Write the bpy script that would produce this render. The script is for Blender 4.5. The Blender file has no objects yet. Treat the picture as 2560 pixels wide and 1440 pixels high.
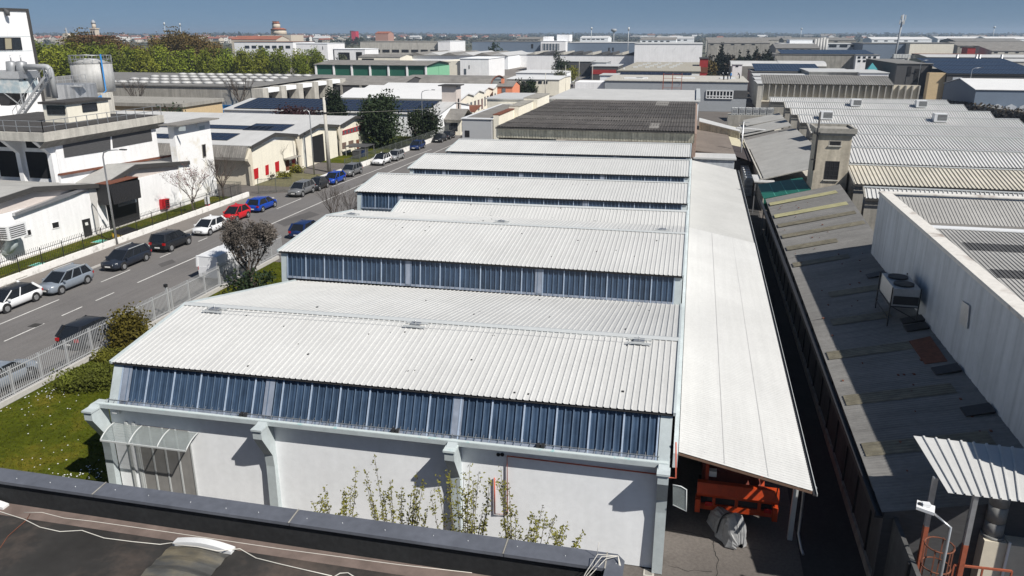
import bpy, math, random
import numpy as np
from mathutils import Vector, Matrix
R=math.radians
sc=bpy.context.scene
COL=sc.collection
# ------------------------------------------------------------------ camera
F=1950.; CX,CY=1280.,720.; CAMZ=19.2
PIT=math.atan(637/F); YAW=math.atan(465/math.hypot(F,637))
cam=bpy.data.cameras.new("camera"); camo=bpy.data.objects.new("camera",cam); COL.objects.link(camo)
camo.location=(0,0,CAMZ); camo.rotation_euler=(math.pi/2-PIT,0,YAW)
cam.sensor_width=36; cam.lens=F/2560*36; cam.clip_start=.5; cam.clip_end=20000
sc.camera=camo
# ------------------------------------------------------------------ sky and sun
SKY_A,SKY_B,SKY_S=.85,.155,.05   # the pale-blue band of a clean spring sky reaches down to the horizon
SUND=Vector((.82,-.48,1.0)).normalized()
EL=math.asin(SUND.z); AZ=math.atan2(SUND.x,SUND.y)
w=bpy.data.worlds.new("World"); sc.world=w; w.use_nodes=True
nt=w.node_tree; bg=nt.nodes['Background']
sky=nt.nodes.new('ShaderNodeTexSky'); sky.sky_type='NISHITA'; sky.sun_disc=False
sky.sun_elevation=EL; sky.sun_rotation=AZ; sky.altitude=200; sky.air_density=1.0; sky.dust_density=.3; sky.ozone_density=2.0
hs=nt.nodes.new('ShaderNodeHueSaturation'); hs.inputs['Saturation'].default_value=1.06
tcw=nt.nodes.new('ShaderNodeTexCoord'); sx=nt.nodes.new('ShaderNodeSeparateXYZ'); cx_=nt.nodes.new('ShaderNodeCombineXYZ')
zm=nt.nodes.new('ShaderNodeMath'); zm.operation='MULTIPLY_ADD'; zm.inputs[1].default_value=SKY_A; zm.inputs[2].default_value=SKY_B
nt.links.new(tcw.outputs['Generated'],sx.inputs[0]); nt.links.new(sx.outputs[2],zm.inputs[0])
for k in (0,1): nt.links.new(sx.outputs[k],cx_.inputs[k])
nt.links.new(zm.outputs[0],cx_.inputs[2]); nt.links.new(cx_.outputs[0],sky.inputs['Vector'])
nt.links.new(sky.outputs[0],hs.inputs['Color']); nt.links.new(hs.outputs[0],bg.inputs[0]); bg.inputs[1].default_value=SKY_S
sun=bpy.data.lights.new("sun",'SUN'); suno=bpy.data.objects.new("sun",sun); COL.objects.link(suno)
sun.energy=5.0; sun.angle=R(.53); sun.color=(1,.955,.89)
suno.rotation_euler=(-SUND).to_track_quat('-Z','Y').to_euler(); suno.location=(60,-40,80)
sc.view_settings.view_transform='Standard'; sc.view_settings.look='None'; sc.view_settings.gamma=1
sc.view_settings.exposure=0.33
sc.render.engine='CYCLES'
# ------------------------------------------------------------------ photo measurements -> points of the place
_sp,_cp=math.sin(PIT),math.cos(PIT); _sy,_cy=math.sin(YAW),math.cos(YAW)
def ray(x,y):
    u=(x-CX)/F; v=(CY-y)/F; f=_cp+v*_sp; up=-_sp+v*_cp
    return Vector((u*_cy-f*_sy, u*_sy+f*_cy, up))
CAM=Vector((0,0,CAMZ))
def G(x,y,z=0.):
    d=ray(x,y); return CAM+d*((z-CAMZ)/d.z)
def PY(x,y,Y):
    d=ray(x,y); return CAM+d*(Y/d.y)
def PX(x,y,X):
    d=ray(x,y); return CAM+d*(X/d.x)
# ------------------------------------------------------------------ materials
MATS={}
def mat(name,col,rough=.8,metal=0.,var=.12,scale=3.,var2=0.,scale2=.3,bump=0.,bscale=40.,streak=0.,spec=.35,trans=0.,emit=0.,stretch=(1,1,1),col2=None,cov=.5,alpha=1.,orand=0.,ystreak=0.,xstreak=0.):
    m=bpy.data.materials.new(name); m.use_nodes=True; n=m.node_tree.nodes; l=m.node_tree.links
    b=n['Principled BSDF']; b.inputs['Roughness'].default_value=rough; b.inputs['Metallic'].default_value=metal
    b.inputs['Specular IOR Level'].default_value=spec
    tc=n.new('ShaderNodeTexCoord'); mp=n.new('ShaderNodeMapping'); mp.inputs['Scale'].default_value=stretch
    l.new(tc.outputs['Object'],mp.inputs[0])
    oi=n.new('ShaderNodeObjectInfo'); ad=n.new('ShaderNodeVectorMath'); ad.operation='ADD'
    cb=n.new('ShaderNodeVectorMath'); cb.operation='SCALE'; cb.inputs[0].default_value=(37,51,23)
    l.new(oi.outputs['Random'],cb.inputs['Scale']); l.new(mp.outputs[0],ad.inputs[0]); l.new(cb.outputs[0],ad.inputs[1])
    vec=ad.outputs[0]
    base=None
    c=(*col,1)
    def noise(s,det=5,rgh=.6):
        t=n.new('ShaderNodeTexNoise'); t.inputs['Scale'].default_value=s; t.inputs['Detail'].default_value=det; t.inputs['Roughness'].default_value=rgh
        l.new(vec,t.inputs['Vector']); return t
    if col2 is not None:
        t=noise(scale2,6,.65); r=n.new('ShaderNodeValToRGB'); r.color_ramp.elements[0].position=max(0,cov-.08); r.color_ramp.elements[1].position=min(1,cov+.08)
        r.color_ramp.elements[0].color=c; r.color_ramp.elements[1].color=(*col2,1); l.new(t.outputs[0],r.inputs[0]); base=r.outputs[0]
    def mul(inp,s,amt,det=5):
        t=noise(s,det); mr=n.new('ShaderNodeMapRange'); mr.inputs[1].default_value=.28; mr.inputs[2].default_value=.72
        mr.inputs[3].default_value=1-amt; mr.inputs[4].default_value=1+amt*.6; l.new(t.outputs[0],mr.inputs[0])
        mx=n.new('ShaderNodeMix'); mx.data_type='RGBA'; mx.blend_type='MULTIPLY'; mx.inputs[0].default_value=1
        if inp is None: mx.inputs['A'].default_value=c
        else: l.new(inp,mx.inputs['A'])
        l.new(mr.outputs[0],mx.inputs['B']); return mx.outputs['Result']
    if var: base=mul(base,scale,var)
    if var2: base=mul(base,scale2,var2)
    for amt,sc3 in ((ystreak,(3.2,.10,.6)),(xstreak,(.10,2.2,.6))):
        if not amt: continue
        t=n.new('ShaderNodeTexNoise'); t.inputs['Scale'].default_value=1.; t.inputs['Detail'].default_value=7; t.inputs['Roughness'].default_value=.7
        m2=n.new('ShaderNodeMapping'); m2.inputs['Scale'].default_value=sc3; l.new(vec,m2.inputs[0]); l.new(m2.outputs[0],t.inputs['Vector'])
        mr=n.new('ShaderNodeMapRange'); mr.inputs[1].default_value=.42; mr.inputs[2].default_value=.72; mr.inputs[3].default_value=1.; mr.inputs[4].default_value=1-amt
        l.new(t.outputs[0],mr.inputs[0]); mx=n.new('ShaderNodeMix'); mx.data_type='RGBA'; mx.blend_type='MULTIPLY'; mx.inputs[0].default_value=1
        if base is None: mx.inputs['A'].default_value=c
        else: l.new(base,mx.inputs['A'])
        l.new(mr.outputs[0],mx.inputs['B']); base=mx.outputs['Result']
    if streak:
        t=n.new('ShaderNodeTexNoise'); t.inputs['Scale'].default_value=1.; t.inputs['Detail'].default_value=6
        m2=n.new('ShaderNodeMapping'); m2.inputs['Scale'].default_value=(2.6,2.6,.16); l.new(vec,m2.inputs[0]); l.new(m2.outputs[0],t.inputs['Vector'])
        mr=n.new('ShaderNodeMapRange'); mr.inputs[1].default_value=.35; mr.inputs[2].default_value=.7; mr.inputs[3].default_value=1.; mr.inputs[4].default_value=1-streak
        l.new(t.outputs[0],mr.inputs[0]); mx=n.new('ShaderNodeMix'); mx.data_type='RGBA'; mx.blend_type='MULTIPLY'; mx.inputs[0].default_value=1
        if base is None: mx.inputs['A'].default_value=c
        else: l.new(base,mx.inputs['A'])
        l.new(mr.outputs[0],mx.inputs['B']); base=mx.outputs['Result']
    if orand:
        mr=n.new('ShaderNodeMapRange'); mr.inputs[3].default_value=1-orand; mr.inputs[4].default_value=1+orand; l.new(oi.outputs['Random'],mr.inputs[0])
        hv=n.new('ShaderNodeHueSaturation'); l.new(mr.outputs[0],hv.inputs['Value']); h2=n.new('ShaderNodeMapRange'); h2.inputs[3].default_value=.5+.05*orand; h2.inputs[4].default_value=.5-.07*orand
        ml=n.new('ShaderNodeMath'); ml.operation='MULTIPLY'; ml.inputs[1].default_value=7.31; fr=n.new('ShaderNodeMath'); fr.operation='FRACT'; l.new(oi.outputs['Random'],ml.inputs[0]); l.new(ml.outputs[0],fr.inputs[0]); l.new(fr.outputs[0],h2.inputs[0]); l.new(h2.outputs[0],hv.inputs['Hue'])
        if base is None: hv.inputs['Color'].default_value=c
        else: l.new(base,hv.inputs['Color'])
        base=hv.outputs[0]
    if base is not None: l.new(base,b.inputs['Base Color'])
    else: b.inputs['Base Color'].default_value=c
    if bump:
        t=noise(bscale,6); bp=n.new('ShaderNodeBump'); bp.inputs['Strength'].default_value=bump; bp.inputs['Distance'].default_value=.03
        l.new(t.outputs[0],bp.inputs['Height']); l.new(bp.outputs[0],b.inputs['Normal'])
    if trans: b.inputs['Transmission Weight'].default_value=trans
    if alpha<1: b.inputs['Alpha'].default_value=alpha
    MATS[name]=m; return m
# roofs and walls
WROOF=mat('white_sheet_roof',(.52,.522,.51),.5,.0,.05,5,.08,.25,ystreak=.08)
WROOFB=mat('bright_white_roof',(.66,.66,.65),.5,0,.04,3,.05,.3)
WROOF2=mat('greyer_sheet_roof',(.51,.51,.50),.55,0,.06,5,.10,.3,ystreak=.12)
GREYROOF=mat('grey_fibre_roof',(.20,.195,.185),.9,0,.14,4,.2,.3,bump=.1,xstreak=.25)
BROWNROOF=mat('weathered_fibre_cement',(.095,.088,.082),.95,0,.45,5,.35,.35,bump=.3,bscale=14,orand=.22,ystreak=.35)
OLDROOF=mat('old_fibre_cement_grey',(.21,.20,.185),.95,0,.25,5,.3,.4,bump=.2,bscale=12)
CREAMSHEET=mat('cream_ribbed_sheet',(.60,.57,.46),.7,0,.2,3,.25,1.2,streak=.35)
BEIGEROOF=mat('beige_ribbed_roof',(.50,.47,.40),.6,0,.1,3,.15,.4)
WWALL=mat('white_render',(.83,.85,.865),.85,0,.04,4,.05,.5,streak=.045)
WWALL2=mat('bright_white_render',(.80,.80,.80),.85,0,.04,4,.06,.4,streak=.1)
PALEBLUE=mat('pale_blue_grey_concrete',(.43,.48,.49),.75,0,.08,6,.12,.8)
TEAL=mat('teal_gutter_paint',(.50,.56,.56),.6,0,.05,5,0,2.2,col2=(.14,.44,.44),cov=.66)
BLUEPANE=mat('blue_polycarbonate_sheet',(.045,.077,.132),.32,0,.25,1.2,.35,.5,spec=.45,streak=.35)
PANETHIN=mat('thin_sheet_rib',(.10,.145,.21),.4,0,.2,5)
PANERIB=mat('polycarbonate_rib',(.32,.39,.49),.4,0,.15,5)
HAZYPANE=mat('hazy_polycarbonate',(.25,.285,.35),.4,0,.15,3,streak=.25)
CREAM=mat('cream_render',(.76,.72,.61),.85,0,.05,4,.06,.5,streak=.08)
CREAM2=mat('beige_and_shaded_render',(.58,.53,.43),.85,0,.06,4,.06,.5)
PINKB=mat('pinkish_beige_panel',(.56,.50,.46),.85,0,.06,3,.06,.6)
BEIGE=mat('old_beige_plaster',(.50,.45,.36),.9,0,.14,5,.2,.8,streak=.3,bump=.2,bscale=20)
CONC=mat('weathered_concrete',(.34,.325,.29),.92,0,.15,5,.2,.5,streak=.3,bump=.15)
CONCL=mat('light_concrete',(.50,.48,.43),.9,0,.12,5,.15,.6,streak=.28)
CONCD=mat('shade_darkened_concrete',(.10,.10,.098),.92,0,.2,3,.25,.5,streak=.3)  # tone lowered to carry the alley wall's shade in the colour
GREYWALL=mat('grey_panel_wall',(.30,.32,.34),.7,0,.05,3,.06,.4)
BLUEWALL=mat('blue_grey_panel_wall',(.15,.19,.245),.6,0,.05,2,.06,.3)
SHEETWALL=mat('pale_grey_blue_sheet_wall',(.47,.50,.53),.6,0,.06,3,.1,.5,streak=.22)
GALV=mat('galvanised_steel',(.46,.47,.48),.42,.75,.12,6,.1,1)
TANKM=mat('tank_steel',(.42,.42,.41),.6,.15,.1,2,.12,.6,streak=.25)
GREYMET=mat('grey_painted_metal',(.48,.50,.50),.5,.1,.06,6)
WHITEMET=mat('white_painted_metal',(.72,.73,.73),.45,.1,.05,6)
DARKMET=mat('dark_metal',(.035,.035,.037),.5,.3,.2,6)
BLACK=mat('near_black_opening',(.012,.012,.014),.8,0,.3,2)
DARKGLASS=mat('dark_window_glass',(.02,.024,.03),.08,0,.3,1,spec=.7)
GLASSG=mat('grey_window_glass',(.10,.12,.14),.1,0,.3,1,spec=.7)
FASCIA=mat('dark_roof_fascia',(.05,.048,.046),.7,0,.15,4)
DKGREY=mat('dark_grey_cladding',(.07,.07,.072),.7,0,.2,3,stretch=(1,1,4))
ROOFFELT=mat('dark_roof_felt',(.055,.052,.05),.95,0,.3,3,.3,.4,bump=.3,bscale=60)
FELTBROWN=mat('bitumen_felt_roof',(.034,.032,.030),.95,0,.35,1.1,.35,.35,bump=.4,bscale=90,col2=(.085,.066,.055),cov=.55)
BROWNDUST=mat('brown_dusty_roof',(.15,.115,.10),.95,0,.25,2,.2,.5)
PARFACE=mat('black_bitumen_upstand',(.022,.023,.024),.95,0,.35,6,.3,.8,bump=.5,bscale=120)
CAPMET=mat('blue_grey_metal_coping',(.15,.16,.185),.42,.3,.15,4,.15,.8)
ASPH=mat('asphalt_road',(.158,.15,.145),.95,0,.16,9,.2,.14,bump=.3,bscale=180,ystreak=.16,col2=(.125,.118,.113),cov=.62)
ASPH2=mat('worn_asphalt_yard',(.125,.112,.102),.95,0,.22,8,.22,.35,bump=.3,bscale=150)
PAVE=mat('pavement_asphalt',(.19,.172,.155),.95,0,.15,9,.15,.3,bump=.2,bscale=120)
KERBM=mat('kerb_stone',(.42,.41,.39),.9,0,.12,6)
PAINT=mat('road_paint',(.62,.61,.58),.8,0,.2,10,.2,2)
FIELD=mat('far_ground',(.10,.105,.075),.95,0,.3,.05,.3,.012)
GRASS=mat('lawn_grass',(.072,.088,.008),.95,0,.4,4,.4,.45,bump=.7,bscale=50,col2=(.105,.092,.012),cov=.57,spec=.05)
GRASSD=mat('dry_grass_bed',(.14,.13,.065),.95,0,.35,5,.3,.8,bump=.6,bscale=60)
PV=mat('solar_panel',(.014,.018,.034),.22,0,.2,1,spec=.6)
PVF=mat('solar_frame',(.075,.085,.11),.4,.4,.05)
RED=mat('red_paint',(.42,.012,.018),.5,0,.1,5)
REDB=mat('brick_red_cladding',(.30,.03,.03),.7,0,.2,3)
RUST=mat('rust_red_primer',(.30,.085,.045),.7,0,.2,6)
RUSTD=mat('rusty_steel',(.16,.06,.035),.9,0,.35,5)
ORANGE=mat('orange_truck_paint',(.38,.042,.006),.55,0,.18,4,.15,1)
ORANGER=mat('orange_render',(.68,.25,.14),.85,0,.08,4)
GREENT=mat('green_tarpaulin',(.014,.12,.085),.5,0,.12,3,.12,.8)
GREENW=mat('dark_green_cladding',(.018,.105,.068),.6,0,.1,2)
GREENL=mat('light_green_panel',(.20,.45,.28),.7,0,.08,3)
BLUEP=mat('bright_blue_paint',(.02,.17,.42),.4,0,.1,5)
YELLOW=mat('yellow_paint',(.62,.38,.03),.5,0,.1,5)
TURQ=mat('turquoise_lid',(.12,.48,.38),.6,0,.1,5)
TARP=mat('grey_tarpaulin',(.27,.275,.28),.42,0,.2,4,bump=.5,bscale=9)
PLASTIC=mat('white_plastic_tank',(.56,.57,.56),.5,0,.08,5)
YSKY=mat('yellowed_rooflight',(.36,.34,.19),.6,0,.2,3,.2,1)
DSKY=mat('dirty_rooflight',(.165,.15,.11),.7,0,.3,3,.3,1)
BARK=mat('bark',(.075,.06,.05),.95,0,.25,8)
BARKG=mat('grey_bark',(.13,.11,.095),.95,0,.25,8)
CABLE=mat('pale_cable',(.55,.53,.48),.6,0,.1,8)
TILE=mat('terracotta_roof',(.30,.115,.075),.9,0,.25,.6,.2,.1)
TILE2=mat('brown_tile_roof',(.22,.12,.09),.9,0,.25,.6,.2,.1)
STONE=mat('old_stone_plaster',(.52,.46,.38),.9,0,.1,.6)
ROAD2=ASPH
TYRE=mat('tyre_rubber',(.014,.014,.015),.85,0,.1,5)
RIM=mat('alloy_rim',(.42,.43,.44),.35,.7,.1,8)
CARGLASS=mat('car_glass',(.012,.014,.017),.06,0,.1,3,spec=.8)
LAMPG=mat('clear_lamp_lens',(.62,.64,.66),.12,0,.1,8,spec=.8)
TAILG=mat('red_lamp_lens',(.36,.01,.012),.15,0,.1,8,spec=.7)
PLATE=mat('number_plate',(.66,.66,.64),.5,0,.05)
SKIN=mat('skin',(.45,.28,.2),.7,0,.05)
def leafm(name,col,var=.45,orand=.3):
    m=mat(name,col,.75,0,var,.9,.3,.25,spec=.2,orand=orand); return m
# ------------------------------------------------------------------ mesh builder
class B:
    def __init__(s): s.v=[]; s.f=[]; s.m=[]; s.smooth=[]
    def face(s,pts,m=0,sm=False):
        k=len(s.v); s.v+= [tuple(p) for p in pts]; s.f.append(tuple(range(k,k+len(pts)))); s.m.append(m); s.smooth.append(sm)
    def add(s,v,f,m=0,sm=False):
        k=len(s.v); s.v+=[tuple(p) for p in v]
        for q in f: s.f.append(tuple(i+k for i in q)); s.m.append(m); s.smooth.append(sm)
    def box(s,x0,y0,z0,x1,y1,z1,m=0):
        x0,x1=min(x0,x1),max(x0,x1);y0,y1=min(y0,y1),max(y0,y1);z0,z1=min(z0,z1),max(z0,z1)
        v=[(x0,y0,z0),(x1,y0,z0),(x1,y1,z0),(x0,y1,z0),(x0,y0,z1),(x1,y0,z1),(x1,y1,z1),(x0,y1,z1)]
        s.add(v,[(0,3,2,1),(4,5,6,7),(0,1,5,4),(1,2,6,5),(2,3,7,6),(3,0,4,7)],m); return s
    def prism(s,pts,ext,m=0):
        """polygon of 3-D points extruded by vector ext"""
        p=[Vector(q) for q in pts]; e=Vector(ext); n=len(p)
        nrm=Vector((0,0,0))
        for i in range(n):
            a=p[i];b=p[(i+1)%n]; nrm+=Vector(((a.y-b.y)*(a.z+b.z),(a.z-b.z)*(a.x+b.x),(a.x-b.x)*(a.y+b.y)))
        if nrm.dot(e)>0: p=p[::-1]
        v=p+[q+e for q in p]
        f=[tuple(range(n)),tuple(range(2*n-1,n-1,-1))]+[(i,i+n,(i+1)%n+n,(i+1)%n) for i in range(n)]
        s.add(v,f,m); return s
    def bar(s,a,b,w,h=None,m=0):
        a=Vector(a);b=Vector(b);h=h or w; d=(b-a)
        if d.length<1e-6: return s
        d.normalize(); up=Vector((0,0,1)) if abs(d.z)<.95 else Vector((0,1,0))
        r=d.cross(up).normalized(); u=r.cross(d)
        q=[(-w/2,-h/2),(w/2,-h/2),(w/2,h/2),(-w/2,h/2)]
        v=[a+r*i+u*j for i,j in q]+[b+r*i+u*j for i,j in q]
        s.add(v,[(3,2,1,0),(4,5,6,7)]+[(i,(i+1)%4,(i+1)%4+4,i+4) for i in range(4)],m); return s
    def tube(s,pts,r,n=6,m=0,cap=True,sm=True):
        pts=[Vector(p) for p in pts]; rr=r if isinstance(r,(list,tuple)) else [r]*len(pts)
        k=len(s.v); pr=None
        for i,p in enumerate(pts):
            d=(pts[min(i+1,len(pts)-1)]-pts[max(i-1,0)])
            d=d.normalized() if d.length>1e-9 else Vector((0,0,1))
            if pr is None:
                a=Vector((1,0,0)) if abs(d.x)<.8 else Vector((0,1,0)); pr=d.cross(a).normalized()
            else:
                pr=(pr-d*pr.dot(d)); pr=pr.normalized() if pr.length>1e-6 else d.orthogonal().normalized()
            q=d.cross(pr)
            for j in range(n):
                t=2*math.pi*j/n; s.v.append(tuple(p+(pr*math.cos(t)+q*math.sin(t))*rr[i]))
        for i in range(len(pts)-1):
            for j in range(n):
                a=k+i*n+j;b=k+i*n+(j+1)%n; s.f.append((a,b,b+n,a+n)); s.m.append(m); s.smooth.append(sm)
        if cap:
            s.f.append(tuple(k+j for j in range(n-1,-1,-1))); s.m.append(m); s.smooth.append(False)
            e=k+(len(pts)-1)*n; s.f.append(tuple(e+j for j in range(n))); s.m.append(m); s.smooth.append(False)
        return s
    def cyl(s,x,y,z0,z1,r0,r1=None,n=16,m=0): return s.tube([(x,y,z0),(x,y,z1)],[r0,r0 if r1 is None else r1],n,m)
    def sheet(s,a,b,c,d,pitch,h,kind='rib',m=0,sub=1):
        """ribbed sheet: a-b near edge, d-c far edge, ribs run a->d"""
        a,b,c,d=map(Vector,(a,b,c,d)); n=max(1,round((b-a).length/pitch)); nr=(b-a).cross(d-a).normalized()
        if nr.z<-1e-3: nr=-nr
        if kind=='rib': pf=[(0,0),(.68,0),(.75,1),(.90,1),(.97,0)]
        elif kind=='wave': pf=[(0,0),(.25,.72),(.5,1),(.75,.72)]
        else: pf=[(0,0),(.5,1)]
        ts=[];hs=[]
        for i in range(n):
            for f_,q in pf: ts.append((i+f_)/n); hs.append(q*h)
        ts.append(1.);hs.append(0.)
        k=len(s.v)
        for t,q in zip(ts,hs):
            p0=a.lerp(b,t)+nr*q; p1=d.lerp(c,t)+nr*q
            for j in range(sub+1): s.v.append(tuple(p0.lerp(p1,j/sub)))
        st=sub+1
        for i in range(len(ts)-1):
            for j in range(sub):
                e=k+i*st+j; s.f.append((e,e+st,e+st+1,e+1)); s.m.append(m); s.smooth.append(kind=='wave')
        return s
    def build(s,name,mats,parent=None,loc=None,label=None):
        if not isinstance(mats,(list,tuple)): mats=[mats]
        V=np.array(s.v,dtype=np.float64).reshape(-1,3)
        o=bpy.data.objects.new(name,bpy.data.meshes.new(name))
        if parent is None:
            if loc is None: loc=((V[:,0].min()+V[:,0].max())/2,(V[:,1].min()+V[:,1].max())/2,V[:,2].min())
            o.location=loc; V=V-np.array(loc)
        else:
            r=parent
            while r.parent: r=r.parent
            if r.get('_w',1): 
                M=np.array(r.matrix_basis.inverted()); V=V@M[:3,:3].T+M[:3,3]
            o.parent=parent
        me=o.data; me.from_pydata(V.tolist(),[],s.f)
        for m in mats: me.materials.append(m)
        if max(s.m,default=0)>0: me.polygons.foreach_set('material_index',s.m)
        if any(s.smooth): me.polygons.foreach_set('use_smooth',s.smooth)
        me.update(); COL.objects.link(o)
        if label: o['label']=label
        return o
def tag(o,label=None,cat=None,group=None,kind=None):
    if label: o['label']=label
    if cat: o['category']=cat
    if group: o['group']=group
    if kind: o['kind']=kind
    return o
def thing(name,label,cat,loc=(0,0,0),rz=0,group=None):
    o=bpy.data.objects.new(name,None); o.empty_display_size=.3; o.location=loc; o.rotation_euler=(0,0,rz); COL.objects.link(o)
    return tag(o,label,cat,group)
def copy_tree(o,loc=None,rz=None,scale=None,label=None,parent=None,group=None):
    c=o.copy(); COL.objects.link(c)
    if parent is not None: c.parent=parent
    if loc is not None: c.location=loc
    if rz is not None: c.rotation_euler=(0,0,rz)
    if scale is not None: c.scale=scale if isinstance(scale,(tuple,list)) else (scale,)*3
    if label: c['label']=label
    if group: c['group']=group
    for ch in list(o.children): copy_tree(ch,parent=c)
    return c
def struct(name,b,m,loc=None): return tag(b.build(name,m,None,loc),kind='structure')
# polygon given by photo points on the plane x=c / y=c / z=c, made a solid of the given thickness
def pp(axis,c,pts):
    return [ (PX if axis=='x' else PY if axis=='y' else G)(px,py,c) for px,py in pts]
def slab(b,axis,c,pts,t,m=0,z0=None):
    P=pp(axis,c,pts)
    if z0 is not None:
        P=P+[Vector((P[-1].x,P[-1].y,z0)),Vector((P[0].x,P[0].y,z0))]
    e={'x':(t,0,0),'y':(0,t,0),'z':(0,0,t)}[axis]
    return b.prism(P,e,m)
rnd=random.Random(7)
# ================================================================== ground and yard
b=B(); b.face([(-6000,-40,-.06),(6000,-40,-.06),(6000,9000,-.06),(-6000,9000,-.06)]); struct('ground',b,FIELD)
b=B(); b.face([(-23,-20,-.03),(44,-20,-.03),(44,300,-.03),(-23,300,-.03)]); struct('yard',b,ASPH2)
b=B(); b.face([(-260,60,-.045),(400,60,-.045),(400,640,-.045),(-260,640,-.045)]); struct('paved_ground',b,PAVE)
b=B(); b.face([(5.15,14,-.026),(7.7,14,-.026),(8.2,104,-.026),(5.7,104,-.026)]); struct('alley',b,mat('shade_dark_asphalt',(.045,.043,.042),.9,0,.2,6,.2,.5))  # asphalt darkened so the alley's deep shade sits in its colour
b=B(); b.face([(-35.6,16,-.02),(-23,16,-.02),(-23,60,-.02),(-35.6,60,-.02)]); struct('lawn',b,GRASS)
# ================================================================== sawtooth factory
XR=.12
def zt(x,t): return t*(x/24.)
SH=[ # eave y,z  ridge y,z  end y,z  left x, tilt, front clerestory?
 (25.75,6.30,31.0,7.08,41.7,4.95,-23.05,.22,True),
 (41.75,6.60,48.6,7.30,53.0,6.72,-24.1,.05,True),
 (53.05,6.70,55.3,7.28,60.9,5.15,-21.2,.2,False),
 (61.3,6.60,66.6,7.25,73.1,5.15,-27.6,.2,True),
 (73.6,6.60,79.2,7.25,85.2,5.15,-27.3,.2,True),
 (85.9,6.60,91.4,7.25,97.4,5.6,-27.2,.2,True)]
SHL=['nearest white ribbed shed with a row of blue panes above the white front wall','second white shed with a full blue pane strip behind the nearest shed roof','narrower shed tucked in behind the ridge of the second shed','fourth shed with blue panes showing beside the bare tree','fifth white ribbed shed from the front wall','farthest white ribbed shed, against the brown corrugated roof']
def panes(sh,xl,xr,yb,zb,yt,zt_,tl,bays,main):
    """leaning strip of blue corrugated sheets with light ribs and a pale bay at every frame"""
    p=B(); rb=B(); hz=B(); r2=B(); rbs=[]
    def at(x,f,off=0):
        z=zb+(zt_-zb)*f+zt(x,tl); y=yb+(yt-yb)*f
        return Vector((x,y-off,z))
    n=int((xr-xl)/1.19); w_=(xr-xl)/n
    p.sheet(at(xl,0),at(xr,0),at(xr,1),at(xl,1),w_/8,-.028,'wave')
    for i in range(n+1):
        x=xl+i*w_
        rb=B(); rb.bar(at(x,0,.05),at(x,1,.05),.06,.03); rbs.append(rb)
        if i<n:
            for k in (1,2,3): r2.bar(at(x+k*w_/4,0,.045),at(x+k*w_/4,1,.045),.04,.02)
    for x in bays:
        hz.face([at(x-.2,.0,.05),at(x+.2,.0,.05),at(x+.2,1,.05),at(x-.2,1,.05)])
    hz.face([at(xl,0,.05),at(xr,0,.05),at(xr,.09,.05),at(xl,.09,.05)])
    g=p.build('window_band',BLUEPANE,sh); [rb.build('mullion',PANERIB,g) for rb in rbs]; r2.build('sheet_rib',PANETHIN,g); hz.build('translucent_strip',HAZYPANE,g)
sheds=[]
for i,(ey,ez,ry,rz,ny,nz,xl,tl,cl) in enumerate(SH):
    s=thing('factory_shed',SHL[i],'factory shed',(-12,ey,0),0,'white sawtooth factory sheds'); sheds.append(s)
    e0=lambda x,y,z: (x,y,z+zt(x,tl))
    r=B(); r.sheet(e0(xl,ey-.06,ez),e0(XR,ey-.06,ez),e0(XR,ry,rz),e0(xl,ry,rz),.25,.036)
    r.sheet(e0(xl,ry,rz),e0(XR,ry,rz),e0(XR,ny,nz),e0(xl,ny,nz),.25,.036)
    # underside
    r.face([e0(xl+.02,ey-.10,ez-.07),e0(xl+.02,ry,rz-.07),e0(XR-.02,ry,rz-.07),e0(XR-.02,ey-.10,ez-.07)],1)
    ro=r.build('roof',[WROOF,DARKMET],s)
    c=B()
    for (y0,z0,y1,z1) in ((ry-.22,rz-.22*(rz-ez)/(ry-ey)+.055,ry,rz+.075),(ry,rz+.075,ry+.22,rz-.22*(rz-nz)/(ny-ry)+.055)):
        c.prism([e0(xl,y0,z0),e0(XR,y0,z0),e0(XR,y1,z1),e0(xl,y1,z1)],(0,0,-.02))
    c.build('ridge_cap',GREYMET,ro)
    fa=B(); fa.prism([e0(xl,ey-.03,ez-.12),e0(XR,ey-.03,ez-.12),e0(XR,ey-.03,ez-.03),e0(xl,ey-.03,ez-.03)],(0,.06,0)); fa.build('fascia',DARKMET,ro)
    # verge trims along both roof ends
    for x in (xl-.03,XR):
        for (y0,z0,y1,z1) in ((ey-.1,ez,ry,rz),(ry,rz,ny,nz)):
            vt=B(); vt.bar(e0(x,y0,z0),e0(x,y1,z1),.09,.14); vt.build('verge_trim',PALEBLUE,ro)
    # gable walls both ends
    yf=ey+.35
    prof=[(yf,0),(yf,ez-.12),(ry,rz-.12),(ny-.05,nz-.12),(ny-.05,0)]
    for x in (xl+.12,XR-.22):
        gw=B(); gw.prism([(x,y,z+(zt(x,tl) if z else 0)) for y,z in prof],(.12,0,0)); gw.build('gable_wall',WWALL,s)
    if cl and i: # clerestory standing on the roof in front
        pz=SH[i-1][5]; yb=ey-.12
        bays=[-7.9,-15.75]+([-23.6] if xl<-25 else [])
        panes(s,xl+.55,XR-.45,yb,pz+.02,ey+.10,ez-.12,tl,bays,False)
        for x in (xl+.12,XR-.42):
            en=B(); en.prism([(x,yb-.05,pz+zt(x,tl)-.3),(x,ey+.06,ez-.11+zt(x,tl)),(x,ey+.6,ez-.11+zt(x,tl)),(x,yb+.5,pz+zt(x,tl)-.3)],(.40,0,0)); en.build('end_frame',PALEBLUE,s)
        if i==3:
            q=B(); q.prism([(xl+.12,ey+.06,0),(-21,ey+.06,0),(-21,ey+.06,pz-.2),(xl+.12,ey+.06,pz-.2)],(0,.2,0)); q.build('wall',WWALL,s)
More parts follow.
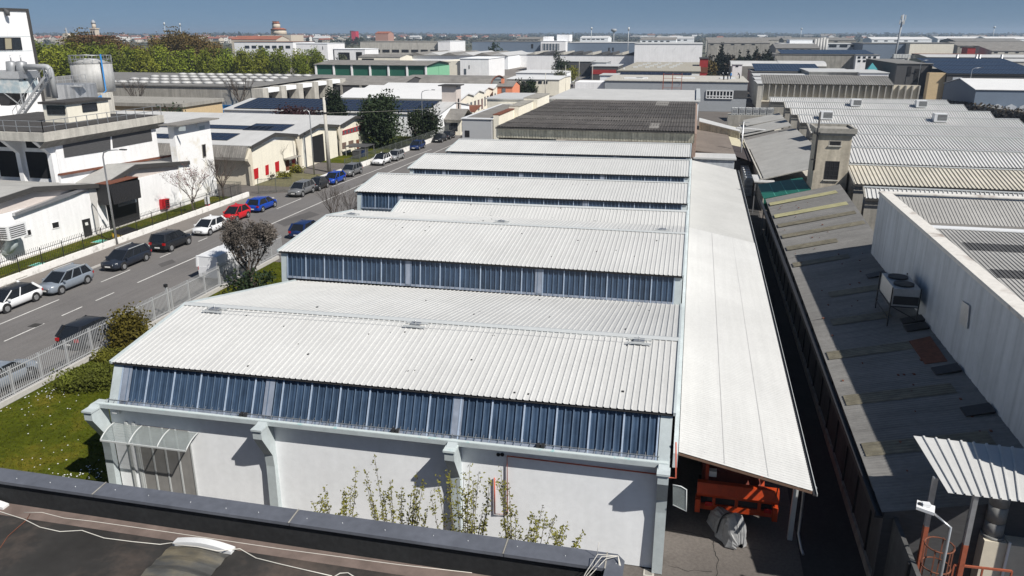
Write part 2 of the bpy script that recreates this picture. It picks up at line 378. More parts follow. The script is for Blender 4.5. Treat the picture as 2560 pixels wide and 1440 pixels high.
# vents / fall-arrest plates on the ridges
def ridge_vent(x,y,lab):
    i=min(range(6),key=lambda k:abs(SH[k][2]-y)); ey,ez,ry,rz,ny,nz,xl,tl,_=SH[i]
    z=rz+zt(x,tl)-.12*(ey<y<ry)*0; z0=rz-(rz-ez)/(ry-ey)*(ry-y)+zt(x,tl)+.05 if y<ry else rz-(rz-nz)/(ny-ry)*(y-ry)+zt(x,tl)+.05
    t=thing('roof_anchor',lab,'roof fitting',(x,y,z0),0,'small metal fittings beside the shed ridges')
    q=B()
    for dy in (-.22,.22): q.box(x-.5,y+dy-.035,z0,x+.5,y+dy+.035,z0+.07)
    q.build('rail',GREYMET,t)
    q=B(); q.box(x-.22,y-.17,z0+.03,x+.22,y+.17,z0+.12); q.build('plate',GALV,t)
    q=B(); q.cyl(x,y,z0+.12,z0+.26,.035,.03,8); q.build('eyelet',GALV,t)
for (px,py,sh,lab) in ((535,771,0,'metal fitting at the left end of the nearest shed ridge'),(1040,811,0,'metal fitting with an amber eye at the middle of the nearest shed ridge'),(1598,857,0,'metal fitting near the right end of the nearest shed ridge'),
   (868,544,1,'metal fitting at the left end of the second shed ridge'),(1245,566,1,'metal fitting at the middle of the second shed ridge'),(1655,586,1,'metal fitting at the right end of the second shed ridge'),
   (1050,501,2,'metal fitting at the left end of the third, narrower shed ridge')):
    p=G(px,py,SH[sh][3]-.1); ridge_vent(p.x,SH[sh][2]-(.55 if sh==0 else -.6),lab)
# thin cable between ridge anchors of the nearest shed
b=B(); b.tube([(-21.5,30.2,6.98),(-12,30.25,7.12),(-1,30.3,7.24)],.012,4); tag(b.build('lifeline_cable',GREYMET),'thin steel lifeline strung along the nearest shed ridge','cable')
# long gutter down the right-hand ends
b=B()
b.box(.17,25.6,4.2,.34,97,4.78); g=b.build('valley_gutter',PALEBLUE); tag(g,'long pale grey gutter between shed ends and white lean-to roof','gutter')
# ------------------------------------------------ front wall of the nearest shed
S1=sheds[0]; WY=25.28
def zf(x): return zt(x,.22)
b=B(); b.prism([(-23.2,WY,0),(.05,WY,0),(.05,WY,4.49),(-23.2,WY,4.49-.21)],(0,.3,0)); fw=b.build('front_wall',WWALL,S1)
# gutter beam
b=B(); b.prism([(-23.45,24.84,4.56-.215),(.05,24.84,4.56),(.05,24.84,4.74),(-23.45,24.84,4.74-.215)],(0,.16,0))
b.prism([(-23.45,25.0,4.50-.215),(.05,25.0,4.50),(.05,25.0,4.62),(-23.45,25.0,4.62-.215)],(0,.7,0))
b.build('eaves_gutter',[PALEBLUE],S1)
b=B(); b.prism([(-23.4,24.85,4.742-.215),(0,24.85,4.742),(0,24.85,4.762),(-23.4,24.85,4.762-.215)],(0,.14,0)); b.build('gutter_lip',TEAL,S1)
for x,nm in ((-.12,0),(-7.9,1),(-15.75,2),(-23.45,3)):
    z=zf(x); q=B(); w2=.19
    # bracketed frame: foot, shaft, cranked head reaching out under the gutter
    prof=[(25.30,0),(24.99,0),(25.05,2.6),(24.99,3.15),(24.35,4.2),(24.35,4.56),(24.80,4.72),(25.30,4.72)]
    q.prism([(x-w2,y,zz+(z if zz>1 else 0)) for y,zz in prof],(2*w2,0,0)); c=q.build('frame_pillar',PALEBLUE,S1)
    q=B(); q.box(x-w2-.04,24.29,4.56+z,x+w2+.04,24.80,4.64+z); q.build('bracket_cap',TEAL if nm==1 else PALEBLUE,c)
panes(S1,-22.55,-.42,25.12,4.66,25.84,6.20,.22,[-7.9,-15.75,-22.3],True)
for x in (-23.0,-.36):
    b=B(); b.prism([(x,25.04,4.60+zf(x)),(x,25.78,6.20+zf(x)),(x,26.2,6.20+zf(x)),(x,25.8,4.60+zf(x))],(.42,0,0)); b.build('end_frame',PALEBLUE,S1)
# row of snow-guard hooks in the gutter
b=B()
x=-23
while x<-.3:
    z=zf(x); b.bar((x,25.24,4.92+z),(x,24.98,4.76+z),.014,.014); x+=.3
for f_ in (.45,):
    b.bar((-23.1,25.24-.26*f_,4.92-.16*f_-.21),(-.3,25.24-.26*f_,4.92-.16*f_),.018,.018)
b.build('leaf_guard',GALV,S1)
for px,py in ((601,1032),(984,1075),(1349,1113)):
    p=PY(px,py,24.9); q=B(); q.box(p.x-.14,24.98,4.62+zf(p.x),p.x-.02,25.18,4.88+zf(p.x)); q.box(p.x+.03,24.98,4.62+zf(p.x),p.x+.15,25.18,4.88+zf(p.x)); q.build('downpipe_hopper',DARKMET,S1)
# doorway with metal shutters at the left
dl=PY(317,1100,WY).x; dr=PY(476,1100,WY).x
b=B(); b.box(dl+.6,WY-.03,0,dr,WY-.002,3.5); door=b.build('door',mat('grey_folding_door',(.26,.255,.245),.6,0,.12,2,streak=.15),S1)
b=B()
for k in range(5):
    x=dl+.6+(dr-dl-.6)*k/4; b.box(x-.035,WY-.06,0,x+.035,WY-.03,3.5)
b.build('door_stile',GREYMET,door)
b=B(); b.box(dl+.1,WY-.10,0,dl+.22,WY-.002,3.6); b.box(dl+.44,WY-.08,0,dl+.56,WY-.002,3.6); b.build('downpipe',GREYMET,S1)
# arched polycarbonate door canopy
c0=PY(265,1092,24.4); c1=PY(490,1110,24.4)
cn=thing('door_canopy','arched translucent canopy over the grey door in the white front wall','canopy',((c0.x+c1.x)/2,24.9,3.1))
xa,xb=-23.05,-19.05
arc=[(WY-.02-.92*(k/8.), 3.46-.34*(k/8.)**2.2) for k in range(9)]
FROST=mat('frosted_polycarbonate',(.33,.37,.37),.25,0,.15,2,alpha=.36)
q=B()
for k in range(8):
    (y0,z0),(y1,z1)=arc[k],arc[k+1]; q.prism([(xa,y0,z0),(xb,y0,z0),(xb,y1,z1),(xa,y1,z1)],(0,0,.012))
q.build('sheet',FROST,cn)
for k in range(4):
    x=xa+(xb-xa)*k/3; q=B(); q.tube([(x,y,z+.02) for y,z in arc],.03,6); q.build('rib',GREYMET,cn)
q=B(); q.bar((xa,arc[-1][0],arc[-1][1]),(xb,arc[-1][0],arc[-1][1]),.05,.06); q.build('front_rail',GREYMET,cn)
# floodlight and sprinkler pipes on the wall
p=PY(283,1030,24.9); fl=thing('floodlight','small white floodlight under the gutter at the left corner','lamp',(p.x,WY-.2,p.z))
q=B(); q.box(p.x-.11,WY-.34,p.z-.09,p.x+.11,WY-.12,p.z+.09); q.build('housing',WHITEMET,fl); q=B(); q.bar((p.x,WY-.01,p.z-.25),(p.x,WY-.15,p.z),.05); q.build('arm',GREYMET,fl)
REDPIPE=mat('red_gas_pipe',(.50,.12,.075),.5,0,.1,6)
def wp(px,py): p=PY(px,py,WY-.07); return (p.x,WY-.07,p.z)
b=B(); 
b.tube([wp(1690,1106),wp(1690,1195),wp(1660,1193),wp(1648,1180)],.03,6)
b.tube([wp(1648,1186),wp(1268,1140),wp(1268,1286),wp(1237,1285),wp(1236,1195)],.03,6)
tag(b.build('gas_pipe',REDPIPE),'thin red gas pipe running along the top of the white wall and down','pipe')
for px in (1246,1256):
    p=PY(px,1136,WY); q=B(); q.tube([(p.x,WY-.03,p.z),(p.x,WY+.02,p.z)],.075,12); q.build('vent_hole',BLACK,S1)
# curved panel sticking out from the right pillar
b=B(); p0=PY(1682,1212,24.9);p1=PY(1716,1224,24.9);p2=PY(1716,1278,24.9);p3=PY(1682,1262,24.9)
b.prism([p0,p1,p2,p3],(0,.02,0)); g=b.build('side_awning',FROST)
tag(g,'small curved translucent side awning on the corner pillar by the lean-to','awning')
b=B(); b.tube([p0,p0.lerp(p1,.6)+Vector((0,0,.05)),p1,p2,p3],.025,5); b.build('frame',GREYMET,g)
# ================================================================== white lean-to roof along the right side
ln=thing('lean_to','long white corrugated lean-to roof sloping from the sheds to the alley','lean-to',(2.6,60,0))
def lz(x): return 4.72-(x-.36)*.205
LX0,LX1=.36,5.08
b=B(); b.sheet((LX1,25.85,lz(LX1)),(LX1+.3,61.2,lz(LX1)),(LX0,61.2,lz(LX0)),(LX0,25.85,lz(LX0)),.18,.03,'wave'); r1=b.build('roof',WROOF,ln)
b=B(); b.sheet((LX1+.28,61.25,lz(LX1)-.06),(LX1+.45,96.5,lz(LX1)-.06),(LX0,96.5,lz(LX0)-.06),(LX0,61.25,lz(LX0)-.06),.30,.04,'wave'); r2=b.build('roof',mat('dulled_white_sheet_roof',(.43,.43,.415),.6,0,.06,4,.1,.3),ln,label='greyer far stretch of the lean-to roof')
b=B()
for (ya,yb2) in ((25.8,61.2),(61.3,96.5)):
    b.bar((LX1+.09+.3*(ya-25.8)/35,ya,lz(LX1)-.15),(LX1+.09+.3*(yb2-25.8)/35,yb2,lz(LX1)-.15),.13,.05)
b.build('gutter',DARKMET,ln)
b=B()
for (ya,yb2) in ((25.8,61.2),(61.3,96.5)): b.bar((LX1+.165+.3*(ya-25.8)/35,ya,lz(LX1)-.12),(LX1+.165+.3*(yb2-25.8)/35,yb2,lz(LX1)-.12),.025,.10)
b.build('gutter_lip',GREYMET,ln)
b=B(); b.prism([(LX0,25.86,lz(LX0)-.05),(LX1,25.86,lz(LX1)-.05),(LX1,25.86,lz(LX1)-.14),(LX0,25.86,lz(LX0)-.14)],(0,.05,0)); b.build('edge_board',mat('old_timber_edge',(.16,.10,.07),.9,0,.2,6),ln)
b=B(); b.box(.16,42,0,.30,97,4.6); b.build('side_wall',WWALL,ln)
for y in (28.3,39,50,61,72,83,94):
    q=B(); q.box(LX1-.22,y-.1,0,LX1-.04,y+.1,lz(LX1)-.1); q.box(LX0+.3,y-.09,lz(LX1)-.30,LX1,y+.09,lz(LX1)-.14); q.build('post',GREYMET,ln)
q=B(); q.tube([(5.28,26.4,lz(LX1)-.2),(5.2,28.0,lz(LX1)-.7),(5.2,28.0,.5),(5.3,27.6,.1),(5.35,27.3,.06)],.055,8); q.build('downpipe',GALV,ln)
# fixing screws in three lines
b=B()
for k in range(3):
    x=LX0+(LX1-LX0)*(.2+.3*k)
    y=26.3
    while y<60: b.box(x-.016,y-.016,lz(x)+.005,x+.016,y+.016,lz(x)+.045); y+=.9
b.build('roof_screws',GREYMET,r1)
for xx in (2.0,3.55):
    q=B(); q.prism([(xx,25.9,lz(xx)+.034),(xx+.02,25.9,lz(xx)+.034),(xx+.02+.12,61.1,lz(xx)+.034),(xx+.12,61.1,lz(xx)+.034)],(0,0,.004)); q.build('sheet_lap',WROOF2,r1)

rr5=random.Random(31); q=B()
for k in range(70):
    i=rr5.choice([0,0,0,1,1,2,3]); ey,ez,ry,rz,ny,nz,xl,tl,_=SH[i]; x=rr5.uniform(xl+1,-1); f=rr5.random(); 
    if rr5.random()<.6: y=ey+(ry-ey)*f; z=ez+(rz-ez)*f
    else: y=ry+(ny-ry)*f; z=rz+(nz-rz)*f
    h=rr5.uniform(.015,.05); z+=zt(x,tl); q.box(x-h,y-h,z+.004,x+h,y+h*rr5.uniform(1,2),z+.03)
tag(q.build('debris',DARKMET),'small dark leaves and debris lying on the white shed roofs','debris',kind='stuff')
# ================================================================== foreground roof with parapet
own=thing('flat_roof_building','dark felt flat roof with a metal-capped parapet in the foreground','flat-roofed building',(-15,10,0))
RZ=6.15; PYI=15.95
b=B(); b.box(-45,-6,0,-.95,16.35,RZ-.012); b.build('wall',CONC,own)
b=B(); b.face([(-45,-6,RZ),(-1.2,-6,RZ),(-1.2,PYI,RZ),(-45,PYI,RZ)]); b.face([(-45,15.3,RZ+.006),(-3.,15.5,RZ+.006),(-1.3,PYI-.02,RZ+.03),(-45,PYI-.02,RZ+.03)],1)
ownroof=b.build('roof',[FELTBROWN,BROWNDUST],own)
b=B(); b.box(-45,PYI,RZ,-.95,16.37,6.92); b.box(-1.32,12,RZ,-.95,PYI,6.92); b.build('parapet_upstand',PARFACE,own)
xs=[-45,-33,-27.2,-21.4,-15.6,-9.6,-3.8]
for i,x in enumerate(xs):
    x2=xs[i+1]-.02 if i<len(xs)-1 else -1.3
    q=B(); q.prism([(x,PYI-.09,6.95),(x,16.42,6.99),(x,16.42,6.90),(x,16.40,6.90),(x,16.40,6.93),(x,PYI-.06,6.92),(x,PYI-.06,6.86),(x,PYI-.09,6.86)],(x2-x,0,0)); q.build('coping',CAPMET,own)
    q=B(); q.prism([(x2-.02,PYI-.10,6.955),(x2-.02,16.43,6.995),(x2-.02,16.43,7.005),(x2-.02,PYI-.10,6.965)],(.035,0,0)); q.build('coping_joint',CONC,own)
q=B(); q.prism([(-1.32,PYI-.5,6.95),(-.86,PYI-.5,6.97),(-.86,16.2,6.985),(-1.05,16.42,6.99),(-1.3,16.42,6.99),(-1.3,PYI-.09,6.95)],(0,0,-.05)); q.prism([(-1.36,12,6.95),(-.88,12,6.95),(-.88,PYI-.5,6.95),(-1.36,PYI-.5,6.95)],(0,0,-.04)); q.build('coping',CAPMET,own,label='corner piece of the parapet coping')
b=B()
for k in range(26):
    x=-30+k*1.15+rnd.uniform(-.2,.2); b.cyl(x,16.05+rnd.uniform(0,.15),6.955,6.99,.022,.016,6)
b.build('coping_screws',GALV,own)
# three barrel rooflights
OLDPC=mat('aged_rooflight_sheet',(.085,.085,.08),.55,0,.4,3,.35,1,stretch=(.3,1,1),col2=(.15,.13,.09),cov=.55)
for k,(x0,x1,lab) in enumerate(((-20.3,-18.55,'aged barrel rooflight at the left edge of the foreground roof'),(-12.78,-11.05,'aged barrel rooflight with white end flashing in the middle of the foreground roof'),(-5.85,-4.1,'aged barrel rooflight cut off by the bottom of the foreground roof'))):
    yb=15.5 if k==1 else (15.85 if k==0 else 15.25); t=thing('rooflight',lab,'rooflight',((x0+x1)/2,13,RZ),0,'rooflights on the foreground roof')
    q=B(); N=10
    arc=[(x0+(x1-x0)*i/N, RZ+.03+.12*math.sin(math.pi*i/N)) for i in range(N+1)]
    ny=30
    k0=len(q.v)
    for j in range(ny+1):
        y=yb-.3-6*j/ny; o_=.05*(1 if j%2 else 0)
        q.v+= [(x,y,z+o_*(1-.2*(j%4>1))) for x,z in arc]
    for j in range(ny):
        for i in range(N): 
            a=k0+j*(N+1)+i; q.f.append((a,a+N+1,a+N+2,a+1)); q.m.append(0); q.smooth.append(False)
    q.build('sheet',OLDPC,t)
    q=B(); arc2=[(x,z+.06) for x,z in arc]
    q.prism([(x,yb,z) for x,z in arc2]+[(x1,yb,RZ),(x0,yb,RZ)],(0,-.22,0)); q.build('end_flashing',WHITEMET,t)
# cables
def gz(px,py,z=RZ+.03): p=G(px,py,z); return (p.x,p.y,z)
b=B(); pts=[gz(*p) for p in ((-40,1268),(0,1279),(60,1298),(100,1318),(150,1329),(205,1326),(260,1345),(330,1354),(400,1361),(430,1357))]
pts+=[(G(450,1345,6.5).x,15.1,RZ+.2),(-11.9,15.12,RZ+.22),(-11.3,15.1,RZ+.2),gz(600,1372),gz(640,1395),gz(700,1410),gz(760,1424),gz(830,1440)]
b.tube(pts,.014,5); tag(b.build('cable',CABLE),'pale cable snaking over the felt roof and the middle rooflight','cable')
b=B(); b.tube([gz(*p) for p in ((60,1281),(105,1281),(160,1295),(230,1303),(420,1330),(700,1372),(1000,1412),(1180,1432))],.01,5); tag(b.build('cable',CABLE),'thin cable lying along the foot of the dark parapet','cable')
b=B(); b.tube([gz(*p) for p in ((75,1285),(66,1300),(20,1340),(-10,1385))],.011,5); tag(b.build('cable',RUSTD),'short rusty cable dropping to the left edge of the felt roof','cable')
b=B(); b.tube([gz(835,1442),gz(850,1433),gz(870,1432),gz(890,1445)],.014,5); tag(b.build('cable',CABLE),'small loop of white cable at the bottom of the felt roof','cable')
b=B(); z=6.99
for s_ in range(3):
    pts=[(-1.9-.05*s_,15.4,RZ+.05),(-1.75,15.7,RZ+.5+.1*s_),(-1.3-.1*s_,16.0,7.12+.05*s_),(-1.02,16.2,7.1),(-.95+.03*s_,15.9,6.9),(-1.0,15.3,7.0)]
    b.tube(pts,.012,5)
b.tube([(-1.55,16.2,6.98),(-1.5,16.2,7.42)],.008,4)
tag(b.build('cable_bundle',CABLE),'loose cables and a thin aerial looped over the parapet corner','cables')
# ================================================================== yard things
t=thing('drain_cover','square white-framed drain cover beside the corner pillar foot','drain cover',(-.6,25.0,-.02))
p=G(1622,1431); q=B(); q.box(p.x-.2,p.y-.2,-.028,p.x+.2,p.y+.2,-.012); q.build('frame',CONCL,t); q=B(); q.box(p.x-.13,p.y-.13,-.012,p.x+.13,p.y+.13,-.004); q.build('lid',CONC,t)
t.location=(p.x,p.y,-.03)
for ch in t.children:
    ch.data.transform(Matrix.Translation((-.6-p.x,25.0-p.y,.01)))
b=B()  # cracks in the asphalt
def crack(pts,w=.028):
    P=[G(*p) for p in pts]; P2=[]
    for a,c in zip(P,P[1:]):
        for k in range(4): P2.append(a.lerp(c,k/4)+Vector((rnd.uniform(-.05,.05),rnd.uniform(-.05,.05),0)))
    P2.append(P[-1])
    for a,c in zip(P2,P2[1:]):
        d=(c-a).normalized(); n_=Vector((-d.y,d.x,0))*w*rnd.uniform(.3,.7)
        b.face([(a.x-n_.x,a.y-n_.y,-.024),(c.x-n_.x,c.y-n_.y,-.024),(c.x+n_.x,c.y+n_.y,-.024),(a.x+n_.x,a.y+n_.y,-.024)])
crack([(1680,1322),(1720,1328),(1760,1340),(1785,1352),(1788,1375),(1795,1400),(1790,1440)]); crack([(1785,1352),(1840,1360),(1900,1375)]); crack([(1672,1412),(1720,1425),(1780,1428)])
struct('asphalt_cracks',b,mat('crack_fill',(.03,.028,.026),.95,0,.1,5))
# orange municipal truck backed in under the lean-to
tr=thing('truck','orange tipper truck with a spreader bar parked under the lean-to roof','truck',(2.8,29,0))
b=B(); b.prism([(1.25,28.85,1.12),(1.25,28.72,1.3),(1.25,28.85,1.75),(1.25,29.1,1.75),(1.25,29.1,1.12)],(3.2,0,0)); b.build('spreader_bar',ORANGE,tr)
b=B(); b.box(1.3,29.0,.42,4.35,29.25,.68); b.build('bumper',ORANGE,tr)
b=B(); b.box(1.45,29.12,.68,4.25,29.3,1.15); b.build('underside',BLACK,tr)
b=B(); b.prism([(1.65,29.93,1.95),(1.65,30.22,2.62),(1.65,30.16,2.65),(1.65,29.87,1.97)],(2.1,0,0)); b.build('hopper_opening',BLACK,tr)
for x in (1.9,2.8,3.7): q=B(); q.box(x,28.98,.68,x+.12,29.1,1.12); q.build('hanger',ORANGE,tr)
for x in (1.22,4.27): q=B(); q.box(x,28.75,.4,x+.2,29.2,1.0); q.build('end_plate',ORANGE,tr)
b=B(); b.prism([(1.45,29.3,1.2),(1.45,29.9,1.75),(1.45,30.3,2.75),(1.45,34.5,2.75),(1.45,34.5,1.2)],(2.5,0,0)); b.build('hopper',mat('dark_red_hopper',(.13,.022,.012),.7,0,.2,3),tr)
b=B(); b.box(1.5,30.25,2.7,3.9,34.4,2.85); b.build('hopper_rim',ORANGE,tr)
for x in (1.55,3.75): q=B(); q.prism([(x,29.2,1.7),(x,29.75,2.6),(x,30.1,2.6),(x,29.6,1.7)],(.14,0,0)); q.build('side_arm',ORANGE,tr)
b=B(); b.box(1.7,29.1,.55,3.8,36.5,.95); b.build('chassis',DARKMET,tr)
for x in (1.35,3.6):
    for y in (30.6,35.8):
        q=B(); q.tube([(x,y,.5),(x+.4,y,.5)],.5,16); q.build('wheel',TYRE,tr)
b=B(); b.prism([(1.5,34.8,.9),(1.5,34.8,2.9),(1.5,36.4,2.9),(1.5,37.0,1.8),(1.5,37.0,.9)],(2.4,0,0)); b.build('cab',ORANGE,tr)
for x,z in ((1.62,.62),(3.95,.62)): q=B(); q.box(x,28.96,z,x+.3,29.0,z+.18); q.build('tail_light',TAILG,tr)
q=B(); q.box(1.7,29.35,1.78,2.0,29.62,2.02); q.build('sign_plate',PLATE,tr)
q=B(); q.tube([(4.3,28.85,1.1),(4.35,28.75,2.0),(4.45,28.7,2.1)],.025,5); q.build('hose',DARKMET,tr)
# covered motor scooter
sc_=thing('covered_scooter','scooter wrapped in a grey tarpaulin in front of the orange truck','scooter',(2.5,28.0,0))
ra=R(-62); rr=random.Random(3); b=B(); k0=0
st=[(-1.05,.10,.18),(-.95,.30,.52),(-.72,.38,.74),(-.45,.42,.80),(-.15,.44,.84),(.10,.44,.92),(.32,.46,1.12),(.50,.48,1.30),(.66,.44,1.26),(.80,.40,.98),(.95,.34,.62),(1.05,.16,.2)]
NA=23
def sxy(x,y): return (2.50+x*math.cos(ra)-y*math.sin(ra),28.1+x*math.sin(ra)+y*math.cos(ra))
for (x,hw,hh) in st:
    for j in range(NA):
        t=-1+2*j/(NA-1); a=abs(t)
        y=hw*(math.sin(t*1.45)/math.sin(1.45))*(1+.10*math.sin(7*x+5*t)); z=hh*(1-a**2.6)*(1+.03*math.sin(9*x))+.03
        if a>.95: y*=1.12+.1*math.sin(11*x); z=.02
        z+=.035*math.sin(6*x+9*t)*(1-a); X,Y=sxy(x+rr.uniform(-.035,.035),y+rr.uniform(-.03,.03)); z+=rr.uniform(-.03,.03); b.v.append((X,Y,max(z,.02)))
for i in range(len(st)-1):
    for j in range(NA-1):
        a=i*NA+j; b.f.append((a,a+NA,a+NA+1,a+1)); b.m.append(0); b.smooth.append(False)
cov=b.build('cover',TARP,sc_)
b=B(); pts=[]
for k in range(11):
    t=-1+.2*k; X,Y=sxy(.05,.47*math.sin(t*1.45)/math.sin(1.45)); pts.append((X,Y,.95*(1-abs(t)**2.6)+.04))
b.tube(pts,.03,5); b.build('strap',DARKMET,sc_)
for xw in (-.72,.66):
    a=sxy(xw,-.06); c=sxy(xw,.06); q=B(); q.tube([(a[0],a[1],.27),(c[0],c[1],.27)],.27,14); q.build('wheel',TYRE,sc_)
# ================================================================== alley wall
aw=thing('boundary_wall','precast concrete wall, darkened for shade, with posts along the narrow alley','wall',(6.7,60,0))
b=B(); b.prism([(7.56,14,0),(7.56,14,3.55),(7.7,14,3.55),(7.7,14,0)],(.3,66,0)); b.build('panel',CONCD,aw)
y=15.2
while y<80:
    q=B(); xw_=7.56+.3*(y-14)/66; q.box(xw_-.07,y-.08,0,xw_,y+.08,3.5); q.build('post',DARKMET,aw); y+=2.5
q=B(); q.prism([(7.44,14,0),(7.44,14,.4),(7.55,14,.4),(7.55,14,0)],(.3,66,0)); q.build('footing',CONC,aw)
# ================================================================== grey-roofed warehouse
gh=thing('warehouse','warehouse with a sloping grey sheet roof crossed by yellowed rooflight strips','warehouse',(10,52,0))
def gzr(x): return 3.75+.25*(x-7.2)
b=B(); GY0,GY1=25.0,79.0
b.sheet((7.2,GY0,gzr(7.2)),(7.55,GY1,gzr(7.2)),(14.2,GY1,gzr(14.2)),(12.4,GY0,gzr(12.4)),.19,.02,'wave',0,10)
b.build('roof',GREYROOF,gh)
q=B(); q.box(7.02,GY0,3.52,7.26,GY1,3.60); q.box(6.98,GY0,3.52,7.02,GY1,3.76); q.build('gutter',DARKMET,gh)
q=B(); q.prism([(7.3,GY0+.1,0),(12.4,GY0+.1,0),(12.4,GY0+.1,gzr(12.4)-.05),(7.3,GY0+.1,gzr(7.3)-.05)],(0,.25,0)); q.build('front_wall',DKGREY,gh)
def on_gr(px,py):
    d=ray(px,py); t=(3.75-.25*7.2-CAMZ)/(d.z-.25*d.x); return CAM+d*t
for (a,c,wd,mt) in (((1919,512),(2092,480),.62,YSKY),((1930,543),(2118,508),.62,YSKY),((1940,567),(2138,530),.55,DSKY),((1947,595),(2160,555),.55,DSKY),((1962,624),(2092,600),.55,DSKY),((1976,668),(2120,637),.5,DSKY),((2073,739),(2204,716),.5,DSKY),((2078,808),(2225,785),.5,DSKY),((2058,894),(2276,862),.5,DSKY),((2104,1008),(2381,967),.5,DSKY),((2155,1131),(2474,1090),.52,DSKY)):
    p=on_gr(*a); r=on_gr(*c); y=p.y*.5+r.y*.5; q=B(); x0=max(7.35+.35*(y-25)/54,p.x); x1=min(12.2 if y<52 else 13.6,r.x)
    q.sheet((x0,y-wd,gzr(x0)+.035),(x0,y+wd,gzr(x0)+.035),(x1,y+wd,gzr(x1)+.035),(x1,y-wd,gzr(x1)+.035),.19,.02,'wave',0,4); q.build('rooflight_strip',mt,gh)
for y in (33.5,44,57,68):
    q=B(); q.prism([(7.4,y,gzr(7.4)+.026),(12.2,y,gzr(12.2)+.026),(12.2,y+.04,gzr(12.2)+.026),(7.4,y+.04,gzr(7.4)+.026)],(0,0,.004)); q.build('sheet_lap',OLDROOF,gh)
rr4=random.Random(9); q=B()
for k in range(60):
    xx=rr4.uniform(7.6,12); y=rr4.uniform(27,76); h=rr4.uniform(.02,.06); q.box(xx-h,y-h*1.5,gzr(xx)+.02,xx+h,y+h*1.5,gzr(xx)+.05)
tag(q.build('debris',RUSTD),'small dark debris scattered over the grey sheet roof','debris',kind='stuff')
# ventilator hoods and rusty patch by the white wall
for k,(px,py) in enumerate(((2280,803),(2290,822),(2365,928),(2443,1030),(2190,690))):
    p=on_gr(px,py); q=B(); q.prism([(p.x-.5,p.y-.35,gzr(p.x-.5)+.04),(p.x+.5,p.y-.35,gzr(p.x+.5)+.04),(p.x+.5,p.y-.4,gzr(p.x+.5)+.16),(p.x-.5,p.y-.4,gzr(p.x-.5)+.09)],(0,.8,0)); q.build('roof_hatch',DARKMET,gh)
q=B(); P=[on_gr(*p) for p in ((2272,855),(2325,843),(2368,905),(2312,912))]
q.prism([(p.x,p.y,gzr(p.x)+.03) for p in P],(0,0,.03)); q.build('rusty_patch',RUSTD,gh)
# ================================================================== tall pale sheet building on the right
WX=12.42; WT=9.25
tb=thing('factory_building','tall pale grey sheet-walled building standing over the sloping grey roof','factory building',(20,42,0))
b=B(); b.sheet((WX,23.6,0),(WX,55,0),(WX,55,WT),(WX,23.6,WT),.9,.02,'rib'); b.box(WX+.03,23.6,0,WX+.5,55,WT-.02); b.build('side_wall',SHEETWALL,tb)
b=B(); b.box(WX+.5,54.5,0,40,55,WT-.02); b.build('back_wall',SHEETWALL,tb)
STAIN=mat('stained_white_coping',(.60,.58,.54),.85,0,.12,4,0,.5,col2=(.20,.15,.12),cov=.64)
b=B(); b.box(WX-.06,23.6,WT-.02,WX+.62,55.06,WT+.05); b.box(WX+.62,54.42,WT-.02,40,55.06,WT+.05); b.box(WX-.07,23.6,WT-.14,WX-.01,55.06,WT-.02); b.build('coping',STAIN,tb)
# inner roofs: ribbed slopes with dark strips
xi=WX+.5
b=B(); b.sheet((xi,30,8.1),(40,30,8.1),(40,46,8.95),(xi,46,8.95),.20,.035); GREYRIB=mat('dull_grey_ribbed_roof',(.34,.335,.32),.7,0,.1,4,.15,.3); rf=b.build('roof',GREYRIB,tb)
q=B(); q.prism([(xi,45.9,8.98),(40,45.9,8.98),(40,46.5,8.98),(xi,46.5,8.98)],(0,0,.06)); q.build('ridge_cap',WHITEMET,rf)
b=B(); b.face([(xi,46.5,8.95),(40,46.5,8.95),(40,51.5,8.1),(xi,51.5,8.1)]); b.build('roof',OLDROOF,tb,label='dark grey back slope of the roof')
b=B(); b.sheet((xi,51.4,8.1),(40,51.4,8.1),(40,54.4,9.1),(xi,54.4,9.1),.20,.035); b.build('roof',GREYRIB,tb)
for (ya,yb2) in ((42.3,43.6),(38.2,39.4),(33.8,34.8),(31.2,32)):
    zz=lambda y: 8.1+.85*(y-30)/16+.012
    q=B(); q.sheet((xi+1.2,ya,zz(ya)),(40,ya,zz(ya)),(40,yb2,zz(yb2)),(xi+1.2,yb2,zz(yb2)),.20,.035); q.build('rooflight_strip',mat('dark_rooflight_strip',(.085,.085,.085),.7,0,.25,3) if 'dark_rooflight_strip' not in MATS else MATS['dark_rooflight_strip'],rf)
q=B(); P=pp('x',WX-.03,((2408,752),(2426,765),(2420,822),(2402,808))); q.prism(P,(-.05,0,0)); q.build('repair_plate',GALV,tb)
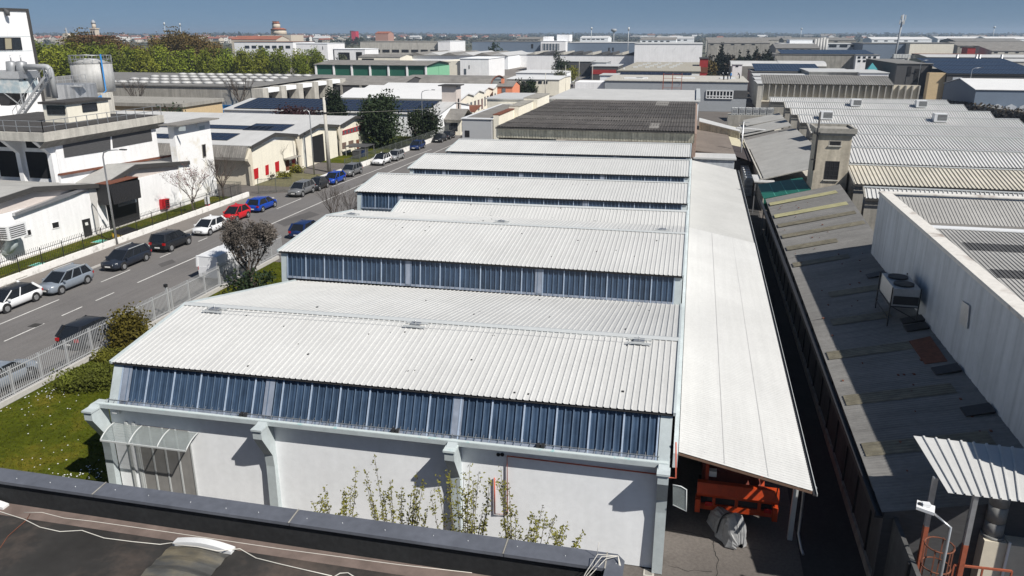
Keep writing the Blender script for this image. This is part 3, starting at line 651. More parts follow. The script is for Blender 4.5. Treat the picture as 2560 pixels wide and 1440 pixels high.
# condenser on its stand
p=on_gr(2240,760)
cd=thing('condenser','twin-fan condenser unit on a steel stand against the pale sheet wall','air conditioner',(11.2,43.6,0))
cx0,cx1,cy0,cy1=10.75,12.05,41.6,44.4; cz=5.75
q=B(); q.box(cx0,cy0,cz,cx1,cy1,cz+.95); q.build('casing',GALV,cd)
for y in (42.4,43.7):
    q=B(); q.tube([((cx0+cx1)/2,y,cz+.95),((cx0+cx1)/2,y,cz+1.03)],.5,20); f=q.build('fan_guard',DARKMET,cd)
q=B(); q.box(cx0+.05,cy0-.03,cz+.1,cx1-.05,cy0,cz+.55); q.build('grille',DARKMET,cd)
for x in (cx0-.05,cx1):
    for y in (cy0,cy1+.1):
        q=B(); q.bar((x,y,gzr(x)),(x,y,cz+1.0),.06); q.build('leg',DARKMET,cd)
for a,c in (((cx0-.05,cy0,cz-.02),(cx1,cy0,cz-.02)),((cx0-.05,cy0,cz-.02),(cx0-.05,cy1,cz-.02)),((cx0-.05,cy0,gzr(cx0)+.4),(cx0-.05,cy1,gzr(cx0)+.4)),((cx0-.05,cy0,cz),(cx1,cy0,gzr(cx1)+.1))):
    q=B(); q.bar(a,c,.05); q.build('stand_rail',DARKMET,cd)
# ================================================================== lower right: ribbed canopy, tank, ladder cage, lamp
cp=thing('ribbed_canopy','white ribbed canopy roof on galvanised and red posts at the lower right','canopy',(9.5,24.5,0))
z=6.0; A=[Vector(G(px,py,z)) for px,py in ((2282,1097),(2372,1225),(2600,1253),(2600,1135))]
zs=(6.12,5.9,5.9,6.12); A=[Vector((a.x,a.y,q_)) for a,q_ in zip(A,zs)]
b=B(); b.sheet(A[1],A[2],A[3],A[0],.235,.05); b.build('roof',WROOF,cp)
post=PX; 
def column(px,py,z1,pxb,pyb):
    p=G(px,py,z1); return p
for (px,py,split) in ((2440,1238,True),(2357,1230,False)):
    p=G(px,py,5.85); p.y+=(0 if split else .8)
    q=B(); q.box(p.x-.07,p.y-.07,4.1,p.x+.07,p.y+.07,5.88); q.build('post',GALV,cp)
    q=B(); q.box(p.x-.072,p.y-.072,0,p.x+.072,p.y+.072,4.1); q.build('post',RUST,cp,label='red primed lower length of a post')
q=B(); q.box(11.4,23.3,3,11.54,23.44,5.88); q.build('post',GALV,cp)
# boiler casing with flue
tk=thing('dust_extractor','beige steel casing with a round galvanised flue under the ribbed canopy','extractor',(10.8,24,0))
p0=G(2462,1352,3.4); p1=G(2524,1364,3.4)
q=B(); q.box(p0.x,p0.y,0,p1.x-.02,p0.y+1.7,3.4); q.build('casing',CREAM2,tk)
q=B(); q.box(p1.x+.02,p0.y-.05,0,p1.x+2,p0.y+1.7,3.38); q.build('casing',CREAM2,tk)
q=B(); q.box(p1.x-.03,p0.y-.10,0,p1.x+.04,p0.y-.03,3.5); q.build('corner_angle',WHITEMET,tk)
pf=G(2480,1338,3.4); fx=pf.x-.1; p0.y=pf.y-.9; q=B(); 
for zz in (3.4,4.0,4.6): q.cyl(fx+.1,p0.y+.9,zz,zz+.58,.30,.30,18)
q.cyl(fx+.1,p0.y+.9,3.38,3.5,.36,.36,18); q.build('flue',mat('dull_flue_steel',(.27,.27,.26),.55,.25,.2,4,streak=.2),tk)
# guard rail and ladder cage
lg=thing('ladder_cage','rusty hooped ladder cage, coloured dark for shade, at the bottom right','ladder cage',(8.9,24,0))
p=G(2350,1390,3.9); cx_,cy_=p.x,p.y+.2
for zz in (4.15,3.4,2.65,1.9):
    q=B(); q.tube([(cx_+.42*math.cos(t),cy_+.42*math.sin(t),zz) for t in [math.pi*2*k/18 for k in range(19)]],.025,5); q.build('hoop',RUSTD,lg)  # darker rust colour stands in for shade on the cage
for k in range(6):
    t=math.pi*2*k/6; q=B(); q.bar((cx_+.42*math.cos(t),cy_+.42*math.sin(t),.2),(cx_+.42*math.cos(t),cy_+.42*math.sin(t),4.2),.04,.015); q.build('upright',RUSTD,lg)
gr=thing('guard_rail','rust-red steel guard rail in front of the beige casing','railing',(10,22.8,0))
pa=G(2385,1412,3.3); pb=G(2530,1428,3.3)
q=B(); q.bar(pa,pb,.06); q.build('top_rail',RUST,gr)
for f_ in (0,.5,1): 
    a=pa.lerp(pb,f_); q=B(); q.bar(a,(a.x,a.y,1.5),.05); q.build('post',RUST,gr)
# alley floodlight on a bent pole
fl=thing('street_light','floodlight on a bent galvanised pole at the lower right','lamp post',(8.3,22.2,0))
p=G(2376,1318,5.2); 
q=B(); q.tube([(p.x,p.y,0),(p.x,p.y,5.2),(p.x-.42,p.y+.3,5.42)],[.07,.05,.04],8); q.build('pole',GALV,fl)
q=B(); h=Vector((p.x-.62,p.y+.42,5.45)); q.prism([h+Vector((-.30,-.12,.03)),h+Vector((.18,-.26,-.03)),h+Vector((.30,.14,-.03)),h+Vector((-.18,.28,.03))],(0,0,.10)); hd=q.build('lamp_head',WHITEMET,fl)
q=B(); q.box(h.x-.10,h.y-.06,h.z+.11,h.x+.12,h.y+.12,h.z+.2); q.build('driver_box',WHITEMET,hd)
q=B(); q.box(h.x-.2,h.y-.02,h.z+.105,h.x-.13,h.y+.1,h.z+.17); q.build('bracket',DARKMET,hd)
# ================================================================== old beige plaster tower
tw=thing('tower','square beige plaster tower with a dark barred window and flat cornice','tower',(13.4,82,0))
tx0,tx1,ty0,ty1,th=11.75,14.95,80.,83.6,10.0
b=B(); b.prism([(tx0,ty0,0),(tx1,ty0,0),(tx1-.0,ty0,th),(tx0+.15,ty0,th)],(0,ty1-ty0,0)); b.build('wall',BEIGE,tw)
b=B(); b.box(tx0-.1,ty0-.22,th-.05,tx1+.2,ty1+.2,th+.18); b.box(tx0-.2,ty0-.34,th+.18,tx1+.32,ty1+.3,th+.42); b.build('cornice',CONC,tw)
b=B()
for (x0,y0,x1,y1) in ((tx0-.2,ty0-.34,tx1+.32,ty0-.14),(tx0-.2,ty1+.1,tx1+.32,ty1+.3),(tx0-.2,ty0-.14,tx0,ty1+.1),(tx1+.12,ty0-.14,tx1+.32,ty1+.1)): b.box(x0,y0,th+.42,x1,y1,th+.62)
b.build('parapet',CONC,tw)
def win(par,P0,P1,y,name='window',m=BLACK,bars=False):
    """window on a wall that faces the road side -Y"""
    x0,x1=min(P0.x,P1.x),max(P0.x,P1.x); z0,z1=min(P0.z,P1.z),max(P0.z,P1.z)
    q=B(); q.box(x0,y-.012,z0,x1,y-.002,z1); o=q.build(name,m,par)
    q=B()
    for a in ((x0-.06,z0-.06,x0,z1+.06),(x1,z0-.06,x1+.06,z1+.06),(x0,z1,x1,z1+.06)): q.box(a[0],y-.03,a[1],a[2],y-.003,a[3])
    q.build('frame',CONC if not bars else DARKMET,o)
    q=B(); q.box(x0-.12,y-.14,z0-.1,x1+.12,y-.003,z0); q.build('sill',CONCL,o)
    return o
win(tw,PY(2075,353,ty0),PY(2101,364,ty0),ty0)
o=win(tw,PY(2066,404,ty0),PY(2092,450,ty0),ty0,bars=True)
q=B(); a=PY(2066,404,ty0); c=PY(2092,450,ty0)
for k in (1,2): x=a.x+(c.x-a.x)*k/3; q.box(x-.03,ty0-.03,c.z,x+.03,ty0-.013,a.z)
for k in (1,2,3): zq=c.z+(a.z-c.z)*k/4; q.box(a.x,ty0-.028,zq-.03,c.x,ty0-.015,zq+.03)
q.build('bars',DARKMET,o)
q=B()
for dx in (0,.32): q.tube([(tx0-.02+dx*.4,ty0-.35+dx,6.6),(tx0-.02+dx*.4,ty0-.35+dx,th+2.1)],.06,6)
q.build('flue_pipe',DARKMET,tw); q=B(); q.box(tx0-.3,ty0-.5,th+.1,tx0+.2,ty0+.2,th+.25); q.box(tx0-.3,ty0-.5,7.6,tx0+.1,ty0+.1,7.68); q.build('pipe_bracket',DARKMET,tw)
# ================================================================== green tarpaulin shelter and low roofs along the alley
gs=thing('shelter','shelter with a dark green sloping roof beside the beige tower','shelter',(9.5,82,0))
A=[G(1890,442,4.0),G(1900,487,3.8)]
b=B(); P=[Vector((7.4,79.3,3.75)),Vector((11.75,79.6,4.75)),Vector((11.75,86.5,4.75)),Vector((7.4,87.0,3.75))]
b.prism(P,(0,0,-.05)); b.build('roof',GREENT,gs)
q=B(); q.prism([(7.45,79.32,2.6),(11.7,79.6,2.6),(11.7,79.6,4.68),(7.45,79.32,3.7)],(0,.05,0)); q.build('curtain',GREENT,gs)
for k in (1,2,3):
    x=7.4+4.35*k/4; q=B(); q.bar((x,79.4,3.76+k*.25),(x,86.7,3.76+k*.25),.03,.02); q.build('seam',TURQ,gs)
for x in (7.5,11.6): q=B(); q.box(x,79.5,0,x+.1,79.6,3.7); q.build('post',GALV,gs)
sr=thing('shelter','small flat white roof over the alley between tanks and green shelter','shelter',(8,90,0))
q=B(); q.box(7.2,89.5,3.5,9.4,94,3.62); q.build('roof',WROOF2,sr)
for x in (7.3,9.2): q=B(); q.box(x,89.6,0,x+.1,89.7,3.5); q.build('post',GALV,sr)
lr=thing('low_workshop','low workshop with a pale sheet roof between the alley and the ribbed sheds','workshop',(10,120,0))
PALELOW=mat('pale_low_roof',(.36,.355,.335),.85,0,.1,3,.15,.4)
segs=[((8.3,90.5,3.75),(15.4,90.5,5.75),103),((8.3,103.05,3.65),(15.4,103.05,5.65),116),((8.2,116.05,3.55),(15.4,116.05,5.55),126),((8.2,126.3,3.3),(15.4,126.3,5.2),131),((8.0,131.3,3.5),(15.4,131.3,5.4),142),((9.2,142.5,4.0),(15.4,142.5,5.4),152)]
for k,(a,c,y1) in enumerate(segs):
    b=B(); b.prism([a,(c[0],a[1],c[2]),(c[0],y1,c[2]),(a[0],y1,a[2])],(0,0,-.08)); b.build('roof',OLDROOF if k==3 else PALELOW,lr)
q=B(); q.box(8.45,91.2,0,15.3,150,3.3); q.build('wall',CONCL,lr)
q=B(); q.bar((8.05,91,3.72),(8.0,139,3.55),.16,.12); q.build('gutter',CONCL,lr)
q=B(); q.bar((7.6,88.8,3.9),(11.8,88.2,5.2),.25,.08); q.build('edge_trim',CONCL,lr)
# ================================================================== ribbed white sheds on the right
def rshed(lab,py_f,py_b,zf,zb,xl,xr,mt,ref,skew=0,wallm=CONC,xr_b=None):
    yf=G(ref,py_f,zf).y; yb=G(ref,py_b,zb).y
    if xr>1000: xr=G(xr,py_b,zb).x
    t=thing('ribbed_shed',lab,'shed',((xl+xr)/2,yf,0),0,'ribbed white sheds on the right')
    b=B(); b.sheet((xl,yf,zf),(xr,yf,zf),(xr_b or xr,yb,zb),(xl,yb,zb),.36,.085); b.build('roof',mt,t)
    q=B(); q.box(xl,yf-.06,zf-.22,xr,yf-.002,zf-.05); q.build('gutter',FASCIA,t)
    q=B(); q.prism([(xl+.1,yf+.3,0),(xl+.1,yf+.3,zf-.15),(xl+.1,yb-.05,zb-.1),(xl+.1,yb-.05,0)],(xr-xl-.2,0,0)); q.build('wall',wallm,t)
    q=B(); q.bar((xl,yf,zf+.02),(xl,yb,zb+.02),.14,.2); q.build('verge_trim',CONC,t)
    q=B(); q.box(xl,yb-.15,zb+.03,xr,yb+.12,zb+.11); q.build('ridge_cap',GREYMET,t)
    return t,yf,yb
rows=[('beige-stained ribbed shed nearest the beige tower',467,419,5.9,6.9,15.1,34.6,BEIGEROOF,2330),
 ('first white ribbed shed behind the beige-stained one',414,375,5.9,7.0,15.3,48,WROOF2,2340),
 ('second white ribbed shed behind the beige-stained one',372,340,6.3,7.2,15.4,54,WROOF2,2340),
 ('third white ribbed shed behind the beige-stained one',338,313,6.6,7.4,15.5,2620,WROOF2,2250),
 ('white ribbed shed with two roof coolers, level with the tower flues',312,292,6.6,7.4,15.6,2523,WROOF2,2230),
 ('white ribbed shed just this side of the two far roof coolers',291,274.5,6.6,7.4,15.7,2455,WROOF2,2190),
 ('white ribbed shed carrying the two far roof coolers',273.5,258,6.6,7.4,16,2392,WROOF2,2150),
 ('last white ribbed shed below the pillared cream building',257.5,246.5,6.6,7.2,14.5,2350,WROOF2,2100)]
RS=[]
for r_ in rows: RS.append(rshed(*r_))
# white extension to the right of the beige row and small roof in front
yA=RS[0][1]; t,yf_,yb_=rshed('small white ribbed roof right of the beige-stained shed',473,422,5.95,6.95,34.8,48,WROOF2,2555)
t,yf_,yb_=rshed('low white ribbed roof between the pale sheet building and the beige-stained shed',505,478,5.7,6.4,15.0,44,WROOF2,2400)
# dark step wall under the beige eave
# coolers on the roofs
def cooler(px,py,lab,k):
    t_,yf,yb=RS[k]; f_=.55; z=rows[k][3]+(rows[k][4]-rows[k][3])*f_; p=PY(px,py,yf+(yb-yf)*f_)
    y=yf+(yb-yf)*f_; t=thing('roof_cooler',lab,'air cooler',(p.x,y,z),0,'box coolers on the ribbed sheds')
    q=B(); q.box(p.x-.85,y-.7,z,p.x+.85,y+.7,z+1.15); q.build('casing',WHITEMET,t)
    q=B(); q.box(p.x-.45,y-.72,z+.2,p.x+.8,y-.702,z+1.0)
    q.build('grille',DKGREY,t)
    for k_ in range(4): q=B(); q.box(p.x-.45,y-.74,z+.28+.18*k_,p.x+.8,y-.722,z+.33+.18*k_); q.build('louvre',GREYMET,t)
cooler(2138,267,'box cooler on the ridge of the far ribbed shed, left of the pair',6); cooler(2301,267,'box cooler on the ridge of the far ribbed shed, right of the pair',6)
cooler(2063,305,'box cooler beside the twin flues of the beige tower',4); cooler(2347,306,'box cooler at the right on the middle ribbed shed',4)
# ================================================================== pillared cream building behind the ribbed sheds
yP=G(2100,243,6.0).y; 
pb_=thing('pillared_building','long low cream building front with a row of concrete fins under a grey roof','building',(30,yP,0))
pl=PY(1905,243,yP); pr=PY(2293,243,yP); ztop=PY(2100,207,yP).z; zb_=5.2
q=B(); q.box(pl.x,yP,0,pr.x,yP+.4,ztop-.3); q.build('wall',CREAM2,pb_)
nf=25
for k in range(nf):
    x=pl.x+(pr.x-pl.x)*k/(nf-1); q=B(); q.prism([(x-.12,yP-.02,zb_),(x-.12,yP-.55,zb_),(x-.12,yP-1.0,ztop-.35),(x-.12,yP-.02,ztop-.35)],(.24,0,0)); q.build('fin',CONCL,pb_)
q=B(); q.box(pl.x-.3,yP-1.1,zb_-.35,pr.x+.3,yP-.02,zb_-.1); q.build('ledge',CREAM2,pb_)
b=B(); b.sheet((pl.x-.3,yP-1.1,ztop-.3),(pr.x-5,yP-1.1,ztop-.3),(pr.x-5,yP+7,ztop+1.2),(pl.x-.3,yP+7,ztop+1.2),.5,.06); b.build('roof',GREYROOF,pb_)
# ================================================================== road, pavements, markings
def strip(name,left,right,z,m):
    b=B(); L=[Vector((x,y,z)) for y,x in left]; Rr=[Vector((x,y,z)) for y,x in right]
    for i in range(len(L)-1): b.face([L[i],Rr[i],Rr[i+1],L[i+1]])
    return struct(name,b,m)
YS=(12,45,86,90,110,150,282,363,700)
LX=(-52.5,-52.5,-52.5,-48.7,-48.1,-46.6,-46.6,-52.5,-74); RXs=(-35.2,-35.2,-35.2,-35.2,-35.2,-35.6,-38.5,-43.5,-64)
strip('road',list(zip(YS,LX)),list(zip(YS,RXs)),-.016,ASPH)
b=B(); b.box(-52.5,12,-.03,-49.4,85.5,.10); struct('pavement',b,PAVE)
b=B(); b.box(-49.4,12,-.03,-49.25,85.5,.12); struct('kerb',b,KERBM)
b=B()
def mark(x,y0,y1,w_=.12,x2=None): x2=x if x2 is None else x2; b.face([(x-w_/2,y0,-.010),(x+w_/2,y0,-.010),(x2+w_/2,y1,-.010),(x2-w_/2,y1,-.010)])
y=24.
while y<50: mark(-43.0,y,y+(3.4 if y<40 else 2.0)); y+=(5 if y<40 else 3.4)
mark(-42.9,52,140,.14,-42.0)
for y0,y1 in ((30,47),(51.5,55),(59,60.5),(64.8,66.3),(70.4,72.3),(80,86)): mark(-45.9,y0,y1,.12)
mark(-45.6,94,130,.12,-43.8); mark(-43,150,280,.14,-42)
struct('road_markings',b,PAINT)
b=B()
for q_ in (((690,556),(775,528),(800,536),(712,566)),((395,660),(430,648),(440,655),(404,668)),((905,455),(940,440),(952,446),(918,462))):
    P=[G(*k_) for k_ in q_]; b.face([(k_.x,k_.y,-.013) for k_ in P])
struct('asphalt_patch',b,mat('newer_asphalt',(.095,.09,.088),.95,0,.15,9,.15,.3))
p=G(88,813); b=B(); b.box(p.x-.35,p.y-.35,-.014,p.x+.35,p.y+.35,-.008); struct('manhole',b,mat('iron_cover',(.05,.048,.045),.8,.2,.2,8))
# lawn strip inside the black fence and yards of the left side
b=B(); b.box(-56.6,20,-.03,-52.85,84,.22); struct('grass_strip',b,GRASS)
b=B(); b.box(-57.0,20,-.03,-56.6,84,.25); struct('path',b,CONCL)
b=B(); b.face([(-110,84,-.02),(-52.6,84,-.02),(-49,90,-.02),(-49,170,-.02),(-110,170,-.02)]); struct('yard',b,ASPH2)
b=B(); b.face([(-35.2,60,-.02),(-22,60,-.02),(-22,120,-.02),(-35.2,120,-.02)]); struct('yard',b,ASPH2)
# ================================================================== black fence on the white kerb wall
kw=thing('kerb_wall','low white kerb wall along the pavement under the black railings','wall',(-52.7,50,0))
b=B(); b.box(-52.85,14,0,-52.6,85.5,.62); b.build('wall',mat('peeling_white_wall',(.72,.71,.68),.9,0,.08,4,0,1.2,col2=(.42,.40,.37),cov=.62),kw)
fn=thing('railing_fence','black railings on the white kerb wall in front of the white factory','fence',(-52.72,50,.62))
y=17.
while y<84:
    q=B(); q.box(-52.75,y-.03,.62,-52.69,y+.03,2.1); q.build('post',DARKMET,fn)
    q=B()
    for z in (.78,1.88): q.box(-52.735,y+.03,z,-52.705,y+2.37,z+.04)
    for k in range(1,12): q.box(-52.73,y+k*.2-.011,.7,-52.71,y+k*.2+.011,2.22)
    q.build('panel',DARKMET,fn); y+=2.4
# ================================================================== grey-white steel fence in front of the lawn
ff=thing('steel_fence','pale grey flat-bar steel fence with a gate between road and lawn','fence',(-35.4,40,0))
q=B(); q.box(-35.5,18,0,-35.2,61,.28); q.build('kerb',KERBM,ff)
y=18.; FX=-35.35; FENCEM=mat('pale_fence_paint',(.42,.43,.44),.5,.2,.08,6)
while y<60.5:
    q=B(); q.box(FX-.04,y-.04,.28,FX+.04,y+.04,1.95); q.build('post',FENCEM,ff)
    q=B()
    for z in (.42,1.72): q.box(FX-.022,y+.04,z,FX+.022,y+1.96,z+.05)
    for k in range(1,15): q.box(FX-.012,y+k*.134-.017,.34,FX+.012,y+k*.134+.017,1.98)
    q.build('panel',FENCEM,ff); y+=2.
for y in (45.6,51.9):
    q=B(); q.box(FX-.06,y-.06,.2,FX+.06,y+.06,2.2); q.build('gate_post',FENCEM,ff)
q=B(); q.box(FX-.12,45.5,2.2,FX+.08,45.7,2.4); q.build('beacon',DARKMET,ff)
# ================================================================== cars
def car(label,paint,x,y,face,kind='hatch',L=4.2,W=1.76,H=1.48,roof=None,group='cars parked along the road',rails=False,name='parked_car',cat='car'):
    """local frame: nose towards +Y"""
    t=thing(name,label,cat,(x,y,0),0 if face>0 else math.pi,group); t['_w']=0
    h=W/2; r=L/2; gc=.20 if kind!='suv' else .26
    sh=.60*H+ (.02 if kind=='suv' else 0); wb=L*.615; ax=wb/2; wr=.315 if kind!='suv' else .35
    nose=.44*H+.06; hood=sh-.04
    P={'hatch':(-r+.12,-r+.70,.30*L-.85,.30*L+.15),'wagon':(-r+.12,-r+.52,.27*L-.80,.27*L+.2),'suv':(-r+.10,-r+.46,.24*L-.62,.24*L+.24),'van':(-r+.04,-r+.07,.34*L-.35,.34*L+.3),'sedan':(-r+.75,-r+1.30,.26*L-.6,.26*L+.1)}[kind]
    yr0,yr1,yf1,yf0=P
    # body: cross sections from tail to nose
    st=[(-r,h*.80,gc+.16,sh*.72),(-r+.05,h*.90,gc+.06,sh*.92),(-r+.22,h*.97,gc,sh*.985),(-ax,h,gc,sh),(0,h,gc,sh-.02),(ax*.55,h,gc,sh-.03),(ax,h*.99,gc,hood-.02),(r-.42,h*.95,gc,hood-.09),(r-.16,h*.86,gc+.03,nose+.10),(r-.03,h*.74,gc+.09,nose-.02),(r,h*.60,gc+.16,nose-.12)]
    if kind=='van': st=[(-r,h*.92,gc+.1,H*.55),(-r+.08,h*.98,gc,H*.56),(-ax,h,gc,H*.56),(0,h,gc,H*.56),(ax*.7,h,gc,H*.55),(ax,h*.99,gc,H*.50),(r-.25,h*.93,gc,H*.45),(r-.05,h*.84,gc+.05,H*.34),(r,h*.7,gc+.12,H*.30)]
    b=B(); k0=0; NR=11
    for (yy,hw,zb,zs) in st:
        zm=zb+(zs-zb)*.5
        ring=[(-hw*.80,zb),(-hw*.97,zb+.09),(-hw,zm),(-hw*.985,zs-.12),(-hw*.93,zs-.02),(0,zs+.045),(hw*.93,zs-.02),(hw*.985,zs-.12),(hw,zm),(hw*.97,zb+.09),(hw*.80,zb)]
        b.v+=[(a,yy,z) for a,z in ring]
    n=len(st)
    for i in range(n-1):
        for j in range(NR):
            a=i*NR+j; c=i*NR+(j+1)%NR; b.f.append((a,a+NR,c+NR,c)); b.m.append(0); b.smooth.append(True)
    b.f.append(tuple(range(NR))); b.m.append(0); b.smooth.append(False); b.f.append(tuple((n-1)*NR+j for j in range(NR-1,-1,-1))); b.m.append(0); b.smooth.append(False)
    body=b.build('body',paint,t)
    # greenhouse
    hb=h*.90; ht=h*.72; zb=sh-.03 if kind!='van' else H*.55; zt_=H-.05
    if kind=='van': ht=h*.90;hb=h*.985
    gl=B(); v=[(-hb,yr0,zb),(hb,yr0,zb),(hb,yf0,zb-.02),(-hb,yf0,zb-.02),(-ht,yr1,zt_),(ht,yr1,zt_),(ht,yf1,zt_),(-ht,yf1,zt_)]
    gl.add(v,[(0,1,5,4),(1,2,6,5),(2,3,7,6),(3,0,4,7)]); 
    gl.build('windows',CARGLASS if kind!='van' else CARGLASS,t)
    rf=B(); m_=(yr1+yf1)/2
    ny=6;nx=6
    for i in range(ny+1):
        yy=yr1-.06+(yf1-yr1+.12)*i/ny; 
        for j in range(nx+1):
            u=-1+2*j/nx; e=max(abs(u)**3,abs(2*i/ny-1)**3*1.3); rf.v.append((u*(ht+.02),yy,H-.055*e))
    for i in range(ny):
        for j in range(nx): a=i*(nx+1)+j; rf.f.append((a,a+1,a+nx+2,a+nx+1)); rf.m.append(0); rf.smooth.append(True)
    rf.build('roof',roof or paint,t)
    # pillars
    def lp(a,c,f): return tuple(a[k]+(c[k]-a[k])*f for k in range(3))
    for s_ in (-1,1):
        A0=(s_*hb,yf0,zb-.02);A1=(s_*ht,yf1,zt_+.01);C0=(s_*hb,yr0,zb);C1=(s_*ht,yr1,zt_+.01)
        pl=B(); pl.bar(A0,A1,.05); pl.build('pillar',paint,t); pl=B(); pl.bar(C0,C1,.16 if kind!='sedan' else .09); pl.build('pillar',paint,t)
        for f_ in ((.42,) if kind in('hatch','sedan') else (.36,.68)):
            pl=B(); pl.bar(lp(C0,A0,1-f_),lp(C1,A1,1-f_),.06); pl.build('pillar',paint,t)
    if kind=='van':
        q=B()
        for s_ in (-1,1): q.prism([(s_*(hb+.005),yr0,zb),(s_*(hb+.005),ax*.45,zb),(s_*(ht+.02),ax*.45,zt_+.02),(s_*(ht+.02),yr1,zt_+.02)],(s_*.012,0,0))
        q.prism([(-hb,yr0-.012,zb),(hb,yr0-.012,zb),(ht,yr1-.012,zt_+.02),(-ht,yr1-.012,zt_+.02)],(0,-.01,0)); q.build('side_panel',paint,t)
    # wheels and arches
    for s_ in (-1,1):
        for yy in (-ax,ax):
            q=B(); q.tube([(s_*(h-.20),yy,wr),(s_*(h+.012),yy,wr)],wr,18); w_=q.build('wheel',TYRE,t)
            q=B(); q.tube([(s_*(h+.0),yy,wr),(s_*(h+.025),yy,wr)],wr*.66,12); q.build('rim',RIM,w_)
            q=B(); q.tube([(s_*(h-.05),yy,wr+.02),(s_*(h+.004),yy,wr+.02)],wr+.07,18); q.build('wheel_arch',DARKMET,t)
        q=B(); q.prism([(s_*h*.52,r-.10,nose-.02),(s_*h*.86,r-.28,nose+.06),(s_*h*.88,r-.30,nose-.10),(s_*h*.56,r-.055,nose-.14)],(0,.07,0)); q.build('headlight',LAMPG,t)
        q=B(); q.box(s_*h*(.62 if kind!='van' else .86),-r-.015,sh*.72,s_*h*.92,-r+.10,sh*.93); q.build('tail_light',TAILG,t)
        q=B(); q.box(s_*(h+.02),yf0-.42,sh-.03,s_*(h+.16),yf0-.26,sh+.10); q.build('mirror',paint,t)
    q=B(); q.box(-h*.45,r-.035,gc+.16,h*.45,r+.012,nose-.16); q.build('grille',DARKMET,t)
    for yy in (r+.004,-r-.02): q=B(); q.box(-.26,yy,gc+.20,.26,yy+.016,gc+.31); q.build('number_plate',PLATE,t)
    if rails:
        for s_ in (-1,1): q=B(); q.bar((s_*ht,yr1+.1,H+.03),(s_*ht,yf1-.1,H+.03),.04); q.build('roof_rail',GREYMET,t)
    return t
def paint(n,c,metal=.35): return mat(n,c,.28,metal,.04,3,spec=.6)
PW=paint('white_car_paint',(.70,.71,.72),0); PS=paint('silver_blue_car_paint',(.27,.31,.36)); PK=paint('black_car_paint',(.016,.018,.022),.1); PN=paint('dark_navy_car_paint',(.022,.028,.042),.2)
PR=paint('red_car_paint',(.50,.012,.018),0); PB=paint('bright_blue_car_paint',(.008,.055,.36),.2); PG=paint('grey_car_paint',(.20,.205,.21)); PG2=paint('light_grey_car_paint',(.34,.35,.36)); PDB=paint('deep_blue_car_paint',(.012,.03,.11),.2)
def mid(a,c): p=G(*a)*.5+G(*c)*.5; return p
def park(lab,pt,a,c,face,**k):
    p=mid(a,c); W=k.get('W',1.76); car(lab,pt,p.x-W/2,p.y,face,**k)
park('white hatchback with a black roof, nearest parked car at the left edge',PW,(16,783),(97,752),-1,L=4.3,W=1.78,H=1.44,roof=PK)
park('silver-blue estate car parked behind the nearest white hatchback',PS,(157,735),(221,709),-1,kind='wagon',L=4.45,H=1.54,rails=True)
park('dark navy estate car parked beside the near lamp post',PN,(312,674),(368,653),-1,kind='wagon',L=4.65,W=1.82,H=1.5,rails=True)
park('black boxy off-roader parked with its rear to the camera',PK,(430,629),(474,611),1,kind='suv',L=4.25,W=1.82,H=1.70)
park('small white hatchback between the black off-roader and the red car',PW,(527,588),(562,574),-1,L=3.97,W=1.74,H=1.46)
park('small upright red hatchback next to the bright blue car',PR,(594,556),(622,543),-1,L=3.55,W=1.6,H=1.54)
park('bright blue hatchback seen from behind, next to the red one',PB,(657,531),(690,517),1,L=4.35,W=1.82,H=1.48)
park('grey sport utility car, first of the row beyond the gate',PG,(757,494),(785,480),-1,kind='suv',L=4.45,W=1.84,H=1.66)
park('small black hatchback squeezed between the grey and blue cars',PK,(798,478),(822,468),-1,L=3.7,W=1.66,H=1.52)
park('deep blue hatchback behind the small black one',PB,(841,463),(862,452),-1,L=4.0,W=1.7,H=1.48)
park('grey crossover at the end of the row by the concrete pole',PG,(883,442),(904,434),-1,kind='suv',L=4.4,W=1.8,H=1.6)
park('white crossover with a black roof farther up the road',PW,(960,416),(976,405),-1,kind='suv',L=4.23,W=1.82,H=1.58,roof=PK)
park('light grey hatchback behind the white crossover',PG2,(994,403),(1010,396),-1,kind='wagon',L=4.2,W=1.72,H=1.52)
park('dark blue hatchback alone in front of the boundary railings',PDB,(1047,377),(1064,369),-1,L=4.2,H=1.48)
park('black car behind the lone dark blue hatchback',PK,(1105,357),(1118,351),-1,L=4.3,H=1.46)
park('second black car, just in front of the small white van',PK,(1125,349),(1138,344),-1,L=4.3,kind='wagon',H=1.5)
park('small white delivery van parked far up the road',PW,(1150,337),(1160,331),-1,kind='van',L=4.4,W=1.8,H=1.83,name='parked_van',cat='van')
# near side, behind the pale fence
car('black hatchback parked behind the pale fence, rear to the camera',PK,-37.6,40.6,1,L=4.3,W=1.8,H=1.5,group='cars parked behind the pale fence')
car('silver-blue car at the left edge behind the pale fence',PS,-37.5,33.2,1,L=4.4,W=1.78,H=1.46,group='cars parked behind the pale fence')
car('white panel van parked behind the pale fence and the grey blossom tree',PW,-37.5,56.2,1,kind='van',L=5.0,W=1.9,H=2.1,group='cars parked behind the pale fence',name='parked_van',cat='van')
car('dark blue car showing above the shed roof beside the bare tree',PDB,-36.9,69.6,1,L=4.3,H=1.46,group='cars parked behind the pale fence')
for lab,px,py,pt,k in (('black car far up the road by the bend, nearest of the far pair',1425,222,PK,'suv'),('black car far up the road by the bend, behind the first',1447,214,PK,'hatch'),('white car parked far up the road in front of the round bushes',1398,228,PW,'hatch'),('dark van parked at the right edge of the far road',1487,221,PK,'van')):
    p=G(px,py); car(lab,pt,p.x,p.y,-1,kind=k,L=4.3,H=1.5 if k!='van' else 2.0,group='cars far up the road')
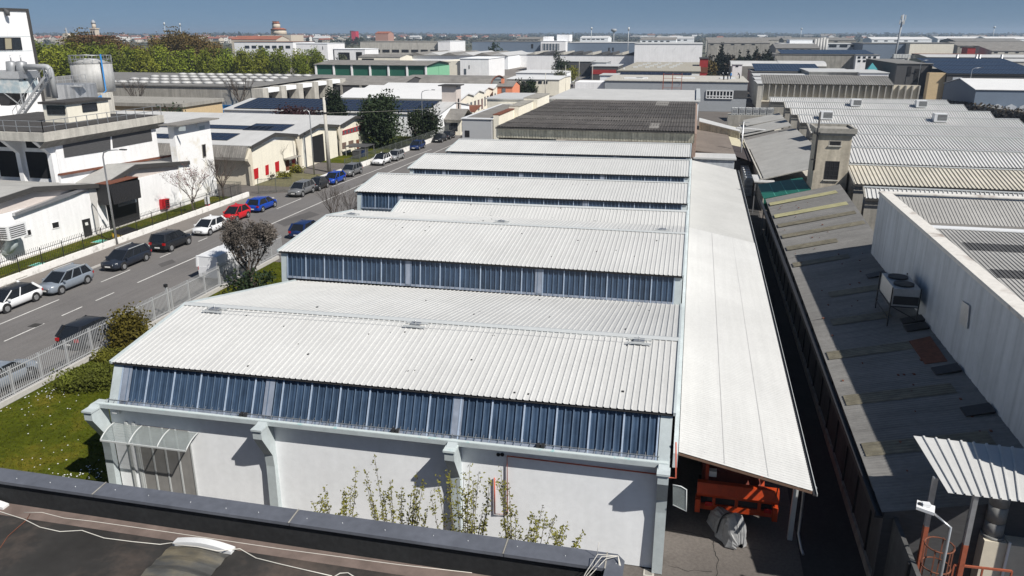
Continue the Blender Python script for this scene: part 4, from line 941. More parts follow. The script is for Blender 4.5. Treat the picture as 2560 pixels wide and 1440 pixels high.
# ================================================================== white factory on the left
FXW=-57.
wf=thing('white_factory','long white factory wall with shallow gables, a black gate and a small black door','factory',(-60,62,0))
def U(px,py,X=FXW): return PX(px,py,X)
def yz(px,py,X=FXW): p=PX(px,py,X); return (p.y,p.z)
# outline of the two gables (road side)
def zy(y,z,X=FXW): return Vector((X,y,z))
g1=[zy(26,0),zy(26,4.3),U(0,526),U(208,470),U(246,470)]
g1=[zy(24,0),zy(24,4.15),zy(53.5,4.55),zy(65.2,4.35),zy(65.2,0)]
pk1=U(77,466); e1=U(214,462); pk2=U(333,413); e2=U(447,412); wr_=U(470,525); 
b=B(); b.prism([zy(30,0),zy(30,4.5),zy(65.8,4.5),zy(65.8,0)],(-.35,0,0)); b.prism([zy(65.8,0),zy(65.8,4.6),zy(80.3,4.45),zy(80.3,0)],(-.35,0,0)); b.build('wall',WWALL2,wf)
for (ya,yp,yb,zp) in ((40.,pk1.y,65.4,pk1.z-.35),(66.4,pk2.y,80.2,pk2.z-.25)):
    q=B(); q.prism([zy(ya,4.52,FXW-.05),zy(yp,zp-.1,FXW-.05),zy(yb,4.72,FXW-.05),zy(yb,4.52,FXW-.05)],(-.25,0,0)); q.build('gable_panel',PINKB,wf)
    for (y0,z0,y1,z1) in ((ya,4.6,yp,zp),(yp,zp,yb,4.75)):
        q=B(); q.prism([zy(y0,z0-.08,FXW+.45),zy(y1,z1-.08,FXW+.45),zy(y1,z1+.34,FXW+.45),zy(y0,z0+.34,FXW+.45)],(-.2,0,0)); fa=q.build('fascia',FASCIA,wf)
        q=B(); q.prism([zy(y0,z0+.2,FXW+.15),zy(y1,z1+.2,FXW+.15),zy(y1,z1+.2,-100),zy(y0,z0+.2,-100)],(0,0,.06)) if yp<60 else q.prism([zy(y0,z0+.2,FXW+.15),zy(y1,z1+.2,FXW+.15),zy(y1,z1+.2,-60.2),zy(y0,z0+.2,-60.2)],(0,0,.06)); q.build('roof',PALELOW,wf)
q=B(); slab(q,'x',-60.25,[(150,438),(446,387)],-.3,0,4.0); q.build('parapet',WWALL2,wf)
a=U(150,438,-60.2); c=U(446,387,-60.2); q=B(); q.bar(a+Vector((0,0,.05)),c+Vector((0,0,.05)),.5,.16); q.build('coping',RUSTD,wf)
# V-shaped pillar between the gables
q=B(); q.prism([U(222,472,FXW+.06),U(247,470,FXW+.06),U(243,520,FXW+.06),U(252,583,FXW+.06),U(244,590,FXW+.06),U(231,520,FXW+.06)],(-.055,0,0)); q.build('pillar',mat('pale_grey_concrete',(.50,.49,.47),.9,0,.08,4),wf)
q=B(); q.prism([U(38,540,FXW+.35),U(184,487,FXW+.35),U(218,472,FXW+.35),U(218,463,FXW+.35),U(184,478,FXW+.35),U(38,533,FXW+.35)],(-.34,0,0)); q.build('gutter',GALV,wf)
q=B(); q.prism([U(447,470,FXW+.05),U(446,408,FXW+.05),U(470,525,FXW+.05)],(-.05,0,0)); q.build('corner_pillar',MATS['pale_grey_concrete'],wf)
def xwin(par,X,quad,name='window',m=BLACK,t=.02,frame=None,sill=None):
    q=B(); P=pp('x',X+.004,quad); q.prism(P,(t,0,0)); o=q.build(name,m,par)
    if frame:
        for i in range(4):
            q=B(); q.bar(P[i]+Vector((t,0,0)),P[(i+1)%4]+Vector((t,0,0)),.07,.06); q.build('frame',frame,o)
    return o
xwin(wf,FXW,((204,550),(224,545),(233,596),(213,603)),'door',DARKMET)
p_=xwin(wf,FXW+.03,((212,557),(219,555),(221,562),(214,564)),'notice',PLATE,.006)
for qd in (((57,577),(76,573),(79,587),(60,593)),((128,557),(146,553),(148,568),(131,572))): xwin(wf,FXW,qd,frame=WWALL2)
xwin(wf,FXW,((258,466),(338,447),(349,552),(276,575)),'gate',mat('black_gate',(.018,.018,.019),.6,0,.2,3),.05,frame=DARKMET)
q=B(); a=U(296,518,FXW+.06); c=U(342,505,FXW+.06); q.prism([a,c,c+Vector((0,0,.35)),a+Vector((0,0,.35))],(.01,0,0)); q.build('gate_glazing',GLASSG,wf)
# ribbed black awning over the gate
aw_=thing('gate_awning','black ribbed box awning with a rusty top above the black factory gate','awning',(-56,68.5,3))
q=B(); P=[U(272,462,FXW+1.6),U(348,449,FXW+1.6),U(353,494,FXW+1.6),U(285,512,FXW+1.6)]
b=B(); b.sheet(P[3],P[2],P[1],P[0],.22,.03); b.build('front',DARKMET,aw_)
y0=min(P[0].y,P[3].y);y1=P[2].y; z1=max(p.z for p in P); z0=P[3].z
q=B(); q.box(FXW+.01,y0,z1+.0,FXW+1.62,y1,z1+.06); q.build('top',RUSTD,aw_)
q=B(); q.box(FXW+.01,y0,z0,FXW+1.58,y0+.05,z1); q.build('side',DARKMET,aw_); q=B(); q.box(FXW+.01,y1-.05,z0,FXW+1.58,y1,z1); q.build('side',DARKMET,aw_)
# red fan box, evaporative cooler
rb_=thing('vent_box','red louvred vent box hung on the white factory wall','vent box',(-56.7,74.5,1.5))
P=[U(404,499,FXW+.35),U(423,496,FXW+.35),U(424,521,FXW+.35),U(406,524,FXW+.35)]
q=B(); q.prism(P,(-.34,0,0)); q.build('casing',RED,rb_)
for k in range(4):
    f=.2+.2*k; a=P[0].lerp(P[3],f); c=P[1].lerp(P[2],f); a=a.lerp(c,.45); c=a.lerp(c,.85); q=B(); q.bar(a+Vector((.01,0,0)),c+Vector((.01,0,0)),.02,.16); q.build('louvre',BLACK,rb_)
co=thing('air_cooler','large white louvred air cooler with its duct on the left end of the white wall','air cooler',(-56,52.5,2.5))
p=U(24,575,FXW+.9); q=B(); q.box(FXW+.05,p.y-1.0,p.z-.65,FXW+1.7,p.y+1.0,p.z+.55); q.build('casing',WHITEMET,co)
for k in range(6):
    q=B(); q.box(FXW+.4,p.y-1.02,p.z-.5+.17*k,FXW+1.55,p.y-1.002,p.z-.42+.17*k); q.build('louvre',DKGREY,co)
    q=B(); q.box(FXW+1.702,p.y-.8,p.z-.5+.17*k,FXW+1.72,p.y+.8,p.z-.42+.17*k); q.build('louvre',DKGREY,co)
q=B(); q.tube([(FXW+.9,p.y,p.z-.65),(FXW+.85,p.y,p.z-1.2),(FXW+.3,p.y,p.z-1.7),(FXW+.02,p.y,p.z-1.8)],.5,10); q.build('duct',PALEBLUE,co)
# turquoise covers and yellow bin in the grass strip
for lab,px,py,mt in (('turquoise manhole lid, nearest the left edge, behind the black railings',38,690,TURQ),('turquoise manhole lid, second from the left, behind the railings',96,660,TURQ),('turquoise manhole lid in front of the small black door',250,602,TURQ),('turquoise lid beside the yellow box behind the railings',302,590,TURQ)):
    p=G(px,py,.3); t=thing('cover_lid',lab,'lid',(p.x,p.y,.22),0,'turquoise lids in the grass strip'); q=B(); q.prism([(p.x-.5,p.y-.45,.22),(p.x+.5,p.y-.45,.22),(p.x+.4,p.y+.5,.22),(p.x-.4,p.y+.5,.22)],(0,0,.06)); q.build('lid',mt,t); q=B(); q.box(p.x-.6,p.y-.55,.2,p.x+.6,p.y+.6,.24); q.build('frame',CONCL,t)
p=G(313,582,.5); t=thing('grit_box','yellow box with a sloping lid behind the black railings','box',(p.x,p.y,.2)); q=B(); q.prism([(p.x-.6,p.y-1.1,.22),(p.x+.6,p.y-1.1,.22),(p.x+.6,p.y-1.1,.55),(p.x-.6,p.y-1.1,.8)],(0,2.2,0)); q.build('box',YELLOW,t); q=B(); q.prism([(p.x-.65,p.y-1.15,.81),(p.x+.65,p.y-1.15,.56),(p.x+.65,p.y-1.15,.6),(p.x-.65,p.y-1.15,.85)],(0,2.3,0)); q.build('lid',BLACK,t)
# ------------------------------------------------ upper white block with dark bands
ub=thing('upper_block','white upper factory block with long dark cladding bands under a railed roof slab','factory block',(-68,72,0))
UX=-63.
c_l=U(150,345,UX); c_r=U(392,322,UX); zr=U(392,318,UX).z
y0,y1=U(152,440,UX).y,U(400,400,UX).y
q=B(); q.box(-79,y0,0,UX,y1,9.0); q.build('wall',WWALL2,ub)
q=B(); q.box(-80,y0-2.2,9.0,UX+.9,y1+.6,9.85); q.build('roof_slab',CONCL,ub); q=B(); q.box(-79.6,y0-1.8,9.85,UX+.5,y1+.2,9.9); q.build('roof',ROOFFELT,ub)
q=B(); q.prism([(UX+.9,y0-2.2,9.0),(UX+.9,y1+.6,9.0),(UX+.02,y1+.6,8.25),(UX+.02,y0-2.2,8.25)],(-.02,0,0)); q.build('soffit',CONC,ub)
xwin(ub,UX,((156,359),(275,336),(276,376),(161,394)),'dark_band',DKGREY,.05); xwin(ub,UX,((279,335),(376,319),(380,352),(282,370)),'dark_band',DKGREY,.05)
for (xa,xb) in ((-66.8,-64.2),(-70.4,-67.8),(-74,-71.4)):
    q=B(); q.box(xa,y0-.03,4.9,xb,y0-.004,7.6); q.build('window',BLACK,ub)
    q=B(); q.box(xa+.4,y0-2.24,8.2,xb-.4,y0-2.0,8.9) if False else q.box(xa+.3,y0-.04,8.0,xb-.3,y0-.01,8.7); q.build('vent_slot',BLACK,ub)
for x in (-63.5,-67.3,-70.9,-74.6): q=B(); q.prism([(x-.25,y0-.5,0),(x-.25,y0-.5,7.5),(x-.25,y0-2.1,8.95),(x-.25,y0-.004,8.95),(x-.25,y0-.004,0)],(.5,0,0)); q.build('rib',WWALL2,ub)
# roof railing
rl=thing('roof_railing','grey steel railing round the edge of the upper block roof','railing',(-66,72,9.9))
def railing(par,pts,h=1.1,step=1.5,m=GALV):
    for a,c in zip(pts,pts[1:]):
        a=Vector(a);c=Vector(c); n=max(1,round((c-a).length/step))
        for k in range(n+1):
            p=a.lerp(c,k/n); q=B(); q.bar(p,p+Vector((0,0,h)),.055); q.build('post',m,par)
        for f_ in (.5,1.0):
            q=B(); q.bar(a+Vector((0,0,h*f_)),c+Vector((0,0,h*f_)),.05); q.build('rail',m,par)
railing(rl,[(-79,y0-2.0,9.88),(UX+.75,y0-2.0,9.88),(UX+.75,y1+.4,9.88)])
# penthouse
ph=thing('penthouse','small cream rooftop cabin with two dark strip windows on the upper block','cabin',(-68,74,9.9))
pc=PX(173,308,-66.4); HY=pc.y
pl_=PY(112,295,HY); 
hx0,hx1=pl_.x,-66.4; hy1=PX(277,295,-66.4).y; hz=PX(170,258,-66.4).z
q=B(); q.box(hx0,HY,9.9,hx1,hy1,hz-.1); q.build('wall',CREAM,ph); q=B(); q.box(hx0-.3,HY-.3,hz-.1,hx1+.25,hy1+.25,hz+.12); q.build('roof',ROOFFELT,ph)
xwin(ph,-66.4,((204,260),(240,257),(243,276),(207,280)),'window',DARKGLASS,.03,frame=DARKMET)
P=[PY(117,264,HY),PY(161,265,HY),PY(164,285,HY),PY(121,285,HY)]
q=B(); q.prism([p+Vector((0,-.03,0)) for p in P],(0,.026,0)); o=q.build('window',DARKGLASS,ph)
for i in range(4): q=B(); q.bar(P[i]+Vector((0,-.04,0)),P[(i+1)%4]+Vector((0,-.04,0)),.07,.06); q.build('frame',DARKMET,o)
# ------------------------------------------------ tall white slab at the left edge
tb2=thing('tall_white_building','tall white building with a black roof edge and strip window at the left edge','building',(-90,80,0))
TX=-97.; ty=PX(84,110,TX).y; tz=PX(66,29,TX).z
q=B(); q.box(-140,50,0,TX,ty,tz); q.build('wall',WWALL2,tb2)
q=B(); q.box(-140.1,49.9,tz,TX+.12,ty+.12,tz+.4); q.build('roof_edge',FASCIA,tb2)
q=B(); q.box(TX+.004,ty-.35,0,TX+.14,ty+.12,tz); q.build('corner_trim',FASCIA,tb2)
def ywin(par,Y,x0,y0,x1,y1,name='window',m=DARKGLASS,t=.03,frame=None):
    a=PY(x0,y0,Y); c=PY(x1,y1,Y); q=B(); q.box(a.x,Y-t,c.z,c.x,Y-.004,a.z); o=q.build(name,m,par)
    if frame:
        P=[Vector((a.x,Y-t,a.z)),Vector((c.x,Y-t,a.z)),Vector((c.x,Y-t,c.z)),Vector((a.x,Y-t,c.z))]
        for i_ in range(4): q=B(); q.bar(P[i_],P[(i_+1)%4],.09,.08); q.build('frame',frame,o)
    return o
o=xwin(tb2,TX,((-60,94),(50,94),(55,124),(-60,126)),'window',DARKGLASS,.05,frame=DARKMET)
for f_ in (12,31): q=B(); q.bar(PX(f_-2,94,TX+.08),PX(f_,125,TX+.08),.12); q.build('mullion',DARKMET,o)
xwin(tb2,TX+.05,((12,96),(29,96),(32,122),(14,123)),'blind',mat('beige_blind',(.30,.27,.19),.8,0,.05),.02)
for py in (91,127): q=B(); c=PX(72,py,TX); q.box(TX+.002,50,c.z-.04,TX+.012,ty-.4,c.z+.04); q.build('panel_joint',PALEBLUE,tb2)
q=B(); a=PX(18,30,TX+.6); q.tube([a+Vector((-.5,0,.5)),a,a-Vector((0,0,.5))],[.12,.35,.28],10); q.build('floodlight',DKGREY,tb2)
# ------------------------------------------------ plant: pipes, silencers, tanks, stair, hopper
pd=thing('steel_tank','large round steel storage tank with a railed domed top','tank',(-82,106,0))
TY=110.; tc=PY(237,180,110.); tl_=PY(190,180,110.).x; tr_=PY(272,180,110.).x; rad=(tr_-tl_)/2; tcx=(tl_+tr_)/2; z0=PY(240,228,110).z; z1=PY(240,158,110).z
q=B(); q.tube([(tcx,TY,z0),(tcx,TY,z0+(z1-z0)*.33),(tcx,TY,z0+(z1-z0)*.34),(tcx,TY,z0+(z1-z0)*.66),(tcx,TY,z0+(z1-z0)*.67),(tcx,TY,z1)],[rad,rad,rad*1.01,rad*1.01,rad,rad],32); q.build('shell',TANKM,pd)
q=B(); q.tube([(tcx,TY,z1),(tcx,TY,z1+.5),(tcx,TY,z1+.75)],[rad*1.02,rad*.5,.2],32); q.build('dome',TANKM,pd)
for k in range(16):
    t=2*math.pi*k/16; q=B(); q.bar((tcx+rad*math.cos(t),TY+rad*math.sin(t),z1),(tcx+rad*math.cos(t),TY+rad*math.sin(t),z1+1.2),.06); q.build('post',GALV,pd)
for h_ in (.6,1.2): q=B(); q.tube([(tcx+rad*math.cos(2*math.pi*k/24),TY+rad*math.sin(2*math.pi*k/24),z1+h_) for k in range(25)],.04,5); q.build('rail',GALV,pd)
q=B(); q.tube([(tcx+rad+.2,108.5,z1+1.4),(tcx+rad+.2,108.5,z0+.2),(tcx+rad+.4,106.4,z0-.6),(tcx+rad+.4,106.4,z0-6)],.11,8); q.build('pipe',BLUEP,pd)
q=B(); q.tube([(tcx+rad+.9,106.4,z0-.3),(tcx+rad+.9,106.4,z0-6)],.11,8); q.build('pipe',BLUEP,pd)
pbz=thing('tank_house','concrete plinth building with a dark opening under the steel tank','building',(-80,110,0))
q=B(); q.box(tcx-rad-2,106.8,0,tcx+rad+.6,109.4,z0-.05); q.build('wall',CONCL,pbz); q=B(); q.box(tcx+rad-2.2,106.75,3,tcx+rad+.3,106.79,z0-1.9); q.build('opening',BLACK,pbz)
pt=thing('low_tank','ribbed low steel tank in front of the large tank','tank',(-85,100,0))
a=PY(138,215,100.); c=PY(215,215,100.); rr_=(c.x-a.x)/2; zc=PY(180,210,100).z
b=B(); N=48
for k in range(N):
    t0=2*math.pi*k/N; rk=rr_+(.08 if k%2 else 0); b.v.append((a.x+rr_+rk*math.cos(t0),101+rk*math.sin(t0),0)); b.v.append((a.x+rr_+rk*math.cos(t0),101+rk*math.sin(t0),zc))
for k in range(N): i=2*k;j=2*((k+1)%N); b.f.append((i,j,j+1,i+1)); b.m.append(0); b.smooth.append(False)
b.f.append(tuple(2*k+1 for k in range(N))); b.m.append(0); b.smooth.append(False); b.build('shell',GALV,pt)
wk=thing('walkway','railed steel walkway between the pipes and the large tank','walkway',(-85,100,15))
a=PY(128,193,99.); c=PY(205,186,99.); q=B(); q.box(a.x,98.6,a.z-1.25,c.x,99.6,a.z-1.1); q.build('deck',GALV,wk); railing(wk,[(a.x,98.6,a.z-1.1),(c.x,98.6,c.z-1.1)],1.1,1.2); railing(wk,[(a.x,99.6,a.z-1.1),(c.x,99.6,c.z-1.1)],1.1,1.2)
pipe=thing('exhaust_duct','fat grey insulated duct bending down beside the white building','duct',(-80,88,10))
def on(px,py,Y=86.): return PY(px,py,Y)
DUCTM=mat('insulated_duct_cladding',(.36,.37,.375),.6,.15,.1,3)
q=B(); q.tube([on(58,168),on(110,167),on(118,168),on(124,173),on(127,182),on(138,245)],.36,14); q.build('duct',DUCTM,pipe)
q=B(); q.tube([on(112,172,86.8),on(122,242,86.8)],.28,12); q.build('duct',DUCTM,pipe)
SILV=mat('silencer_grey',(.27,.28,.29),.5,.3,.1,5)
for lab,px in (('grey silencer drum on the left end of the duct',28),('grey silencer drum on the right, next to the duct',53)):
    t=thing('silencer',lab,'silencer',on(px,200),0,'silencer drums above the hopper'); a=on(px,155);c=on(px+2,182); q=B(); q.tube([a+Vector((0,0,.12)),a,c,c-Vector((0,0,.35))],[.25,.62,.62,.25],16); q.build('drum',SILV,t)
    q=B(); q.tube([c-Vector((0,0,.35)),c-Vector((0,0,.9))],[.25,.3],10); q.build('neck',DARKMET,t); q=B(); q.tube([a+Vector((0,0,.1)),a+Vector((0,0,.8))],.07,6); q.build('stub',GALV,t)
hp=thing('filter_housing','pale blue peeling steel filter housing on braced legs by the stair','filter housing',(-82,84,8))
PEEL=mat('peeling_blue_paint',(.36,.44,.47),.7,0,.1,3,0,.8,col2=(.55,.57,.56),cov=.52)
a=on(-30,195);c=on(68,232); q=B(); q.box(a.x,85,c.z,c.x,88,a.z); q.build('housing',PEEL,hp); q=B(); q.box(a.x,84.9,a.z+.02,c.x+.3,88.1,a.z+.9); q.build('hood',GALV,hp)
q=B(); q.prism([(c.x-4.6,85.2,c.z),(c.x-1.4,85.2,c.z),(c.x-2.4,85.2,c.z-1.6),(c.x-3.6,85.2,c.z-1.6)],(0,2.4,0)); q.build('cone',DARKMET,hp)
for x in (c.x-.1,c.x-5.0): q=B(); q.bar((x,85.1,9.9),(x,85.1,c.z),.16); q.build('leg',GALV,hp)
q=B(); q.bar((c.x-.1,85.1,10.2),(c.x-2.6,85.1,c.z),.12); q.build('brace',GALV,hp)
stt=thing('steel_stair','long galvanised steel stair climbing to the white building','stair',(-80,83,8))
a=on(35,298,84.); c=on(112,192,84.)
for dy in (0,1.1):
    q=B(); q.bar(a+Vector((0,dy,0)),c+Vector((0,dy,0)),.08,.3); q.build('stringer',GALV,stt)
    q=B(); q.bar(a+Vector((0,dy,1.05)),c+Vector((0,dy,1.05)),.06); q.build('handrail',GALV,stt)
    for k in range(9): p=a.lerp(c,k/8)+Vector((0,dy,0)); q=B(); q.bar(p,p+Vector((0,0,1.05)),.05); q.build('baluster',GALV,stt)
for k in range(26): p=a.lerp(c,(k+.5)/26); q=B(); q.box(p.x-.16,p.y,p.z+.02,p.x+.16,p.y+1.1,p.z+.06); q.build('tread',GALV,stt)
pv=thing('pipe_rack','bundle of silver pipes running down the corner of the upper block','pipes',(-70,63,3))
for k in range(4):
    x=-72+1.1*k*.6-3; q=B(); q.tube([(x-3,y0-3.2-.3*k,9.3+.12*k),(x,y0-3.2-.3*k,9.3+.12*k),(x+.5,y0-3.2-.3*k,8.9),(x+.5,y0-3.2-.3*k,4)],.16,8); q.build('pipe',GALV,pv)
# ------------------------------------------------ white fire-hose / transformer tower
wt=thing('white_tower','square white tower with a flat grey slab roof and one tall dark window','tower',(-62,86,0))
X1=-56.8; ya=U(454,470,X1).y; 
P1=G(0,0,1) if False else None
tyF=ya; tyB=U(540,440,X1).y; tzt=U(470,308,X1).z; txl=PY(430,400,tyF).x
q=B(); q.box(txl,tyF,0,X1,tyB,tzt); q.build('wall',mat('flaking_white_render',(.78,.78,.77),.9,0,.05,4,0,.7,col2=(.66,.62,.53),cov=.60),wt)
q=B(); q.box(txl-.7,tyF-.7,tzt,X1+.9,tyB+.7,tzt+.14); q.build('roof',OLDROOF,wt)
xwin(wt,X1,((504,362),(513,360),(515,391),(507,394)),'window',BLACK,.02,frame=CONC)
xwin(wt,X1,((498,316),(511,313),(512,322),(499,325)),'vent',PALEBLUE,.02)
o=B(); P=pp('y',tyF-.004,((446,317),(464,316),(464,327),(447,328))); o.prism(P,(0,-.02,0)); o.build('vent',PALEBLUE,wt)
# ================================================================== street furniture
def lamp(label,bx,by,h,arm,group='street lamps along the road',s=1):
    p=G(bx,by); t=thing('street_lamp',label,'street lamp',(p.x,p.y,0),0,group)
    q=B(); q.tube([(p.x,p.y,0),(p.x,p.y,h*.5),(p.x,p.y,h*.93),(p.x+.15*arm,p.y,h*.975),(p.x+.7*arm,p.y,h),(p.x+2.0*arm,p.y,h+.12)],[.11,.085,.065,.06,.05,.045],8); q.build('pole',GALV,t)
    q=B(); q.box(p.x+1.95*arm,p.y-.12,h+.07,p.x+2.6*arm,p.y+.12,h+.18); q.build('lamp_head',DKGREY,t)
lamp('tall curved street lamp rising beside the dark navy estate car',293,613,9.0,1)
lamp('street lamp between the cream factory and the black hatchback',786,437,9.0,-.35)
lamp('street lamp beside the low grey porch farther up the road',1058,352,9.2,1)
p=G(823,430); t=thing('utility_pole','thick tapered concrete pole standing by the bright blue cars','pole',(p.x,p.y,0)); q=B(); q.tube([(p.x,p.y,0),(p.x,p.y,10.6)],[.30,.19],12); q.build('pole',CONCL,t); q=B(); q.box(p.x-.6,p.y-.08,10.3,p.x+.6,p.y+.08,10.5); q.build('crossarm',DARKMET,t); q=B(); q.cyl(p.x,p.y,8.3,8.55,.27,.27,10); q.build('band',DARKMET,t)
CPOLE=Vector((p.x,p.y,8.4))
def wire(label,a,c,sag=.6,m=DARKMET,r=.02):
    a=Vector(a);c=Vector(c); q=B(); q.tube([a.lerp(c,k/8)-Vector((0,0,sag*4*(k/8)*(1-k/8))) for k in range(9)],r,4); tag(q.build('wire',m),label,'cable')
wire('overhead wire sagging from the concrete pole across the dark round tree',CPOLE,G(1420,300)+Vector((0,0,6)),.8,CONCL,.013)
for lab,px,py,h in (('grey pole beside the far road, nearest of the row',1480/1.,222,8.5),('grey pole at the left of the far road before the round bushes',1413,232,9),('thin pole behind the orange house',1363,250,8),('pole beside the grey panel wall at the far junction',1447,205,9.),('wooden pole beside the red building',1790,185,13.)):
    p=G(px,py); q=B(); q.tube([(p.x,p.y,0),(p.x,p.y,h)],[.14,.09],6); tag(q.build('utility_pole',CONCL),lab,'pole','thin poles in the distance')
p=G(526,512); t=thing('hydrant_post','small white and red post at the end of the grass strip','post',(-53.6,79,0)); p=G(521,527); q=B(); q.box(p.x-.18,p.y-.18,0,p.x+.18,p.y+.18,.8); q.build('post',RED,t); q=B(); q.box(p.x-.2,p.y-.2,.8,p.x+.2,p.y+.2,1.6); q.build('cap',WHITEMET,t)
for lab,px,py in (('small red hydrant cabinet on the white wall behind the pink blossom tree',463,478),('red hose cabinet beside the foot of the white tower',498,472)):
    a=PX(px,py,FXW+.1); q=B(); q.box(a.x-.3,a.y-.35,a.z-.6,a.x+.1,a.y+.35,a.z+.5); t=thing('hose_cabinet',lab,'cabinet',(a.x,a.y,a.z-.6)); q.build('casing',RED,t); q=B(); q.box(a.x+.1,a.y-.25,a.z-.1,a.x+.12,a.y+.25,a.z+.2); q.build('window',PLATE,t)
# white kerb walls and gates in front of the cream factory
kw2=thing('kerb_wall','white kerb wall with grey railing along the cream factory','wall',(-48.6,100,0))
WLP=[(-48.75,90.2),(-48.5,100),(-48.2,104)]; WL2=[(-48.0,109),(-47.4,120),(-46.75,134),(-46.65,152)]
def wallrun(par,pts,z,t,m,nm='wall'):
    for (x0,y0),(x1,y1) in zip(pts,pts[1:]):
        q=B(); q.prism([(x0,y0,0),(x1,y1,0),(x1,y1,z),(x0,y0,z)],(-t,0,0)); q.build(nm,m,par)
wallrun(kw2,WLP,.75,.25,MATS['peeling_white_wall'])
kw3=thing('kerb_wall','white kerb wall with dark railing beside the dark round tree','wall',(-47.4,120,0)); wallrun(kw3,WL2,.75,.25,MATS['peeling_white_wall'])
GRR=mat('grey_green_railing',(.11,.12,.11),.6,.2,.1,5)
def railrun(par,pts,z0,z1,step=2.5,dens=.16):
    for (x0,y0),(x1,y1) in zip(pts,pts[1:]):
        L=math.hypot(x1-x0,y1-y0); n=max(1,round(L/step))
        for k in range(n):
            a=Vector((x0+(x1-x0)*k/n-.12,y0+(y1-y0)*k/n,0)); c=Vector((x0+(x1-x0)*(k+1)/n-.12,y0+(y1-y0)*(k+1)/n,0))
            q=B(); q.box(a.x-.035,a.y-.035,z0,a.x+.035,a.y+.035,z1+.08); q.build('post',GRR,par)
            q=B()
            for z in (z0+.1,z1-.08): q.bar(a+Vector((0,0,z)),c+Vector((0,0,z)),.035)
            m=int((c-a).length/dens)
            for j in range(1,m): p=a.lerp(c,j/m); q.box(p.x-.01,p.y-.012,z0+.05,p.x+.01,p.y+.012,z1)
            q.build('panel',GRR,par)
rf1=thing('railing_fence','grey-green railings above the white wall in front of the dark round tree','fence',(-47.5,120,.75)); railrun(rf1,WL2,.75,2.0)
rf2=thing('gate','dark barred sliding gate at the cream factory entrance','gate',(-50,88,0)); railrun(rf2,[(-52.3,87.4),(-48.9,90)],.05,1.9,1.8)
rf3=thing('gate','dark gate by the concrete pole','gate',(-48,106,0)); railrun(rf3,[(-48.2,104.2),(-48.0,108.8)],.05,2.0,2.3)
rf4=thing('railing_fence','black railings round the yard beside the white tower','fence',(-54,84,0)); railrun(rf4,[(-60.5,84.3),(-52.6,84.3)],.1,2.1,2.4)
rf5=thing('mesh_fence','pale grey sheet fence running up the far road','fence',(-47,190,0))
for (x0,y0),(x1,y1) in zip([(-46.7,152.5),(-46.9,165),(-47,178)],[(-46.9,164.6),(-47,177.6),(-47,200)]):
    q=B(); q.prism([(x0,y0,.1),(x1,y1,.1),(x1,y1,2.4),(x0,y0,2.4)],(-.06,0,0)); q.build('panel',SHEETWALL,rf5)
    q=B(); q.box(x0-.1,y0-.1,0,x0+.1,y0+.1,2.6); q.build('post',CONCL,rf5)
b=B(); b.face([(-56.2,92.6,-.005),(-49,92.6,-.005),(-48.7,102.5,-.005),(-56.2,102.5,-.005)]); struct('flower_bed',b,GRASSD)
b=B(); b.face([(-62,112.5,-.005),(-48.4,112.5,-.005),(-47,150,-.005),(-62,150,-.005)]); struct('lawn',b,GRASS)
